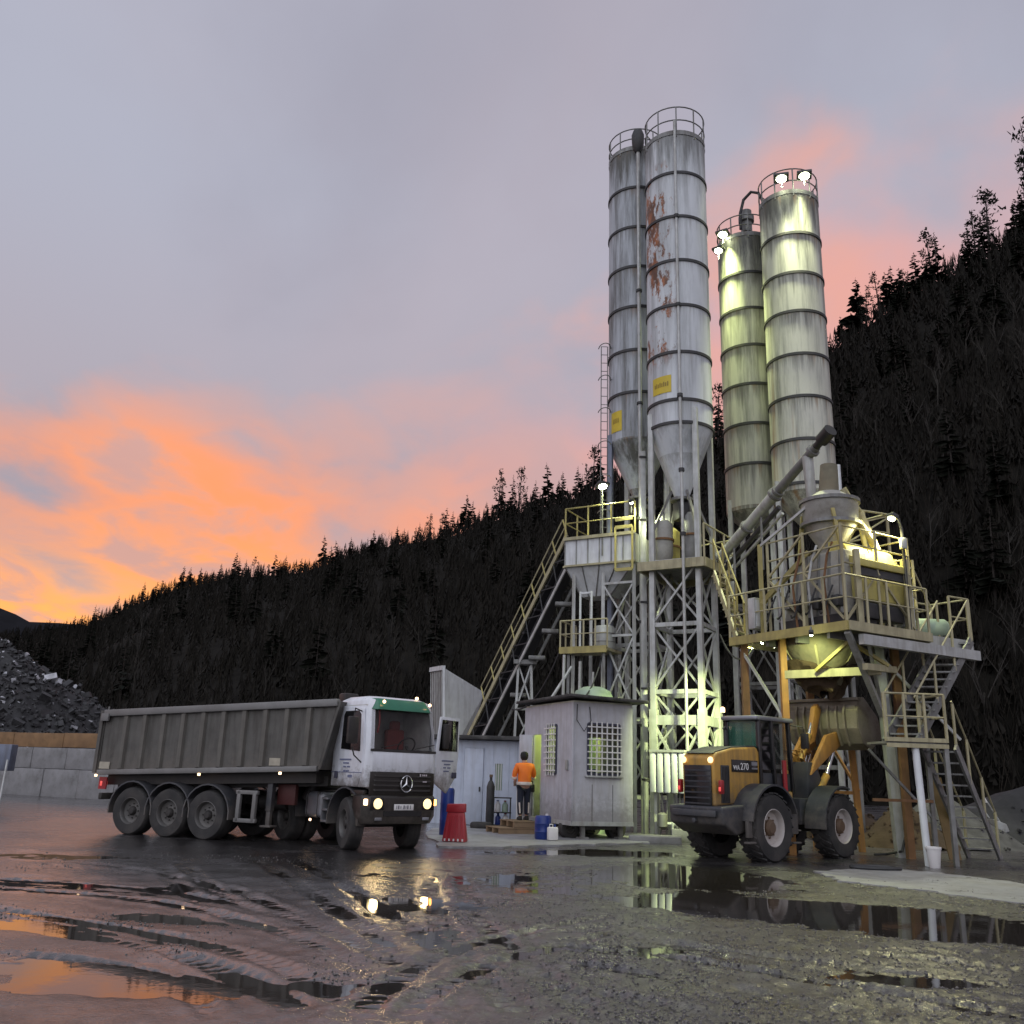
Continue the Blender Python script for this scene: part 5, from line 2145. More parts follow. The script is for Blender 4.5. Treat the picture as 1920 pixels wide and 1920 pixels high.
# dosing equipment standing on the deck: weigh vessels and cabinets
for (a_, b2_, w_, h_, mn, lb) in ((.15, .45, .62, 1.25, 'mixer_grey', 'caked grey weighing vessel on the silo platform below the white silo'), (.95, .75, .5, 1.5, 'galv_dark', 'slim grey weighing vessel on the silo platform behind the column'),
                                  (-.1, 1.5, .8, 1.3, 'mixer_yellow', 'yellow stained vessel at the back of the silo platform')):
    p = A_ + ab * a_ + bc * b2_
    o = thing('weigh_vessel', lb, 'vessel', V(p.x, p.y, zd + .05))
    mb = MB()
    mb.lathe([(w_ * .30, .0), (w_ * .5, .35), (w_ * .5, h_), (w_ * .35, h_ + .12), (.05, h_ + .15)], 20)
    mb.make('vessel_body', mn, o, smooth=True)
    mb = MB()
    mb.lathe([(w_ * .5, h_ * .6), (w_ * .5 + .04, h_ * .6), (w_ * .5 + .04, h_ * .6 + .06), (w_ * .5, h_ * .6 + .06)], 20, caps=False)
    mb.make('band', 'rust_steel', o)
    mb = MB()
    mb.tube((0, 0, h_), (0, 0, h_ + .35), .07, n=10)
    mb.make('inlet_pipe', 'galv', o, smooth=True)
# second tower, under silo 1
tw1 = thing('silo_tower', 'narrow grey lattice tower carrying the grimy silo beside the aggregate bin', 'tower', c1_)
hs = SQ / 2
cols1 = [c1_ - ab * hs - bc * hs, c1_ + ab * hs - bc * hs, c1_ + ab * hs + bc * hs, c1_ - ab * hs + bc * hs]
z1t = P(1187, 820, 27.4).z
for k, p in enumerate(cols1):
    column(tw1, 'column', p, -.05, z1t + .3, .14, 'galv' if k else 'blue_steel')
lattice(tw1, cols1, [1.0, 3.2, 5.4, 7.6], .05, 'galv', hw=.08)
# blue-grey column and cable duct in front of it
q = P(1211, 1560, 26.6)
dc = thing('cable_duct', 'flat grey cable duct running up beside the silo tower column', 'duct', (q.x, 26.6, 0))
mb = MB()
mb.box((q.x, 26.6, 5.6), (.16, .10, 11.2))
mb.make('duct', 'galv', dc, world=True, bevel=.01)
for z in (1.5, 4, 6.5, 9, 11):
    mb = MB()
    mb.box((q.x, 26.55, z), (.22, .06, .06))
    mb.make('clip', 'dark_steel', dc, world=True)
# caged ladder on the left of silo 1
lx0, lx1 = P(1127, 750, 28.2), P(1139, 750, 28.2)
la = thing('caged_ladder', 'slim caged ladder running up beside the grimy silo', 'ladder', (lx0.x, 28.2, zd))
zl0, zl1 = P(1133, 1000, 28.2).z, P(1133, 650, 28.2).z
for xx in (lx0.x, lx1.x):
    member(la, 'rail', V(xx, 28.2, zl0), V(xx, 28.2, zl1), .035, 'galv_dark', rnd_=True, n=6)
z = zl0 + .2
while z < zl1:
    member(la, 'rung', V(lx0.x, 28.2, z), V(lx1.x, 28.2, z), .025, 'galv_dark', rnd_=True, n=5)
    z += .3
for k in range(6):
    z = zl1 - .1 - k * 1.15
    mb = MB()
    cxm = (lx0.x + lx1.x) / 2
    mb.path([V(cxm, 28.2, z) + V(math.cos(a) * .2, -.02 - math.sin(a) * .45, 0) for a in [math.pi * i / 8 for i in range(9)]], .016, 5)
    mb.make('cage_hoop', 'galv_dark', la, world=True)
member(la, 'stand_off', V(lx1.x, 28.2, zl1 - .4), V(c1_.x - .9, 28.2, zl1 - .4), .03, 'galv_dark', rnd_=True)
flood('floodlight', 'single bright floodlight on a pole beside the aggregate bin railing', P(1130, 912, 27.3), (4.3, 24.2, 1.0), 300, size=.26, spot=120, col=(.90, 1, .5))
flood('floodlight', 'small floodlight under the grimy silo cone', P(1184, 942, 26.6), (4.6, 27.5, 5.5), 120, .10)
flood('floodlight', 'small floodlight under the rust-patched silo cone', P(1223, 958, 26.2), (5.6, 27, 6.5), 120, .10)
lp = P(1130, 912, 27.3)
pl_ = thing('lamp_pole', 'thin grey lamp pole standing on the aggregate bin', 'pole', lp + V(0, .05, -2.2))
member(pl_, 'pole', lp + V(0, .05, -2.2), lp + V(0, .05, -.3), .05, 'galv_dark', rnd_=True)

# ================================================================== aggregate bin, conveyor, feed hopper
L0 = P(1060, 1012, 28.0)
bw, bd = 2.35, 1.7
ztop_, zpan, zhop = L0.z, P(1060, 1063, 28.0).z, P(1082, 1112, 27.6).z
bn = thing('aggregate_bin', 'white steel aggregate bin with tapering bottom between conveyor and silo tower', 'bin', V(L0.x, L0.y, zhop))
q = [V(L0.x, L0.y, 0), V(L0.x, L0.y, 0) + ab * bw, V(L0.x, L0.y, 0) + ab * bw + bc * bd, V(L0.x, L0.y, 0) + bc * bd]
mb = MB()
mb.hexa([p + V(0, 0, zpan) for p in q], [p + V(0, 0, ztop_) for p in q])
up_ = mb.make('upper_box', 'white_metal', bn, world=True)
cq = (q[0] + q[2]) / 2
cl_ = q[0].lerp(q[1], .36) + bc * bd * .5
mb = MB()
low = [cl_ + (p - cq) * .42 for p in q]
mb.hexa([p + V(0, 0, zhop) for p in low], [p + V(0, 0, zpan) for p in q])
mb.make('hopper_bottom', 'white_metal', bn, world=True)
for k in range(7):
    p = q[0].lerp(q[1], k / 6) - bc * .015
    member(bn, 'wall_rib', p + V(0, 0, zpan), p + V(0, 0, ztop_), .03, 'galv_dark')
for k in range(5):
    a_ = q[0].lerp(q[1], k / 4) - bc * .012
    b2_ = low[0].lerp(low[1], k / 4) - bc * .012
    member(bn, 'wall_rib', a_ + V(0, 0, zpan), b2_ + V(0, 0, zhop), .03, 'galv_dark')
for z, w_ in ((ztop_, .10), (zpan, .06)):
    member(bn, 'edge_beam', q[0] - bc * .04 + V(0, 0, z), q[1] - bc * .04 + V(0, 0, z), .07, 'rail_pale', w_)
    member(bn, 'edge_beam', q[0] - ab * .04 + V(0, 0, z), q[3] - ab * .04 + V(0, 0, z), .07, 'rail_pale', w_)
railing(bn, [q[3] + V(0, 0, ztop_), q[0] + V(0, 0, ztop_), q[1] + V(0, 0, ztop_)], 1.0, .75, 'rail_yellow')
# yellow framed doors and vibrator on the right part
for k in range(2):
    a_ = q[1] - ab * (.62 - .0 * k) - bc * .06
member(bn, 'door_frame', a_ + V(0, 0, zpan - .25), a_ + V(0, 0, ztop_ + .2), .06, 'rail_yellow')
member(bn, 'door_frame', a_ + ab * .55 + V(0, 0, zpan - .25), a_ + ab * .55 + V(0, 0, ztop_ + .2), .06, 'rail_yellow')
for z in (zpan - .25, ztop_ + .2, ztop_ + .45):
    member(bn, 'door_frame', a_ + V(0, 0, z), a_ + ab * .55 + V(0, 0, z), .06, 'rail_yellow', .10)
# legs to the ground and service balcony
for k, f in enumerate((.10, .52, .95)):
    p = q[0].lerp(q[1], f)
    for s_ in (.1, .85):
        member(bn, 'leg', p + bc * bd * s_ + V(0, 0, -.1), p + bc * bd * s_ + V(0, 0, zpan), .10, 'galv')
for f0, f1 in ((.52, .95),):
    p0, p1 = q[0].lerp(q[1], f0) + bc * .17, q[0].lerp(q[1], f1) + bc * .17
    for z0_, z1_ in ((1.2, 3.4), (3.4, 5.6), (5.6, 7.2)):
        member(bn, 'brace', p0 + V(0, 0, z0_), p1 + V(0, 0, z1_), .05, 'galv')
        member(bn, 'brace', p1 + V(0, 0, z0_), p0 + V(0, 0, z1_), .05, 'galv')
        member(bn, 'cross_beam', p0 + V(0, 0, z1_), p1 + V(0, 0, z1_), .07, 'galv')
bl0 = P(1050, 1222, 27.8)
bz = bl0.z
b0_ = V(bl0.x, bl0.y, bz)
b1_ = b0_ + ab * 1.55
mb = MB()
mb.prism([b0_, b1_, b1_ + bc * 1.1, b0_ + bc * 1.1], (0, 0, .08))
mb.make('balcony_deck', 'rail_pale', bn, world=True)
member(bn, 'balcony_edge', b0_ - bc * .04 + V(0, 0, .03), b1_ - bc * .04 + V(0, 0, .03), .06, 'rail_yellow', .2)
railing(bn, [b0_ + bc * 1.1 + V(0, 0, .08), b0_ + V(0, 0, .08), b1_ + V(0, 0, .08)], .85, .42, 'rail_pale')
for f in (.15, .9):
    for s_ in (.1, 1.0):
        p = b0_.lerp(b1_, f) + bc * s_
        member(bn, 'leg', V(p.x, p.y, -.1), V(p.x, p.y, bz), .08, 'galv_dark')
# upright frame and drum on the balcony
for f in (.38, .62):
    p = b0_.lerp(b1_, f) + bc * .15
    member(bn, 'frame_post', p + V(0, 0, .08), p + V(0, 0, zhop - bz + .05), .06, 'white_metal')
p0, p1 = b0_.lerp(b1_, .38) + bc * .15, b0_.lerp(b1_, .62) + bc * .15
member(bn, 'frame_post', p0 + V(0, 0, zhop - bz), p1 + V(0, 0, zhop - bz), .06, 'white_metal')
dr_ = thing('weigh_drum', 'grey cylindrical drum standing on the yellow service balcony', 'drum', b0_.lerp(b1_, .80) + bc * .5 + V(0, 0, .08))
mb = MB()
mb.lathe([(.30, 0), (.33, .04), (.33, .62), (.28, .70), (.05, .72)], 22)
mb.make('drum_body', 'galv', dr_, smooth=True)
mb = MB()
for z in (.2, .45):
    mb.lathe([(.33, z), (.345, z), (.345, z + .03), (.33, z + .03)], 22, caps=False)
mb.make('drum_hoop', 'galv_dark', dr_, smooth=True)

cb, ct = P(862, 1412, 32.5), P(1063, 1003, 29.0)
cv = thing('belt_conveyor', 'long inclined belt conveyor with yellow walkway rail climbing to the bin', 'conveyor', V(cb.x, cb.y, 0))
cdv = (ct - cb).normalized()
csd = cdv.cross(V(0, 0, 1)).normalized()
if csd.y < 0:
    csd = -csd
cup = csd.cross(cdv)
if cup.z < 0:
    cup = -cup
wdt = .72
for s_, off in ((0, 0), (wdt, 0)):
    mb = MB()
    mb.beam(cb + csd * s_, ct + csd * s_, .06, .12, up=cup)
    mb.make('upper_stringer', 'rail_pale', cv, world=True)
    mb = MB()
    mb.beam(cb + csd * s_ - cup * .62, ct + csd * s_ - cup * .62, .05, .09, up=cup)
    mb.make('lower_stringer', 'galv', cv, world=True)
    n_ = 16
    for k in range(n_):
        a_, b2_ = cb.lerp(ct, k / n_) + csd * s_, cb.lerp(ct, (k + 1) / n_) + csd * s_
        member(cv, 'truss_brace', a_ - cup * (.62 * (k % 2)), b2_ - cup * (.62 * ((k + 1) % 2)), .035, 'dark_steel')
mb = MB()
mb.beam(cb + csd * wdt * .5 - cup * .12, ct + csd * wdt * .5 - cup * .12, .55, .04, up=cup)
mb.make('belt', 'belt_rubber', cv, world=True)
mb = MB()
mb.beam(cb + csd * (wdt * .5) - cup * .42, ct + csd * (wdt * .5) - cup * .42, .55, .03, up=cup)
mb.make('return_belt', 'belt_rubber', cv, world=True)
for k in range(9):
    c_ = cb.lerp(ct, .05 + .105 * k)
    member(cv, 'roller', c_ - cup * .18, c_ + csd * wdt - cup * .18, .09, 'dark_steel', rnd_=True)
# walkway rail on the uphill-left side
hr = [cb.lerp(ct, .24 + .76 * k / 8) for k in range(9)]
for k, p in enumerate(hr):
    member(cv, 'railing_post', p, p - cdv * .25 + V(-.05, 0, .95) * .78, .045, 'rail_yellow')
off = -cdv * .25 + V(-.05, 0, .95) * .78
member(cv, 'handrail', hr[0] + off, hr[-1] + off, .045, 'rail_pale', rnd_=True)
member(cv, 'knee_rail', hr[0] + off * .5, hr[-1] + off * .5, .035, 'rail_pale', rnd_=True)
for k, f in enumerate((.33, .50, .62, .74)):
    c_ = cb.lerp(ct, f) - cup * .66 + V(.10, 0, 0)
    mb = MB()
    mb.box(c_ + V(.35, 0, -.02), (.55, .25, .14))
    mb.make('lamp_arm' if k == 9 else 'return_roller_bracket', 'galv_dark', cv, world=True, bevel=.03)
# trestle
tz = cb.lerp(ct, .40) - cup * .7
ts_ = thing('conveyor_trestle', 'cross-braced steel trestle holding up the inclined conveyor', 'trestle', V(tz.x + .2, tz.y, 0))
tp = [P(972, 1245, 30.6), P(996, 1245, 30.6)]
bt = [P(958, 1500, 30.6), P(1003, 1500, 30.6)]
for a_, b2_ in zip(bt, tp):
    for dy_ in (0, .7):
        member(ts_, 'leg', V(a_.x, a_.y + dy_, 0), b2_ + V(0, dy_, 0), .075, 'galv')
for zf0, zf1 in ((0.05, .36), (.36, .66), (.66, 1.0)):
    la0, la1 = bt[0].lerp(tp[0], zf0), bt[0].lerp(tp[0], zf1)
    lb0, lb1 = bt[1].lerp(tp[1], zf0), bt[1].lerp(tp[1], zf1)
    member(ts_, 'brace', la0, lb1, .05, 'galv')
    member(ts_, 'brace', lb0 + V(0, .05, 0), la1 + V(0, .05, 0), .05, 'galv')
    member(ts_, 'cross_beam', la1, lb1, .08, 'galv_dark')
mb = MB()
mb.box((tp[0] + tp[1]) / 2 + V(0, .3, .06), (.75, .9, .14))
mb.make('head_plate', 'galv_dark', ts_, world=True)

# white feed hopper
fhp = thing('feed_hopper', 'tall white sheet-metal feed hopper at the foot of the conveyor', 'hopper', V(P(832, 1500, 33).x, 33, 0))
A1, A2, A3, A4 = P(832, 1252, 33.0), P(909, 1299, 35.2), P(866, 1420, 34.6), P(832, 1440, 33.0)
E1, E4 = P(808, 1256, 34.6), P(808, 1440, 34.6)
nv = (A2 - A1).cross(A4 - A1).normalized()
if nv.y < 0:
    nv = -nv
mb = MB()
mb.prism([A1, A2, A3, A4], nv * .05)
mb.make('side_wall', 'white_metal', fhp, world=True)
n2 = (E1 - A1).cross(A4 - A1).normalized()
if n2.y < 0:
    n2 = -n2
mb = MB()
mb.prism([A1, E1, E4, A4], n2 * .03)
mb.make('end_wall', 'galv_dark', fhp, world=True)
for k in range(7):
    f = k / 6
    a_, b2_ = A1.lerp(E1, f), A4.lerp(E4, f)
    if 0 < k:
        member(fhp, 'wall_rib', a_, b2_, .04, 'galv')
member(fhp, 'rim_beam', A1, E1, .12, 'white_metal', .16)
member(fhp, 'corner_post', A1, A4, .09, 'white_metal')
for k in range(1, 9):
    f = k / 9
    member(fhp, 'sheet_seam', A1.lerp(A2, f) - nv * .004, A4.lerp(A3, f) - nv * .004, .016, 'white_metal')
for p in (A4, E4, A3):
    member(fhp, 'leg', V(p.x, p.y, -.1), p + V(0, 0, .3), .12, 'galv_dark')

# ================================================================== mixing platform
DZ = 4.9
Fp, Lp, Rp = G(1588, 1165, DZ), G(1390, 1200, DZ), G(1722, 1192, DZ)
uang = math.atan2(Rp.y - Fp.y, Rp.x - Fp.x) * .5 + (math.atan2(Lp.y - Fp.y, Lp.x - Fp.x) - math.pi / 2) * .5
mu = V(math.cos(uang), math.sin(uang), 0)
mv_ = V(-mu.y, mu.x, 0)
LU, LV = (Rp - Fp).length, (Lp - Fp).length
F0 = V(Fp.x, Fp.y, 0)


def MP(u, v, z=DZ):
    return F0 + mu * u + mv_ * v + V(0, 0, z)


mp = thing('mixer_platform', 'high steel mixing platform with yellow edge beams above the loader', 'platform', MP(LU / 2, LV / 2, 0))
mb = MB()
mb.prism([MP(0, 0, DZ - .05), MP(LU, 0, DZ - .05), MP(LU, LV, DZ - .05), MP(0, LV, DZ - .05)], (0, 0, .05))
mb.make('deck', 'galv_dark', mp, world=True)
for (a_, b2_, mn) in ((MP(0, -.04, DZ - .08), MP(0, LV, DZ - .08), 'rail_yellow'), (MP(-.0, -.04, DZ - .08), MP(LU, -.04, DZ - .08), 'rail_pale'), (MP(LU, 0, DZ - .08), MP(LU, LV, DZ - .08), 'rail_pale'), (MP(0, LV, DZ - .08), MP(LU, LV, DZ - .08), 'rail_pale')):
    member(mp, 'edge_beam', a_, b2_, .08, mn, .20)
for v in (.6, 1.5, 2.4):
    member(mp, 'floor_joist', MP(.1, v, DZ - .20), MP(LU - .1, v, DZ - .20), .08, 'galv_dark', .18)
member(mp, 'main_beam', MP(.3, -.1, DZ - .36), MP(LU + 1.6, -.1, DZ - .36), .14, 'galv', .22)
railing(mp, [MP(0, LV), MP(0, 0), MP(LU, 0)], 1.05, .62, 'rail_pale')
railing(mp, [MP(LU, 0), MP(LU, 1.2)], 1.05, .62, 'rail_pale', first=False)
# columns
pA, pB = G(1690, 1608), G(1668, 1575)
colA_top = P(1643, 1195, 21.4)
member(mp, 'column', V(pA.x, pA.y, -.1), V(colA_top.x, colA_top.y, DZ - .15), .20, 'galv')
member(mp, 'column', V(pA.x + .35, pA.y + .5, -.1), V(colA_top.x + .35, colA_top.y + .6, DZ - .15), .10, 'galv_dark')
for (v, u) in ((LV - .2, .25), (LV - .2, LU - .3), (.9, LU - .1)):
    member(mp, 'column', MP(u, v, -.1), MP(u, v, DZ - .1), .16, 'rust_steel')
cy_ = MP(.35, LV * .62, 0)
member(mp, 'column', V(cy_.x, cy_.y, -.1), V(cy_.x, cy_.y, DZ - .1), .15, 'orange_steel')
member(mp, 'brace', MP(.2, LV - .15, DZ - .25), V(cy_.x, cy_.y, 2.9), .06, 'galv')
member(mp, 'brace', MP(.05, .05, DZ - .2), V(colA_top.x, colA_top.y, 3.1), .12, 'galv')
member(mp, 'brace', V(colA_top.x, colA_top.y, DZ - .4), MP(LU + .9, .1, 2.6), .06, 'galv')
member(mp, 'brace', V(colA_top.x, colA_top.y, 3.3), MP(.9, .2, DZ - .35), .07, 'galv')
member(mp, 'cross_beam', V(cy_.x, cy_.y, 3.95), MP(1.3, .25, 3.98), .12, 'rail_pale', .18)
member(mp, 'cross_beam', MP(.6, .1, 4.0), MP(1.9, .35, 4.05), .12, 'rail_pale', .14)
member(mp, 'brace', MP(.55, 1.4, 4.0), MP(.7, .55, 4.6), .09, 'rail_yellow', .07)
member(mp, 'brace', MP(.7, .55, 4.6), MP(1.5, .2, 4.1), .09, 'rail_yellow', .07)
# discharge cone and caked cement under the mixer
dcn = thing('discharge_chute', 'caked yellow-grey discharge cone hanging under the mixing platform', 'chute', MP(1.3, 1.9, 3.9))
mb = MB()
mb.lathe([(.35, 3.75), (.42, 3.9), (.80, 4.4), (.90, 4.6), (.90, 4.82)], 20, MP(1.3, 1.8, 0))
mb.make('cone', 'cake_cement', dcn, world=True, smooth=True)
vs, fs = [], []
base_ = MP(1.3, 1.8, 0)
for i in range(16):
    f = i / 15
    z = 4.25 - .75 * f
    for k in range(28):
        a = 2 * math.pi * k / 28
        r = (.60 * (1 - f) ** .6 + .10) * (1 + .55 * float(fbm(np.array(math.cos(a) * 1.6 + 5), np.array(math.sin(a) * 1.6 + f * 4), 4, 31)))
        vs.append((base_.x + r * math.cos(a) * 1.15, base_.y + r * math.sin(a), z + .25 * float(fbm(np.array(a * 1.5), np.array(f * 3), 3, 33))))
for i in range(15):
    for k in range(28):
        k2 = (k + 1) % 28
        fs.append((i * 28 + k, i * 28 + k2, (i + 1) * 28 + k2, (i + 1) * 28 + k))
mb = MB()
mb.add(vs, fs)
mb.make('cement_crust', 'earth', dcn, world=True, smooth=True)
for k in range(6):
    a = k * 1.05
    member(dcn, 'cone_rib', MP(1.3, 1.8, 0) + V(math.cos(a) * .46, math.sin(a) * .46, 3.9), MP(1.3, 1.8, 0) + V(math.cos(a) * .91, math.sin(a) * .91, 4.6), .05, 'rail_pale')
# small lamps under the deck
for (x, y, lb, e) in ((1430, 1204, 'small lamp under the left end of the mixing platform', 1500), (1453, 1211, 'second small lamp under the mixing platform, next to the yellow column', 1300), (1521, 1189, 'small lamp under the middle of the mixing platform beam', 170)):
    p = P(x, y, 22.2 if x < 1500 else 19.9)
    flood('work_lamp', lb, p, p + V(.5, 1.6, -1.6) if x > 1500 else V(4.95, 25.7, 2.4), e, .07, soft=.06, spot=66 if x < 1500 else 120, hang=.16, col=(.86, 1, .42))

# mixer
mxo = thing('concrete_mixer', 'large concrete mixer with grey body and bright yellow cover on the platform', 'mixer', MP(1.1, 1.2))
zq = lambda x, y, Y: P(x, y, Y).z
mb = MB()
mb.hexa([MP(.35, .30, DZ + .25), MP(1.2, .30, DZ + .25), MP(1.2, 2.1, DZ + .25), MP(.35, 2.1, DZ + .25)], [MP(.45, .32, DZ + 1.75), MP(1.2, .32, DZ + 1.75), MP(1.2, 1.7, DZ + 1.75), MP(.45, 1.7, DZ + 1.75)])
mb.make('drum_housing', 'mixer_grey', mxo, world=True, bevel=.05)
for k in range(6):
    mb = MB()
    p = MP(.30, .45 + .28 * k, DZ + .55 + .1 * (k % 2))
    mb.box(p, (.22, .20, .26), rz=uang)
    mb.make('gearbox' if k % 3 else 'motor', 'mixer_grey' if k % 2 else 'dark_steel', mxo, world=True, bevel=.03)
for k in range(5):
    member(mxo, 'housing_rib', MP(.36, .42 + .33 * k, DZ + .3), MP(.45, .42 + .3 * k, DZ + 1.72), .07, 'galv_dark')
mb = MB()
mb.hexa([MP(.30, .25, DZ + .02), MP(1.3, .25, DZ + .02), MP(1.3, 2.2, DZ + .02), MP(.30, 2.2, DZ + .02)], [MP(.30, .25, DZ + .27), MP(1.3, .25, DZ + .27), MP(1.3, 2.2, DZ + .27), MP(.30, 2.2, DZ + .27)])
mb.make('base_frame', 'dark_steel', mxo, world=True)
# yellow curved cover facing the right
prof = [(.16, .62), (.14, 1.12), (.20, 1.18), (.22, 1.30), (.24, 1.36), (.42, 1.86), (.62, 2.0), (.9, 2.02)]
mb = MB()
ring0 = [MP(.62, v, DZ + z) for v, z in prof] + [MP(.62, .9, DZ + .62)]
mb.prism(ring0, mu * 1.62)
mb.make('cover', 'mixer_yellow', mxo, world=True, bevel=.02)
mb = MB()
mb.prism([MP(.58, .10, DZ + 1.14), MP(.58, .12, DZ + 1.32), MP(.58, .22, DZ + 1.32), MP(.58, .22, DZ + 1.14)], mu * 1.7)
mb.make('cover_channel', 'dark_steel', mxo, world=True)
mb = MB()
mb.prism([MP(.58, .06, DZ + 1.34), MP(.58, .06, DZ + 1.50), MP(.58, .30, DZ + 1.60), MP(.58, .30, DZ + 1.34)], mu * 1.7)
mb.make('cover_lip', 'mixer_yellow', mxo, world=True, bevel=.01)
for uu in (.60, 2.24):
    member(mxo, 'cover_post', MP(uu, .12, DZ), MP(uu, .12, DZ + 1.7), .12, 'rail_pale')
mb = MB()
mb.box(MP(1.4, .3, DZ + .38), (1.5, .3, .36), rz=uang)
mb.make('drive_unit', 'dark_steel', mxo, world=True, bevel=.04)
# weigh hopper above the mixer
wh = thing('cement_hopper', 'grey conical cement hopper with yellow legs above the mixer', 'hopper', MP(.9, 1.1, DZ + 1.75))
ch_ = MP(.95, 1.05, 0)
mb = MB()
mb.lathe([(.28, DZ + 1.80), (.30, DZ + 1.95), (.62, DZ + 2.5), (.66, DZ + 3.05), (.30, DZ + 3.30)], 24, ch_)
mb.make('hopper_body', 'mixer_grey', wh, world=True, smooth=True)
mb = MB()
mb.tube(ch_ + V(0, 0, DZ + 3.2), ch_ + V(.05, 0, DZ + 4.0), .24, .2, 14)
mb.make('inlet_sleeve', 'cake_cement', wh, world=True, smooth=True)
for (du, dv) in ((-1, -1), (1, -1), (1, 1), (-1, 1)):
    p0 = MP(.95 + du * .42, 1.05 + dv * .62, DZ + 1.74)
    p1 = ch_ + mu * du * .44 + mv_ * dv * .44 + V(0, 0, DZ + 2.75)
    member(wh, 'hopper_leg', p0, p1, .08, 'rail_yellow')
mb = MB()
mb.path([ch_ + mu * .3 - mv_ * .3 + V(0, 0, DZ + 2.35), MP(1.35, .55, DZ + 2.55), MP(1.65, .42, DZ + 2.0)], .085, 10)
mb.make('discharge_pipe', 'rail_pale', wh, world=True, smooth=True)
mb = MB()
mb.path([ch_ + mu * .5 + V(0, 0, DZ + 3.5), MP(1.75, .85, DZ + 2.9), MP(1.95, .60, DZ + 1.95)], .10, 10)
mb.make('vent_pipe', 'rail_pale', wh, world=True, smooth=True)
for z_ in (2.5, 3.05):
    mb = MB()
    mb.lathe([(.60, DZ + z_ - .04), (.70, DZ + z_ - .04), (.70, DZ + z_ + .04), (.60, DZ + z_ + .04)], 24, ch_)
    mb.make('flange', 'galv_dark', wh, world=True)
member(wh, 'stay_post', MP(.12, LV * .72, DZ), MP(.12, LV * .72, DZ + 2.2), .09, 'rail_yellow')
member(wh, 'stay', MP(.12, LV * .72, DZ + .75), MP(.50, 1.35, DZ + 1.85), .11, 'rail_yellow')
member(wh, 'stay', MP(.12, LV * .72, DZ + 2.15), ch_ - mu * .55 + V(0, 0, DZ + 3.0), .06, 'galv')
# electrical boxes and hoses on the deck
for (u_, v_, h2, lb) in ((.18, 2.75, .75, 'grey switch box at the far left corner of the mixing deck'), (2.45, .35, .9, 'grey switch box at the right corner of the mixing deck')):
    o = thing('switch_box', lb, 'switch box', MP(u_, v_))
    mb = MB()
    mb.box(MP(u_, v_, DZ + h2 * .5 + .15), (.42, .22, h2), rz=uang)
    mb.make('cabinet', 'galv', o, world=True, bevel=.015)
    mb = MB()
    mb.box(MP(u_, v_ - .118, DZ + h2 * .5 + .15), (.34, .012, h2 * .85), rz=uang)
    mb.make('cabinet_door', 'white_metal', o, world=True)
    for s_ in (-.15, .15):
        member(o, 'foot', MP(u_ + s_, v_, DZ), MP(u_ + s_, v_, DZ + .16), .05, 'galv_dark')
for k in range(5):
    mb = MB()
    a_, b2_ = MP(.22, .5 + .42 * k, DZ + .9 + .1 * (k % 2)), MP(.16, .85 + .42 * k, DZ + .35)
    mid = (a_ + b2_) / 2 + V(-.1, -.12, -.32)
    mb.path([a_, (a_ + mid) / 2 + V(-.04, 0, -.06), mid, (b2_ + mid) / 2 + V(-.03, 0, -.05), b2_], .022, 5)
    mb.make('hydraulic_hose', 'hose', mxo, world=True, smooth=True)
# stair gangway between the silo platform and the mixing platform
gw = thing('gangway_stair', 'yellow-railed stair linking the silo platform to the mixing platform', 'stairs', MP(.3, LV, DZ))
stairs(gw, MP(.35, LV - .02, DZ), P(1347, 1078, 24.6), ab * .0 + V(.35, .45, 0), 9, matn='rail_pale', rmat='rail_yellow', tread=.2)
# sagging cables between bin, tower and cabin
for k, (a_, b2_, sag, lb) in enumerate(((P(1048, 1225, 27.6), P(960, 1330, 29.6), .5, 'black cable sagging from the service balcony to the conveyor trestle'), (P(1132, 1220, 27.4), P(1062, 1300, 25.0), .7, 'black cable hanging from the service balcony to the cabin roof'), (P(1350, 1190, 25.8), P(1410, 1215, 22.6), .45, 'black cable slung between the silo tower and the mixing platform'))):
    mb = MB()
    mb.path([a_.lerp(b2_, i / 10) - V(0, 0, sag * 4 * (i / 10) * (1 - i / 10)) for i in range(11)], .025, 5)
    tag(mb.make('cable', 'hose', None, smooth=True), lb, 'cable')
# pale service frame round the mixer: posts, rails, braces
sf = thing('service_frame', 'pale braced pipe frame standing round the concrete mixer', 'frame', MP(1.2, 1.2))
cr_ = [(.18, .16), (.18, 2.35), (2.45, .16), (2.45, 1.6), (1.3, .14), (.18, 1.25)]
for (u_, v_) in cr_:
    member(sf, 'post', MP(u_, v_, DZ), MP(u_, v_, DZ + 2.25), .055, 'rail_pale')
for z_ in (1.30, 1.75, 2.2):
    member(sf, 'rail', MP(.18, .16, DZ + z_), MP(.18, 2.35, DZ + z_), .045, 'rail_pale', rnd_=True)
    member(sf, 'rail', MP(.18, .15, DZ + z_ + (.06 if z_ < 2 else 0)), MP(2.45, .15, DZ + z_ + (.06 if z_ < 2 else 0)), .045, 'rail_pale', rnd_=True)
    member(sf, 'rail', MP(2.45, .16, DZ + z_), MP(2.45, 1.6, DZ + z_), .045, 'rail_pale', rnd_=True)
for (a_, b2_) in (((.18, .2, 0.1), (.18, 1.25, 1.3)), ((.18, 1.25, .1), (.18, 2.35, 1.3)), ((.2, .14, .1), (1.3, .14, 1.25)), ((1.3, .13, 1.25), (2.45, .13, .1)), ((.18, 1.25, 1.3), (.18, .2, 2.2)), ((.18, 1.25, 2.2), (.18, 2.35, 1.35))):
    member(sf, 'brace', MP(a_[0], a_[1], DZ + a_[2]), MP(b2_[0], b2_[1], DZ + b2_[2]), .045, 'rail_pale')
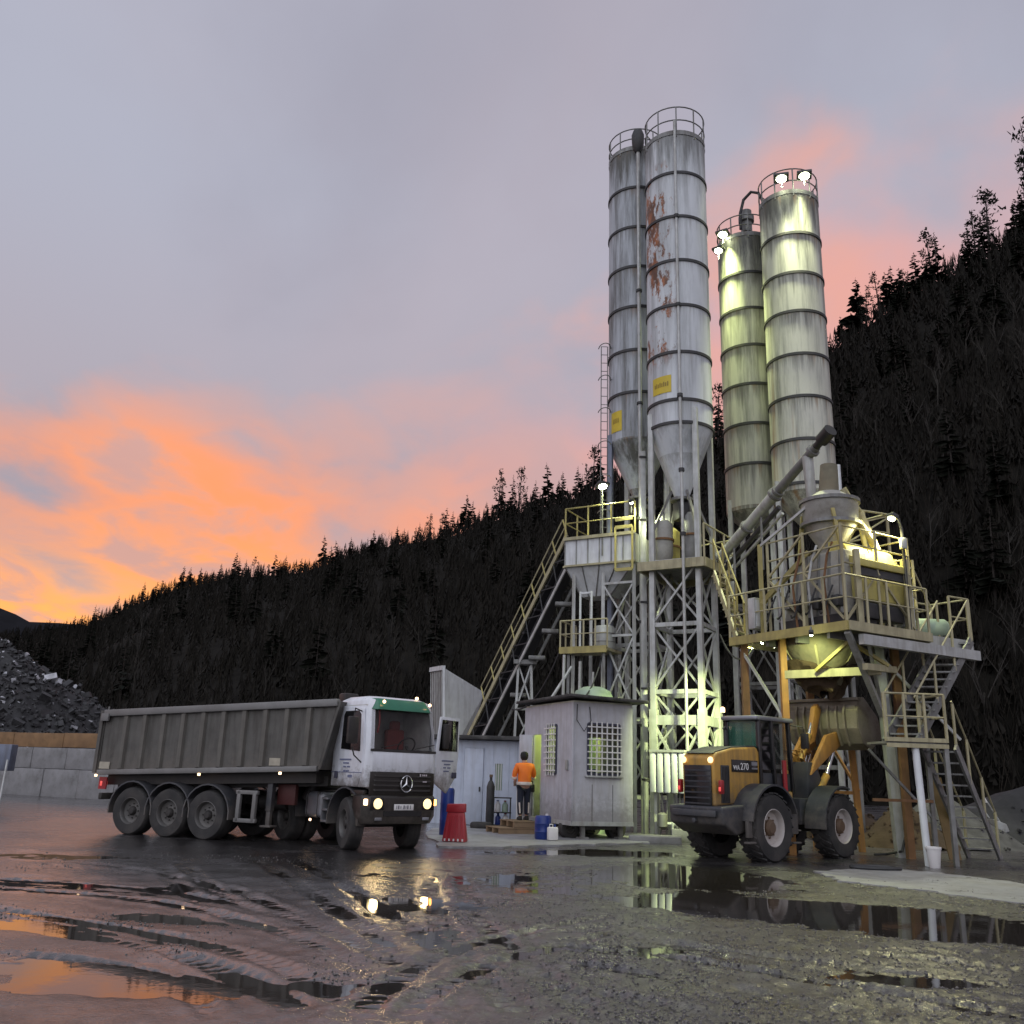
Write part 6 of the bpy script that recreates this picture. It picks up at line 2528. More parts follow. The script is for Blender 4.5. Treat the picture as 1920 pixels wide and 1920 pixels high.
for k in range(4):
    mb = MB()
    v0 = .5 + .45 * k
    mb.path([MP(.30, v0, DZ + 1.9), MP(.16, v0 + .05, DZ + 1.6 - .1 * k), MP(.12, v0 + .15, DZ + 1.0), MP(.15, v0 + .1, DZ + .05)], .028, 6)
    mb.make('feed_pipe', 'galv' if k % 2 else 'rust_steel', sf, world=True, smooth=True)
# inclined screw conveyor
sa_, sb_ = P(1352, 1045, 25.4), P(1530, 838, 21.4)
sc = thing('screw_conveyor', 'inclined tubular screw conveyor with a black motor at its upper end', 'screw conveyor', V(sa_.x, sa_.y, sa_.z - .3))
dsv = (sb_ - sa_).normalized()
mb = MB()
mb.tube(sa_, sa_.lerp(sb_, .62), .15, n=16)
mb.make('lower_tube', 'galv', sc, world=True, smooth=True)
mb = MB()
mb.tube(sa_.lerp(sb_, .62), sb_, .12, n=16)
mb.make('upper_tube', 'galv_dark', sc, world=True, smooth=True)
mb = MB()
mb.tube(sa_ + V(.10, 0, -.34), sa_.lerp(sb_, .60) + V(.1, 0, -.34), .07, n=10)
mb.make('cable_tray', 'dark_steel', sc, world=True)
mb = MB()
mb.tube(sa_ + V(.18, 0, -.52), sa_.lerp(sb_, .60) + V(.18, 0, -.50), .045, n=10)
mb.make('water_pipe', 'galv', sc, world=True)
for f in (.0, .3, .6, .63, .97):
    c_ = sa_.lerp(sb_, f)
    mb = MB()
    mb.tube(c_ - dsv * .04, c_ + dsv * .04, .20 if f < .62 else .17, n=16)
    mb.make('flange', 'galv_dark', sc, world=True)
mb = MB()
mb.tube(sb_, sb_ + dsv * .22, .10, n=12)
mb.tube(sb_ + dsv * .22, sb_ + dsv * .62, .17, n=14)
mb.make('motor', 'black_plastic', sc, world=True, smooth=True)
mb = MB()
e_ = sa_.lerp(sb_, .92)
mb.tube(e_, e_ + V(.05, 0, -1.2), .14, .12, 12)
mb.make('outlet_spout', 'galv', sc, world=True, smooth=True)
for f in (.15, .45):
    c_ = sa_.lerp(sb_, f)
    member(sc, 'hanger', c_, V(c_.x, c_.y, c_.z - 1.6), .05, 'galv_dark')
# frame holding silos 3 and 4 up (mostly hidden)
for cc, lb in ((c3_, 'steel legs under the filter silo'), (c4_, 'steel legs under the double-lamp silo')):
    o = thing('support_trestle', lb, 'trestle', V(cc.x, cc.y, 0))
    zt_ = P(1410, 950, 28.7).z if cc is c3_ else P(1510, 915, 26.65).z
    cs_ = [V(cc.x, cc.y, 0) + (ab * a_ + bc * b2_) * .68 for a_, b2_ in ((-1, -1), (1, -1), (1, 1), (-1, 1))]
    for p in cs_:
        column(o, 'column', p, -.05, zt_ + .4, .15, 'galv')
    lattice(o, cs_, [2.0, 4.5, 7.0], .05, 'galv_dark', hw=.08)
q = P(1574, 915, 26.4)
vp = thing('vent_pipe', 'pale upright pipe at the right edge of the double-lamp silo', 'pipe', V(q.x, q.y, 0))
member(vp, 'pipe', V(q.x, q.y, DZ), V(q.x, q.y, P(1572, 872, 26.4).z), .14, 'white_metal', rnd_=True, n=12)
member(vp, 'stand', V(q.x, q.y, 0), V(q.x, q.y, DZ), .10, 'galv_dark')
# upper rear platform railings and dark dosing unit
up2 = thing('upper_gallery', 'upper gallery with pale railings behind the yellow mixer cover', 'gallery', MP(2.0, 1.4, DZ))
gz = P(1600, 1010, 22.5).z - .35
g0, g1 = P(1578, 1000, 22.3), P(1668, 1030, 22.8)
g0.z = g1.z = gz
mb = MB()
mb.prism([g0, g1, g1 + mv_ * 1.2, g0 + mv_ * 1.2], (0, 0, .06))
mb.make('deck', 'galv_dark', up2, world=True)
railing(up2, [g0 + V(0, 0, .06), g1 + V(0, 0, .06), g1 + mv_ * 1.2 + V(0, 0, .06)], 1.05, .8, 'rail_pale', r=.026)
for p in (g0, g1, g1 + mv_ * 1.2):
    member(up2, 'leg', V(p.x, p.y, DZ), p, .08, 'galv_dark')
member(up2, 'brace', g0 + V(0, 0, .1), g1 + V(0, 0, 1.0), .035, 'rail_pale')
member(up2, 'brace', g0 + V(0, 0, .6), g1 + V(0, 0, 1.05), .03, 'rail_pale')
tp_ = P(1690, 985, 20.6)
cm = thing('lamp_mast', 'dark curved lamp mast at the right end of the mixer cover', 'mast', V(tp_.x, tp_.y, DZ))
mb = MB()
mb.path([V(tp_.x, tp_.y, DZ), V(tp_.x, tp_.y, tp_.z - .1), tp_ + V(-.05, 0, .15), tp_ + V(-.18, 0, .22)], .04, 8)
mb.make('mast', 'dark_steel', cm, world=True, smooth=True)
mb = MB()
mb.box(tp_ + V(-.02, -.05, -.45), (.14, .12, .26))
mb.make('box', 'galv', cm, world=True, bevel=.02)
flood('floodlight', 'floodlight on the dark curved mast shining on the yellow mixer cover', tp_ + V(-.22, -.02, .16), MP(1.3, .3, DZ + 1.0), 520, .16, spot=150, col=(1, .95, .45), soft=.1, hang=-.05)
# ladder-like frame right of the cover
fr_ = thing('access_frame', 'pale ladder frame at the right end of the mixer cover', 'ladder', MP(LU - .1, .1))
a0_, a1_ = P(1690, 1185, 21.2), P(1722, 1185, 21.2)
h_ = P(1705, 1050, 21.2).z
for a_ in (a0_, a1_):
    member(fr_, 'rail', V(a_.x, a_.y, DZ), V(a_.x, a_.y, h_), .05, 'rail_pale')
for k in range(7):
    z = DZ + .15 + k * (h_ - DZ - .1) / 7
    member(fr_, 'rung', V(a0_.x, a0_.y, z), V(a1_.x, a1_.y, z), .035, 'galv_dark')
member(fr_, 'stay', V(a1_.x, a1_.y, h_ - .2), P(1745, 1140, 21.6), .03, 'rail_pale')

# stairway tower on the right
st = thing('stair_tower', 'steel stairway with landing climbing to the mixing platform', 'stairs', V(P(1742, 1625, 19.7).x, 19.9, 0))
LZ = P(1668, 1393, 19.6).z
l0, l1 = P(1662, 1393, 19.8), P(1776, 1390, 19.9)
l0.z = l1.z = LZ
ld = (l1 - l0)
ld.z = 0
lw = ld.length
ld.normalize()
ln = V(-ld.y, ld.x, 0)
mb = MB()
mb.prism([l0, l1, l1 + ln * .9, l0 + ln * .9], (0, 0, .05))
mb.make('landing', 'galv_dark', st, world=True)
for z in (-.03, .09):
    member(st, 'edge_beam', l0 - ln * .03 + V(0, 0, z), l1 - ln * .03 + V(0, 0, z), .05, 'rail_pale', .085)
railing(st, [l0 + V(0, 0, .05), l1 + V(0, 0, .05)], 1.0, .42, 'rail_pale')
railing(st, [l1 + V(0, 0, .05), l1 + ln * .9 + V(0, 0, .05)], 1.0, .9, 'rail_pale', first=False)
bp_ = G(1742, 1625)
member(st, 'column', V(bp_.x, bp_.y, -.1), V(P(1716, 1400, 19.9).x, 19.9, LZ - .05), .15, 'white_metal', rnd_=True, n=14)
for p in (l1 + ln * .85, l1 - ld * .05):
    member(st, 'column', V(p.x, p.y, -.1), V(p.x, p.y, LZ), .09, 'galv_dark')
member(st, 'brace', V(l0.x, l0.y, LZ - .1) + ln * .85, V(l1.x, l1.y, .9) + ln * .85, .05, 'galv_dark')
member(st, 'cross_beam', V(l0.x, l0.y, 1.25) + ln * .8, V(l1.x, l1.y, 1.25) + ln * .8, .06, 'rust_steel')
t0 = l0.lerp(l1, .42) + ln * .45 + V(0, 0, .05)
tpz = P(1792, 1196, 21.6)
stairs(st, t0, V(tpz.x, tpz.y, DZ), ld.cross(V(0, 0, 1)) * 0 + V(.62, -.20, 0), 13, rmat='rail_pale')
d0 = G(1868, 1612)
stairs(st, V(d0.x - .20, d0.y + .1, 0), l1 + ln * .45 + V(.05, 0, 0), V(.62, -.22, 0), 10, rmat='rail_pale')
# top landing with green tank
tl0, tl1 = P(1740, 1200, 21.0), P(1822, 1203, 21.7)
tl0.z = tl1.z = DZ - .05
mb = MB()
mb.prism([tl0, tl1, tl1 + mv_ * 1.0, tl0 + mv_ * 1.0], (0, 0, .06))
mb.make('top_landing', 'galv_dark', st, world=True)
member(st, 'edge_beam', tl0 + V(0, 0, -.05), tl1 + V(0, 0, -.05), .06, 'galv', .22)
railing(st, [tl1 + V(0, 0, .06), tl1 + mv_ * 1.0 + V(0, 0, .06), tl0 + mv_ * 1.0 + V(0, 0, .06)], 1.0, .45, 'rail_pale')
railing(st, [tl1 + V(0, 0, .06), tl0.lerp(tl1, .55) + V(0, 0, .06)], 1.0, .5, 'rail_pale', first=False)
gt = thing('water_tank', 'pale green water tank lying on the top stair landing', 'tank', tl0.lerp(tl1, .55) + mv_ * .55 + V(0, 0, .06))
mb = MB()
mb.lathe([(.05, -.42), (.20, -.40), (.26, -.32), (.26, .32), (.20, .40), (.05, .42)], 20, (0, 0, .27), 'X')
mb.make('tank_body', 'green_tank', gt, smooth=True)
for x in (-.25, .25):
    mb = MB()
    mb.box((x, 0, .05), (.08, .44, .12))
    mb.make('tank_saddle', 'dark_steel', gt)
# orange portal frame behind the loader
of_ = thing('orange_frame', 'orange braced steel frame standing behind the loader bucket', 'frame', V(P(1612, 1580, 23.2).x, 23.2, 0))
f0, f1 = P(1616, 1580, 23.2), P(1530, 1560, 24.4)
f0.z = f1.z = 0
for p in (f0, f1):
    member(of_, 'post', p, p + V(-.12, 0, 3.0), .13, 'orange_steel')
member(of_, 'cross_beam', f0 + V(-.05, 0, 1.35), f1 + V(-.05, 0, 1.35), .08, 'orange_steel')
member(of_, 'cross_beam', f0 + V(-.1, 0, 2.9), f1 + V(-.1, 0, 2.9), .10, 'orange_steel')
member(of_, 'brace', f0 + V(0, -.05, .5), f1 + V(0, -.05, 1.3), .06, 'orange_steel')
member(of_, 'brace', f0 + V(0, -.05, 1.4), f0.lerp(f1, .6) + V(0, -.05, 2.6), .06, 'orange_steel')


def heap(name, label, cat, c, rx, ry, h, matn, seed=0, n=26):
    o = thing(name, label, cat, c)
    vs, fs = [], []
    for i in range(9):
        for j in range(n):
            f = i / 8
            a = 2 * math.pi * j / n
            z = h * (1 - f) ** 1.1 + h * .28 * float(fbm(np.array(math.cos(a) * f * 2.3 + seed), np.array(math.sin(a) * f * 2.3), 3, seed)) * (f > 0) - .05 * f
            vs.append((rx * f * math.cos(a), ry * f * math.sin(a), z))
    for i in range(8):
        for j in range(n):
            j2 = (j + 1) % n
            fs.append((i * n + j, i * n + j2, (i + 1) * n + j2, (i + 1) * n + j))
    mb_ = MB()
    mb_.add(vs, fs)
    mb_.make('mound', matn, o, smooth=True)
    lm = MB()
    rn = random.Random(seed)
    for k in range(90):
        f, a = rn.random() ** .6, rn.uniform(0, 6.28)
        s_ = rn.uniform(.02, .07)
        z = h * (1 - f) ** 1.1
        lm.box((rx * f * math.cos(a), ry * f * math.sin(a), max(.02, z)), (s_ * 1.6, s_, s_), mat=Matrix.Rotation(rn.uniform(0, 3), 3, V(rn.random(), rn.random(), rn.random()).normalized()))
    kind(lm.make('clods', matn, o), 'stuff')
    return o


q = G(1660, 1585)
heap('earth_heap', 'low brown heap of spilled earth under the mixing platform', 'heap', V(q.x, q.y + 2.2, 0), 1.9, 1.3, 1.0, 'earth', 3)
q = G(1755, 1600)
heap('earth_heap', 'brown heap of wet sand behind the white stair column', 'heap', V(q.x, q.y + 1.8, 0), 1.5, 1.1, 1.25, 'earth', 5)
q = G(1850, 1600)
heap('rubble_pile', 'grey pile of broken concrete under the lower stairs', 'heap', V(q.x, q.y + 2.2, 0), 2.6, 1.6, 1.2, 'spoil', 7)
q = G(1905, 1600)
heap('rubble_pile', 'dark grey spoil bank beyond the wheelbarrow', 'heap', V(q.x + 2.5, q.y + 3.6, 0), 3.8, 2.6, 1.7, 'rubble_dark', 9)
# sack / plank leaning
q = P(1772, 1535, 21.6)
pk = thing('timber_plank', 'pale yellow plank leaning under the stair landing', 'plank', V(q.x, q.y, 0))
member(pk, 'plank', V(q.x + .15, q.y, 0), V(q.x - .05, q.y + .2, 1.75), .26, 'sack_tan', .04)
# white bucket
q = G(1758, 1629)
bu = thing('plastic_bucket', 'white plastic bucket beside the white stair column', 'bucket', V(q.x, q.y + .12, .0))
mb = MB()
mb.lathe([(.10, .0), (.105, .01), (.145, .36), (.155, .36), (.155, .40), (.135, .40), (.130, .34), (.09, .03)], 24)
mb.make('shell', 'plate_white', bu, smooth=True)
mb = MB()
mb.path([(math.cos(a) * .155, -.02 + .0 * a, .36 - math.sin(a) * .12) for a in [math.pi * i / 10 for i in range(11)]], .006, 5)
mb.make('handle', 'galv_dark', bu, smooth=True)
# wheelbarrow on end
q = G(1888, 1590)
wb = thing('wheelbarrow', 'pale grey wheelbarrow with two handles tipped up by the stairs', 'wheelbarrow', V(q.x, q.y + .4, 0))
mb = MB()
mb.hexa([(-.10, -.25, .20), (.35, -.25, .05), (.35, .25, .05), (-.10, .25, .20)], [(-.25, -.32, .75), (.10, -.36, .62), (.10, .36, .62), (-.25, .32, .75)])
mb.make('tray', 'galv', wb, bevel=.03)
for y in (-.22, .22):
    mb = MB()
    mb.path([(.45, y * .3, .1), (.1, y, .45), (-.35, y * 1.2, 1.20)], .022, 6)
    mb.make('handle', 'galv', wb, smooth=True)
    mb = MB()
    mb.tube((-.36, y * 1.2, 1.18), (-.44, y * 1.22, 1.34), .03, n=8)
    mb.make('grip', 'plate_white', wb, smooth=True)
wheel(wb, (.5, 0, .19), .19, .09, -1)
# hose lying by the apron
hs_ = MB()
q = G(1640, 1633)
hs_.path([V(q.x + .40 * math.cos(a) * (1 + .01 * k), q.y + .25 * math.sin(a), .06) for k, a in enumerate([2 * math.pi * i / 22 for i in range(22)])], .035, 6)
o = hs_.make('hose_coil', 'hose', None, smooth=True)
tag(o, 'black hose coil lying at the corner of the concrete apron', 'hose')
q0 = P(1672, 1500, 21.3)
mb = MB()
q1 = G(1672, 1606)
mb.path([V(pA.x + .02, pA.y - .12, 1.2), V(pA.x + .08, pA.y - .15, .5), V(pA.x - .05, pA.y - .2, .15), V(q1.x - .1, q1.y, .05), V(q1.x - .5, q1.y - .3, .05)], .03, 6)
o = mb.make('drain_hose', 'hose', None, smooth=True)
tag(o, 'dark hose hanging down the platform column to the ground', 'hose')

# ================================================================== ribbed cabinet, pump, plinth at the tower foot
q = P(1254, 1445, 25.0)
rc = thing('ribbed_cabinet', 'green-lit ribbed steel cabinet mounted low on the silo tower', 'cabinet', V(q.x, q.y, 0))
zc0, zc1 = P(1254, 1487, 25.0).z, P(1254, 1412, 25.0).z
wd_ = .92
for k in range(5):
    c_ = q + ab * (wd_ * (k / 4 - .5) * .86)
    mb = MB()
    mb.box(V(c_.x, c_.y, (zc0 + zc1) / 2), (wd_ / 5 - .025, .30, zc1 - zc0), rz=RAD(-30))
    mb.make('rib_panel', 'white_metal', rc, world=True, bevel=.03)
mb = MB()
c_ = q + bc * .12
mb.box(V(c_.x, c_.y, (zc0 + zc1) / 2), (wd_, .18, zc1 - zc0 + .02), rz=RAD(-30))
mb.make('cabinet_back', 'galv_dark', rc, world=True)
mb = MB()
mb.box(V(q.x, q.y, zc1 + .05), (wd_ + .05, .34, .06), rz=RAD(-30))
mb.make('cabinet_top', 'galv', rc, world=True)
for s_ in (-.42, .42):
    c_ = q + ab * s_ + bc * .1
    member(rc, 'leg', V(c_.x, c_.y, 0), V(c_.x, c_.y, zc0), .07, 'galv')
for k in range(4):
    c_ = q + ab * (-.25 + .17 * k) + bc * .1
    mb = MB()
    mb.path([V(c_.x, c_.y, zc0), V(c_.x + .03 * (-1) ** k, c_.y - .05, zc0 * .6), V(c_.x - .05, c_.y, .05)], .022, 6)
    mb.make('cable', 'galv_dark', rc, world=True, smooth=True)
q = G(1293, 1580)
pn = thing('concrete_plinth', 'low concrete block at the foot of the silo tower', 'block', V(q.x, q.y + .3, 0))
mb = MB()
mb.box((0, 0, .14), (.82, .6, .34), rz=RAD(-6))
mb.make('block', 'concrete', pn, bevel=.02)
q = G(1235, 1582)
p2 = thing('concrete_plinth', 'flat concrete footing under the tower column beside the site cabin', 'block', V(q.x, q.y + .5, 0))
mb = MB()
mb.box((0, 0, .06), (1.3, .9, .2), rz=RAD(-10))
mb.make('block', 'concrete', p2, bevel=.02)
q = P(1275, 1552, 25.0)
pu = thing('water_pump', 'pipework with upright valve behind the low concrete block', 'pump', V(q.x, q.y, 0))
member(pu, 'pipe', V(q.x - .35, q.y, .42), V(q.x + .55, q.y - .1, .42), .10, 'galv', rnd_=True, n=10)
for s_ in (-.2, .2, .5):
    member(pu, 'riser', V(q.x + s_, q.y - .05, .0), V(q.x + s_, q.y - .05, .62 if s_ > 0 else .45), .06, 'galv', rnd_=True)
mb = MB()
mb.lathe([(.05, .0), (.13, .05), (.13, .35), (.05, .40)], 14, V(q.x - .45, q.y, .30))
mb.make('pump_body', 'galv_dark', pu, world=True, smooth=True)

# ================================================================== site cabin
cu, cvv = V(math.cos(RAD(22)), math.sin(RAD(22)), 0), V(-math.sin(RAD(22)), math.cos(RAD(22)), 0)
ck = G(1072, 1577)
KZ0 = P(1072, 1541, ck.y).z
KZ1 = P(1070, 1316, ck.y).z
KW = 1.72
KL = 3.05
cab_ = thing('site_cabin', 'pale grey mobile site cabin with barred windows and open lit door', 'cabin', V(ck.x, ck.y, 0), RAD(22))
# local: x along right face, y along left face (away), corner nearest camera at 0,0
th_ = .05
D0, D1, DH0, DH1 = 1.95, 2.45, KZ0, KZ0 + 2.15   # doorway on the left face


def wallpan(pts, ext, name='wall_panel'):
    mbx = MB()
    mbx.prism(pts, ext)
    return mbx.make(name, 'cabin_paint', cab_)


# right face (x axis) with window opening
WX0, WX1, WZ0, WZ1 = .42, 1.32, P(1130, 1452, ck.y + .3).z, P(1130, 1358, ck.y + .3).z
for (x0_, x1_, z0_, z1_) in ((0, WX0, KZ0, KZ1), (WX1, KW, KZ0, KZ1), (WX0, WX1, KZ0, WZ0), (WX0, WX1, WZ1, KZ1)):
    wallpan([(x0_, 0, z0_), (x1_, 0, z0_), (x1_, 0, z1_), (x0_, 0, z1_)], (0, th_, 0))
# left face (y axis) with window and doorway
VY0, VY1, VZ0, VZ1 = .95, 1.55, P(1027, 1450, ck.y + 1.2).z, P(1027, 1360, ck.y + 1.2).z
for (y0_, y1_, z0_, z1_) in ((th_ + .002, VY0, KZ0, KZ1), (VY0, VY1, KZ0, VZ0), (VY0, VY1, VZ1, KZ1), (VY1, D0, KZ0, KZ1), (D0, D1, DH1, KZ1), (D1, KL, KZ0, KZ1)):
    wallpan([(0, y0_, z0_), (0, y1_, z0_), (0, y1_, z1_), (0, y0_, z1_)], (th_, 0, 0))
wallpan([(KW, th_, KZ0), (KW, KL, KZ0), (KW, KL, KZ1), (KW, th_, KZ1)], (-th_, 0, 0))
wallpan([(0, KL, KZ0), (KW, KL, KZ0), (KW, KL, KZ1), (0, KL, KZ1)], (0, th_, 0))
mb = MB()
mb.box((KW / 2, KL / 2, KZ0 - .03), (KW - .02, KL - .02, .08))
mb.make('floor', 'galv_dark', cab_)
mb = MB()
mb.box((KW / 2, KL / 2, KZ1 + .02), (KW - .02, KL - .02, .05))
mb.make('ceiling', 'cabin_inner', cab_)
for (p0, p1) in (((0, 0, KZ0), (KW, 0, KZ0)), ((0, 0, KZ0), (0, KL, KZ0))):
    mb = MB()
    mb.beam(Vector(p0) + V(-.01, -.01, -.04), Vector(p1) + V(-.01, -.01, -.04), .07, .10)
    mb.make('base_rail', 'galv', cab_)
mb = MB()
mb.beam((-.012, -.012, KZ0), (-.012, -.012, KZ1), .05, .05)
mb.make('corner_post', 'cabin_paint', cab_, bevel=.01)
# dark flat roof sheet, overhanging
mb = MB()
mb.box((KW / 2 + .05, KL / 2 - .05, KZ1 + .12), (KW + .55, KL + .55, .07), mat=Matrix.Rotation(RAD(1.5), 3, 'Y'))
mb.make('roof_sheet', 'roof_dark', cab_, bevel=.01)
# windows: glass, frame, bars
def barwin(axis, a0, a1, z0, z1, nb, nh):
    f = (lambda a, o: V(a, -o, 0)) if axis == 'x' else (lambda a, o: V(-o, a, 0))
    mb_ = MB()
    mb_.prism([f(a0, -.03) + V(0, 0, z0), f(a1, -.03) + V(0, 0, z0), f(a1, -.03) + V(0, 0, z1), f(a0, -.03) + V(0, 0, z1)], f(0, .008))
    pane = mb_.make('window', 'clear_glass', cab_)
    for (p, q_) in (((a0, z0), (a1, z0)), ((a0, z1), (a1, z1)), ((a0, z0), (a0, z1)), ((a1, z0), (a1, z1))):
        mb_ = MB()
        mb_.beam(f(p[0], .015) + V(0, 0, p[1]), f(q_[0], .015) + V(0, 0, q_[1]), .05, .05)
        mb_.make('window_frame', 'ink', pane)
    for k in range(nb):
        a = a0 + (a1 - a0) * (k + .5) / nb
        mb_ = MB()
        mb_.beam(f(a, .06) + V(0, 0, z0 - .05), f(a, .06) + V(0, 0, z1 + .05), .028)
        mb_.make('window_bar', 'plate_white', pane)
    for k in range(nh):
        z = z0 + (z1 - z0) * (k + .5) / nh
        mb_ = MB()
        mb_.beam(f(a0 - .04, .075) + V(0, 0, z), f(a1 + .04, .075) + V(0, 0, z), .03)
        mb_.make('window_bar', 'plate_white', pane)


barwin('x', WX0, WX1, WZ0, WZ1, 6, 8)
barwin('y', VY0, VY1, VZ0, VZ1, 4, 8)
# interior: lit back panel (ceiling lamp) and desk
mb = MB()
mb.box((KW * .55, KL * .62, KZ1 - .06), (.9, .18, .05))
mb.make('ceiling_lamp', 'room_glow', cab_)
rl = bpy.data.lights.new('room_light', 'POINT')
rl.energy = 52
rl.color = (.82, 1, .25)
rl.shadow_soft_size = .2
ro = bpy.data.objects.new('room_light', rl)
C.objects.link(ro)
ro.parent = cab_
ro.location = (KW * .55, KL * .62, KZ1 - .25)
mb = MB()
mb.box((KW - .35, KL * .5, KZ0 + .75), (.5, 1.6, .05))
mb.box((KW - .35, KL * .3, KZ0 + .38), (.45, .05, .7))
mb.make('desk', 'pallet_wood', cab_)
mb = MB()
mb.box((WX1 - .08, .42, WZ0 + .42), (.28, .40, 1.3))
mb.make('added_locker', 'galv_dark', cab_, bevel=.02)  # dark box added to cover the right part of the lit window
mb = MB()
mb.box(((WX0 + WX1) / 2, .10, WZ1 - .16), (WX1 - WX0 + .06, .02, .36))
mb.make('added_blind', 'sack_tan', cab_)  # panel added to keep the upper window from glowing
mb = MB()
mb.box((WX0 + .16, .30, WZ0 - .02), (.34, .3, .30))
mb.make('desk_tray', 'blue_plastic', cab_, bevel=.02)
for zq_ in (WZ0 - .06,):
    mb = MB()
    mb.box(((WX0 + WX1) / 2, -.04, zq_), (WX1 - WX0 + .16, .10, .04))
    mb.make('window_sill', 'galv', cab_, bevel=.005)
for x in (KW * .32, KW * .66):
    mb = MB()
    mb.box((x, -.004, KZ0 + .45), (.016, .012, .9))
    mb.make('panel_joint', 'galv_dark', cab_)
# cable loop and light at the corner
mb = MB()
mb.path([(.10, -.03, KZ1 - .05), (.08, -.05, KZ1 - .45), (.28, -.06, KZ1 - .72), (.48, -.05, KZ1 - .45), (.45, -.03, KZ1 - .1)], .012, 5)
mb.make('cable_loop', 'hose', cab_, smooth=True)
mb = MB()
mb.box((-.03, .30, KZ1 - 1.55), (.05, .12, .26))
mb.make('switch_box', 'galv', cab_, bevel=.02)
# open door leaf, folded against the wall beyond the doorway
mb = MB()
mb.prism([(-.04, D1, KZ0), (-.30, D1 + .32, KZ0), (-.30, D1 + .32, DH1), (-.04, D1, DH1)], (.03, .03, 0))
mb.make('door', 'cabin_paint', cab_, bevel=.006)
# running gear
for y in (.55, 1.9):
    for x in (.2, KW - .2):
        wheel(cab_, (x, y, .27), .27, .18, -1 if x < 1 else 1)
    mb = MB()
    mb.tube((.1, y, .27), (KW - .1, y, .27), .04, n=8)
    mb.make('axle', 'chassis_dark', cab_)
for (x, y) in ((.35, .12), (KW - .3, .12), (.2, 2.5)):
    mb = MB()
    mb.box((x, y, KZ0 / 2 - .03), (.10, .10, KZ0 - .08))
    mb.box((x, y, .06), (.24, .24, .06))
    mb.make('jack_leg', 'galv_dark', cab_)
mb = MB()
mb.box((KW / 2, KL / 2, KZ0 - .13), (.9, KL - .3, .12))
mb.make('chassis', 'chassis_dark', cab_)


def CK(x, y, z=0):
    return V(ck.x, ck.y, z) + cu * x + cvv * y


# white tank behind the cabin roof
q = P(1112, 1296, 26.9)
wt = thing('domed_tank', 'pale domed tank showing above the site cabin roof', 'tank', V(q.x, q.y, 0))
mb = MB()
mb.lathe([(.56, 0), (.58, .1), (.58, q.z - .18), (.50, q.z), (.28, q.z + .11), (.001, q.z + .14)], 28)
mb.make('tank_body', 'green_tank', wt, smooth=True)
mb = MB()
mb.tube((0, 0, q.z + .05), (0, 0, q.z + .55), .03, n=8)
mb.make('vent', 'galv', wt)
# pipes rising behind the cabin
for k, (x, y1, lb) in enumerate(((1058, 1228, 'thin pipe rising behind the cabin roof below the balcony corner'), (1088, 1240, 'pale pipe rising behind the cabin roof beside the domed tank'), (1072, 1250, 'slanting pipe behind the cabin roof'))):
    a_, b2_ = P(x - (6 if k < 2 else 45), 1320, 27.4), P(x, y1, 27.4)
    mb = MB()
    mb.tube(V(a_.x, a_.y, 0.0) if k < 2 else a_, b2_, .045, n=8)
    tag(mb.make('riser_pipe', 'galv', None, smooth=True), lb, 'pipe')

# ================================================================== shed
s0, s1 = P(800, 1545, 29.9), P(972, 1545, 29.5)
s0.z = s1.z = 0
sd_ = (s1 - s0).normalized()
sn = V(-sd_.y, sd_.x, 0)
SL = (s1 - s0).length
SZ = P(900, 1388, 29.6).z
sh = thing('store_shed', 'light blue-grey sheet shed with door and window behind the truck', 'shed', s0, math.atan2(sd_.y, sd_.x))
k_ = lambda px_: ((P(px_, 1450, 29.6) - s0).dot(sd_))
wx0, wx1 = k_(928), k_(942)
wz0, wz1 = P(935, 1482, 29.6).z, P(935, 1432, 29.6).z
dx0, dx1 = k_(868), k_(906)
dz1 = P(890, 1402, 29.6).z
for (x0_, x1_, z0_, z1_) in ((0, dx0, 0, SZ), (dx0, dx1, dz1, SZ), (dx1, wx0, 0, SZ), (wx0, wx1, 0, wz0), (wx0, wx1, wz1, SZ), (wx1, SL, 0, SZ)):
    mb = MB()
    mb.prism([(x0_, 0, z0_ - .1 * (z0_ == 0)), (x1_, 0, z0_ - .1 * (z0_ == 0)), (x1_, 0, z1_), (x0_, 0, z1_)], (0, .05, 0))
    mb.make('wall_panel', 'shed_paint', sh)
mb = MB()
mb.prism([(SL, .0, -.1), (SL, 2.2, -.1), (SL, 2.2, SZ), (SL, .0, SZ)], (.05, 0, 0))
mb.make('end_wall', 'shed_paint', sh)
mb = MB()
mb.prism([(0, 2.2, -.1), (SL, 2.2, -.1), (SL, 2.2, SZ), (0, 2.2, SZ)], (0, .05, 0))
mb.make('back_wall', 'shed_paint', sh)
mb = MB()
mb.box((SL / 2, 1.0, SZ + .08), (SL + .3, 2.7, .12))
mb.make('roof', 'roof_dark', sh, bevel=.01)
mb = MB()
mb.box(((dx0 + dx1) / 2, .0, dz1 / 2), (dx1 - dx0 - .02, .06, dz1 - .02))
dd = mb.make('door', 'shed_paint', sh, bevel=.008)
mb = MB()
mb.box((dx1 - .10, -.05, 1.05), (.04, .05, .14))
mb.make('door_handle', 'dark_steel', dd)
mb = MB()
mb.box(((wx0 + wx1) / 2, .03, (wz0 + wz1) / 2), (wx1 - wx0, .01, wz1 - wz0))
wnd = mb.make('window', 'green_tank', sh)
for k in range(3):
    mb = MB()
    mb.box((wx0 + (wx1 - wx0) * (k + .5) / 3, -.012, (wz0 + wz1) / 2), (.022, .02, wz1 - wz0))
    mb.make('window_bar', 'plate_white', wnd)
x = .25
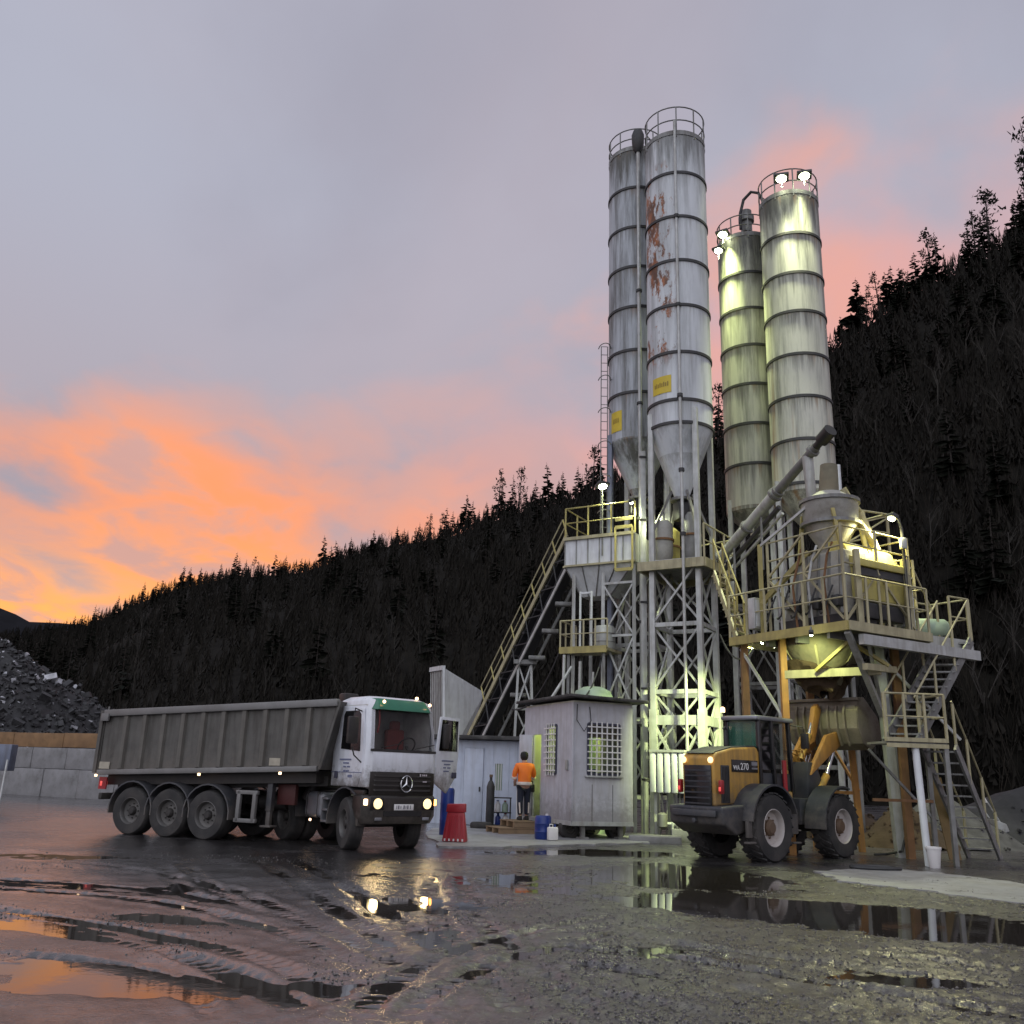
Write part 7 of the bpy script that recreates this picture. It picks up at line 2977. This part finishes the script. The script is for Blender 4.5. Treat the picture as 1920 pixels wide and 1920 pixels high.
while x < SL:
    if not (dx0 - .03 < x < dx1 + .03 or wx0 - .03 < x < wx1 + .03):
        mb = MB()
        mb.box((x, -.006, SZ / 2), (.022, .012, SZ - .04))
        mb.make('sheet_rib', 'shed_paint', sh)
    x += .25
mb = MB()
mb.box((SL + .3, .5, SZ - .75), (.30, .5, .55))
mb.make('meter_box', 'tarp', sh, bevel=.03)

# ================================================================== small things in front of the shed and cabin
q = G(852, 1583)
rb_ = thing('road_barrier', 'red plastic road barrier standing beside the truck front', 'barrier', V(q.x, q.y + .15, .045), RAD(-8))
mb = MB()
hb_ = .80
mb.hexa([(-.27, -.17, 0), (.27, -.17, 0), (.27, .17, 0), (-.27, .17, 0)], [(-.19, -.07, hb_ * .80), (.19, -.07, hb_ * .80), (.19, .07, hb_ * .80), (-.19, .07, hb_ * .80)])
bb = mb.make('body', 'red_plastic', rb_, bevel=.03)
mb = MB()
mb.hexa([(-.22, -.09, hb_ * .78), (.22, -.09, hb_ * .78), (.22, .09, hb_ * .78), (-.22, .09, hb_ * .78)], [(-.20, -.08, hb_), (.22, -.08, hb_ * 1.02), (.22, .08, hb_ * 1.02), (-.20, .08, hb_)])
mb.make('top_rail', 'red_plastic', rb_, bevel=.02)
for x in (-.18, -.06, .06, .18):
    mb = MB()
    mb.hexa([(x - .03, -.185, .02), (x + .03, -.185, .02), (x + .03, -.15, .02), (x - .03, -.15, .02)], [(x * .8 - .02, -.10, hb_ * .7), (x * .8 + .02, -.10, hb_ * .7), (x * .8 + .02, -.06, hb_ * .7), (x * .8 - .02, -.06, hb_ * .7)])
    mb.make('rib', 'red_plastic', bb)
for k in range(5):
    mb = MB()
    mb.box((-.2 + .1 * k, -.178, .045), (.035, .016, .05))
    mb.make('foot_notch', 'plate_white', bb)


def drum(label, p, r, h, matn, cat='drum'):
    o = thing('plastic_drum', label, cat, p)
    m_ = MB()
    m_.lathe([(r * .9, 0), (r, .04), (r, h * .3), (r * 1.04, h * .33), (r, h * .36), (r, h * .64), (r * 1.04, h * .67), (r, h * .70), (r, h - .05), (r * .85, h), (.02, h)], 22)
    m_.make('shell', matn, o, smooth=True)
    m_ = MB()
    m_.tube((r * .45, 0, h - .01), (r * .45, 0, h + .04), r * .18, n=10)
    m_.make('cap', 'plate_white', o, smooth=True)
    return o


drum('blue plastic drum showing between the truck door and the red barrier', V(P(838, 1520, 24).x, 24.0, .0), .17, 1.15, 'blue_plastic')
q = G(1018, 1578)
drum('dark blue drum standing under the corner of the site cabin', V(q.x, q.y + .15, .04), .20, .55, 'blue_plastic')
q = G(1032, 1580)
o = thing('canister', 'white plastic canister beside the blue drum under the site cabin', 'canister', V(q.x + .05, q.y + .05, .04), .4)
mb = MB()
mb.box((0, 0, .16), (.24, .16, .30))
mb.make('shell', 'plate_white', o, bevel=.03)
mb = MB()
mb.tube((.06, 0, .30), (.06, 0, .37), .03, n=8)
mb.make('cap', 'blue_plastic', o)
mb = MB()
mb.path([(-.08, 0, .30), (-.08, 0, .37), (.0, 0, .37), (.0, 0, .30)], .014, 6)
mb.make('handle', 'plate_white', o)
# rack with containers in front of the shed
q = G(938, 1552)
rk = thing('container_rack', 'dark shelf rack of blue and white containers in front of the shed window', 'rack', V(q.x, q.y + .2, .0))
for (x, y) in ((-.22, -.16), (.28, -.16), (-.22, .2), (.28, .2)):
    mb = MB()
    mb.box((x, y, .42), (.04, .04, .85))
    mb.make('post', 'dark_steel', rk)
for z in (.06, .42, .84):
    mb = MB()
    mb.box((.03, .02, z), (.56, .40, .03))
    mb.make('shelf', 'dark_steel', rk)
for k, (x, z, mn, lb) in enumerate(((-.10, .435, 'plate_white', 'white jug on the upper shelf of the dark rack'), (.12, .435, 'green_tank', 'pale green jug on the upper shelf of the dark rack'), (-.08, .075, 'blue_plastic', 'blue jug on the lower shelf of the dark rack'), (.14, .075, 'plate_white', 'white jug on the lower shelf of the dark rack'))):
    o = thing('jug', lb, 'jug', V(q.x + x, q.y + .2, z))
    mb = MB()
    mb.lathe([(.085, 0), (.09, .02), (.09, .2), (.04, .27), (.035, .30)], 14)
    mb.make('shell', mn, o, smooth=True)
    mb = MB()
    mb.tube((0, 0, .30), (0, 0, .33), .04, n=10)
    mb.make('cap', 'red_paint' if k % 2 else 'blue_plastic', o)
q = G(917, 1553)
gb = thing('gas_bottle', 'slim dark gas bottle leaning on the shed beside the rack', 'gas bottle', V(q.x, q.y + .4, 0))
mb = MB()
mb.lathe([(.11, 0), (.12, .03), (.12, 1.15), (.08, 1.28), (.04, 1.33), (.04, 1.42)], 18)
mb.make('bottle', 'dark_steel', gb, smooth=True)
mb = MB()
mb.box((0, 0, 1.46), (.10, .05, .08))
mb.make('valve', 'rim_rust', gb, bevel=.01)
q = G(905, 1556)
for k, (dx_, lb) in enumerate(((-.05, 'black tyre lying by the shed door beside the gas bottle'),)):
    o = thing('old_tyre', lb, 'tyre', V(q.x + dx_, q.y + .1, .10))
    mb = MB()
    mb.lathe([(.17, -.08), (.27, -.10), (.31, -.06), (.32, 0), (.31, .06), (.27, .10), (.17, .08)], 24, caps=False)
    mb.make('tread', 'rubber', o, smooth=True)
# white post beside the steps, steps made of pallets
q = G(969, 1556)
mb = MB()
mb.box((q.x, q.y + .3, .55), (.07, .07, 1.1))
tag(mb.make('white_post', 'plate_white', None, bevel=.01), 'short white post beside the cabin steps', 'post')
stp = CK(-.62, 2.2)
sp_ = thing('pallet_steps', 'wooden pallet steps below the open cabin door', 'steps', V(stp.x, stp.y, .03), RAD(22))
for lv_, (x0_, x1_) in enumerate(((-.62, .40), (-.22, .40))):
    zz_ = .17 * lv_
    for k in range(5):
        mb = MB()
        mb.box(((x0_ + x1_) / 2, -.42 + .21 * k, zz_ + .15), (x1_ - x0_, .16, .022))
        mb.make('board', 'pallet_wood', sp_)
    for y in (-.44, .0, .44):
        mb = MB()
        mb.box(((x0_ + x1_) / 2, y, zz_ + .07), (x1_ - x0_ - .02, .09, .135))
        mb.make('bearer', 'pallet_wood', sp_)
STEPZ = .03 + .17 + .162

# ================================================================== person
pz = P(985, 1541, 25.4)
ph = CK(-.36, 2.2)
pe = thing('person', 'person in orange hi-vis jacket and dark trousers standing at the cabin door', 'person', V(ph.x, ph.y, STEPZ), RAD(15))


def skinmesh(name, verts, edges, radii, matn, parent, sub=2, root=0):
    me_ = bpy.data.meshes.new(name)
    me_.from_pydata(verts, edges, [])
    ob = bpy.data.objects.new(name + '_tmp', me_)
    C.objects.link(ob)
    mod = ob.modifiers.new('skin', 'SKIN')
    mod.use_smooth_shade = True
    for i, r in enumerate(radii):
        rr = r if isinstance(r, tuple) else (r, r)
        me_.skin_vertices[0].data[i].radius = rr
        me_.skin_vertices[0].data[i].use_root = (i == root)
    sm = ob.modifiers.new('sub', 'SUBSURF')
    sm.levels = sub
    bpy.context.view_layer.update()
    dg = bpy.context.evaluated_depsgraph_get()
    me2 = bpy.data.meshes.new_from_object(ob.evaluated_get(dg))
    bpy.data.objects.remove(ob)
    me2.name = name
    me2.materials.clear()
    me2.materials.append(M[matn])
    me2.polygons.foreach_set('use_smooth', [True] * len(me2.polygons))
    o_ = bpy.data.objects.new(name, me2)
    C.objects.link(o_)
    o_.parent = parent
    return o_


# faces +y (towards the door), back to the camera; x to the right
bv_ = [(0, 0, .90), (0, .0, 1.10), (0, .02, 1.32), (0, .03, 1.45), (0, .06, 1.53), (0, .08, 1.62), (0, .09, 1.70),
       (-.17, .02, 1.40), (-.24, .03, 1.18), (-.22, .10, .98), (.17, .02, 1.40), (.25, .06, 1.18), (.24, .20, 1.03),
       (-.09, 0, .86), (-.10, .02, .48), (-.10, -.02, .09), (.09, 0, .86), (.10, .06, .48), (.11, .10, .09), (-.10, .10, .04), (.11, .23, .04)]
be = [(0, 1), (1, 2), (2, 3), (3, 4), (4, 5), (5, 6), (2, 7), (7, 8), (8, 9), (2, 10), (10, 11), (11, 12), (0, 13), (13, 14), (14, 15), (0, 16), (16, 17), (17, 18), (15, 19), (18, 20)]
br_ = [.13, .12, .15, .07, .055, .088, .075, .07, .045, .035, .07, .045, .035, .085, .06, .042, .085, .06, .042, .035, .035]
body = skinmesh('body', bv_, be, br_, 'skin', pe)
jv = [(0, -.005, .88), (0, -.005, 1.00), (0, -.005, 1.18), (0, .01, 1.36), (0, .03, 1.47), (-.20, .01, 1.38), (-.275, .03, 1.18), (-.245, .10, 1.01), (.20, .01, 1.38), (.285, .06, 1.18), (.265, .19, 1.05)]
je = [(0, 1), (1, 2), (2, 3), (3, 4), (3, 5), (5, 6), (6, 7), (3, 8), (8, 9), (9, 10)]
jk = skinmesh('jacket', jv, je, [(.205, .165), (.20, .16), (.20, .16), (.185, .15), (.08, .08), .10, .075, .06, .10, .075, .06], 'hivis', pe)
mb = MB()
mb.lathe([(.214, .90), (.222, .925), (.222, .965), (.214, .98)], 28, caps=False)
mb.v = [(x * .97, y * .86 - .005, z) for x, y, z in mb.v]
mb.make('reflective_band', 'reflective', jk, smooth=True)
for sx in (-1, 1):
    mb = MB()
    c_ = V(-.262, .065, 1.095) if sx < 0 else V(.276, .125, 1.115)
    d_ = V(.03, .07, -.17).normalized() if sx < 0 else V(-.02, .13, -.13).normalized()
    mb.tube(c_ - d_ * .03, c_ + d_ * .03, .083, n=14)
    mb.make('sleeve_band', 'reflective', jk, smooth=True)
tv = [(0, 0, .92), (-.09, 0, .82), (-.105, .02, .48), (-.105, -.02, .12), (.09, 0, .82), (.105, .06, .48), (.115, .10, .12)]
trs = skinmesh('trousers', tv, [(0, 1), (1, 2), (2, 3), (0, 4), (4, 5), (5, 6)], [(.155, .14), (.115, .12), .085, .075, (.115, .12), .085, .075], 'navy', pe)
for sx, (a_, b2_) in ((-1, (V(-.15, -.085, .45), V(-.13, -.10, .18))), (1, (V(.13, -.025, .45), V(.14, .02, .18)))):
    mb = MB()
    mb.beam(a_, b2_, .035, .02)
    mb.make('reflective_strip', 'reflective', trs)
for sx, (x, y) in ((-1, (-.105, .03)), (1, (.115, .15))):
    mb = MB()
    mb.hexa([(x - .055, y - .12, 0), (x + .055, y - .12, 0), (x + .05, y + .16, 0), (x - .05, y + .16, 0)], [(x - .05, y - .10, .12), (x + .05, y - .10, .12), (x + .035, y + .12, .07), (x - .035, y + .12, .07)])
    mb.make('boot', 'boot', pe, bevel=.02)
mb = MB()
mb.lathe([(.06, -.12), (.10, -.06), (.112, .02), (.095, .085), (.05, .115), (.001, .122)], 20, (0, .065, 1.655), caps=False)
mb.make('hair', 'hair', pe, smooth=True)
# hands: palm, four fingers, thumb
for sx, base, dirv_ in ((-1, V(-.235, .115, .975), V(.02, .06, -.08)), (1, V(.255, .235, 1.015), V(-.01, .10, -.03))):
    d_ = dirv_.normalized()
    s_ = d_.cross(V(0, 1, .3)).normalized()
    mb = MB()
    mb.beam(base - d_ * .02, base + d_ * .075, .075, .03)
    for k in range(4):
        r0_ = base + d_ * .07 + s_ * (.028 - .0187 * k)
        L = (.065, .075, .07, .055)[k]
        mb.path([r0_, r0_ + d_ * L * .55, r0_ + d_ * L * .85 + V(0, .02, -.015)], [.0095, .009, .007], 6)
    mb.path([base + s_ * .035, base + s_ * .06 + d_ * .03, base + s_ * .062 + d_ * .06], [.011, .010, .008], 6)
    mb.make('hand', 'skin', pe, smooth=True)
o = thing('tool_bag', 'black bag held in the right hand of the person at the door', 'bag', V(ph.x, ph.y, STEPZ) + V(.23, .35, .72))
mb = MB()
mb.box((0, 0, .1), (.12, .22, .20))
mb.make('bag_body', 'boot', o, bevel=.03)
mb = MB()
mb.path([(0, -.07, .19), (0, -.04, .29), (0, .04, .29), (0, .07, .19)], .01, 6)
mb.make('handle', 'boot', o, smooth=True)
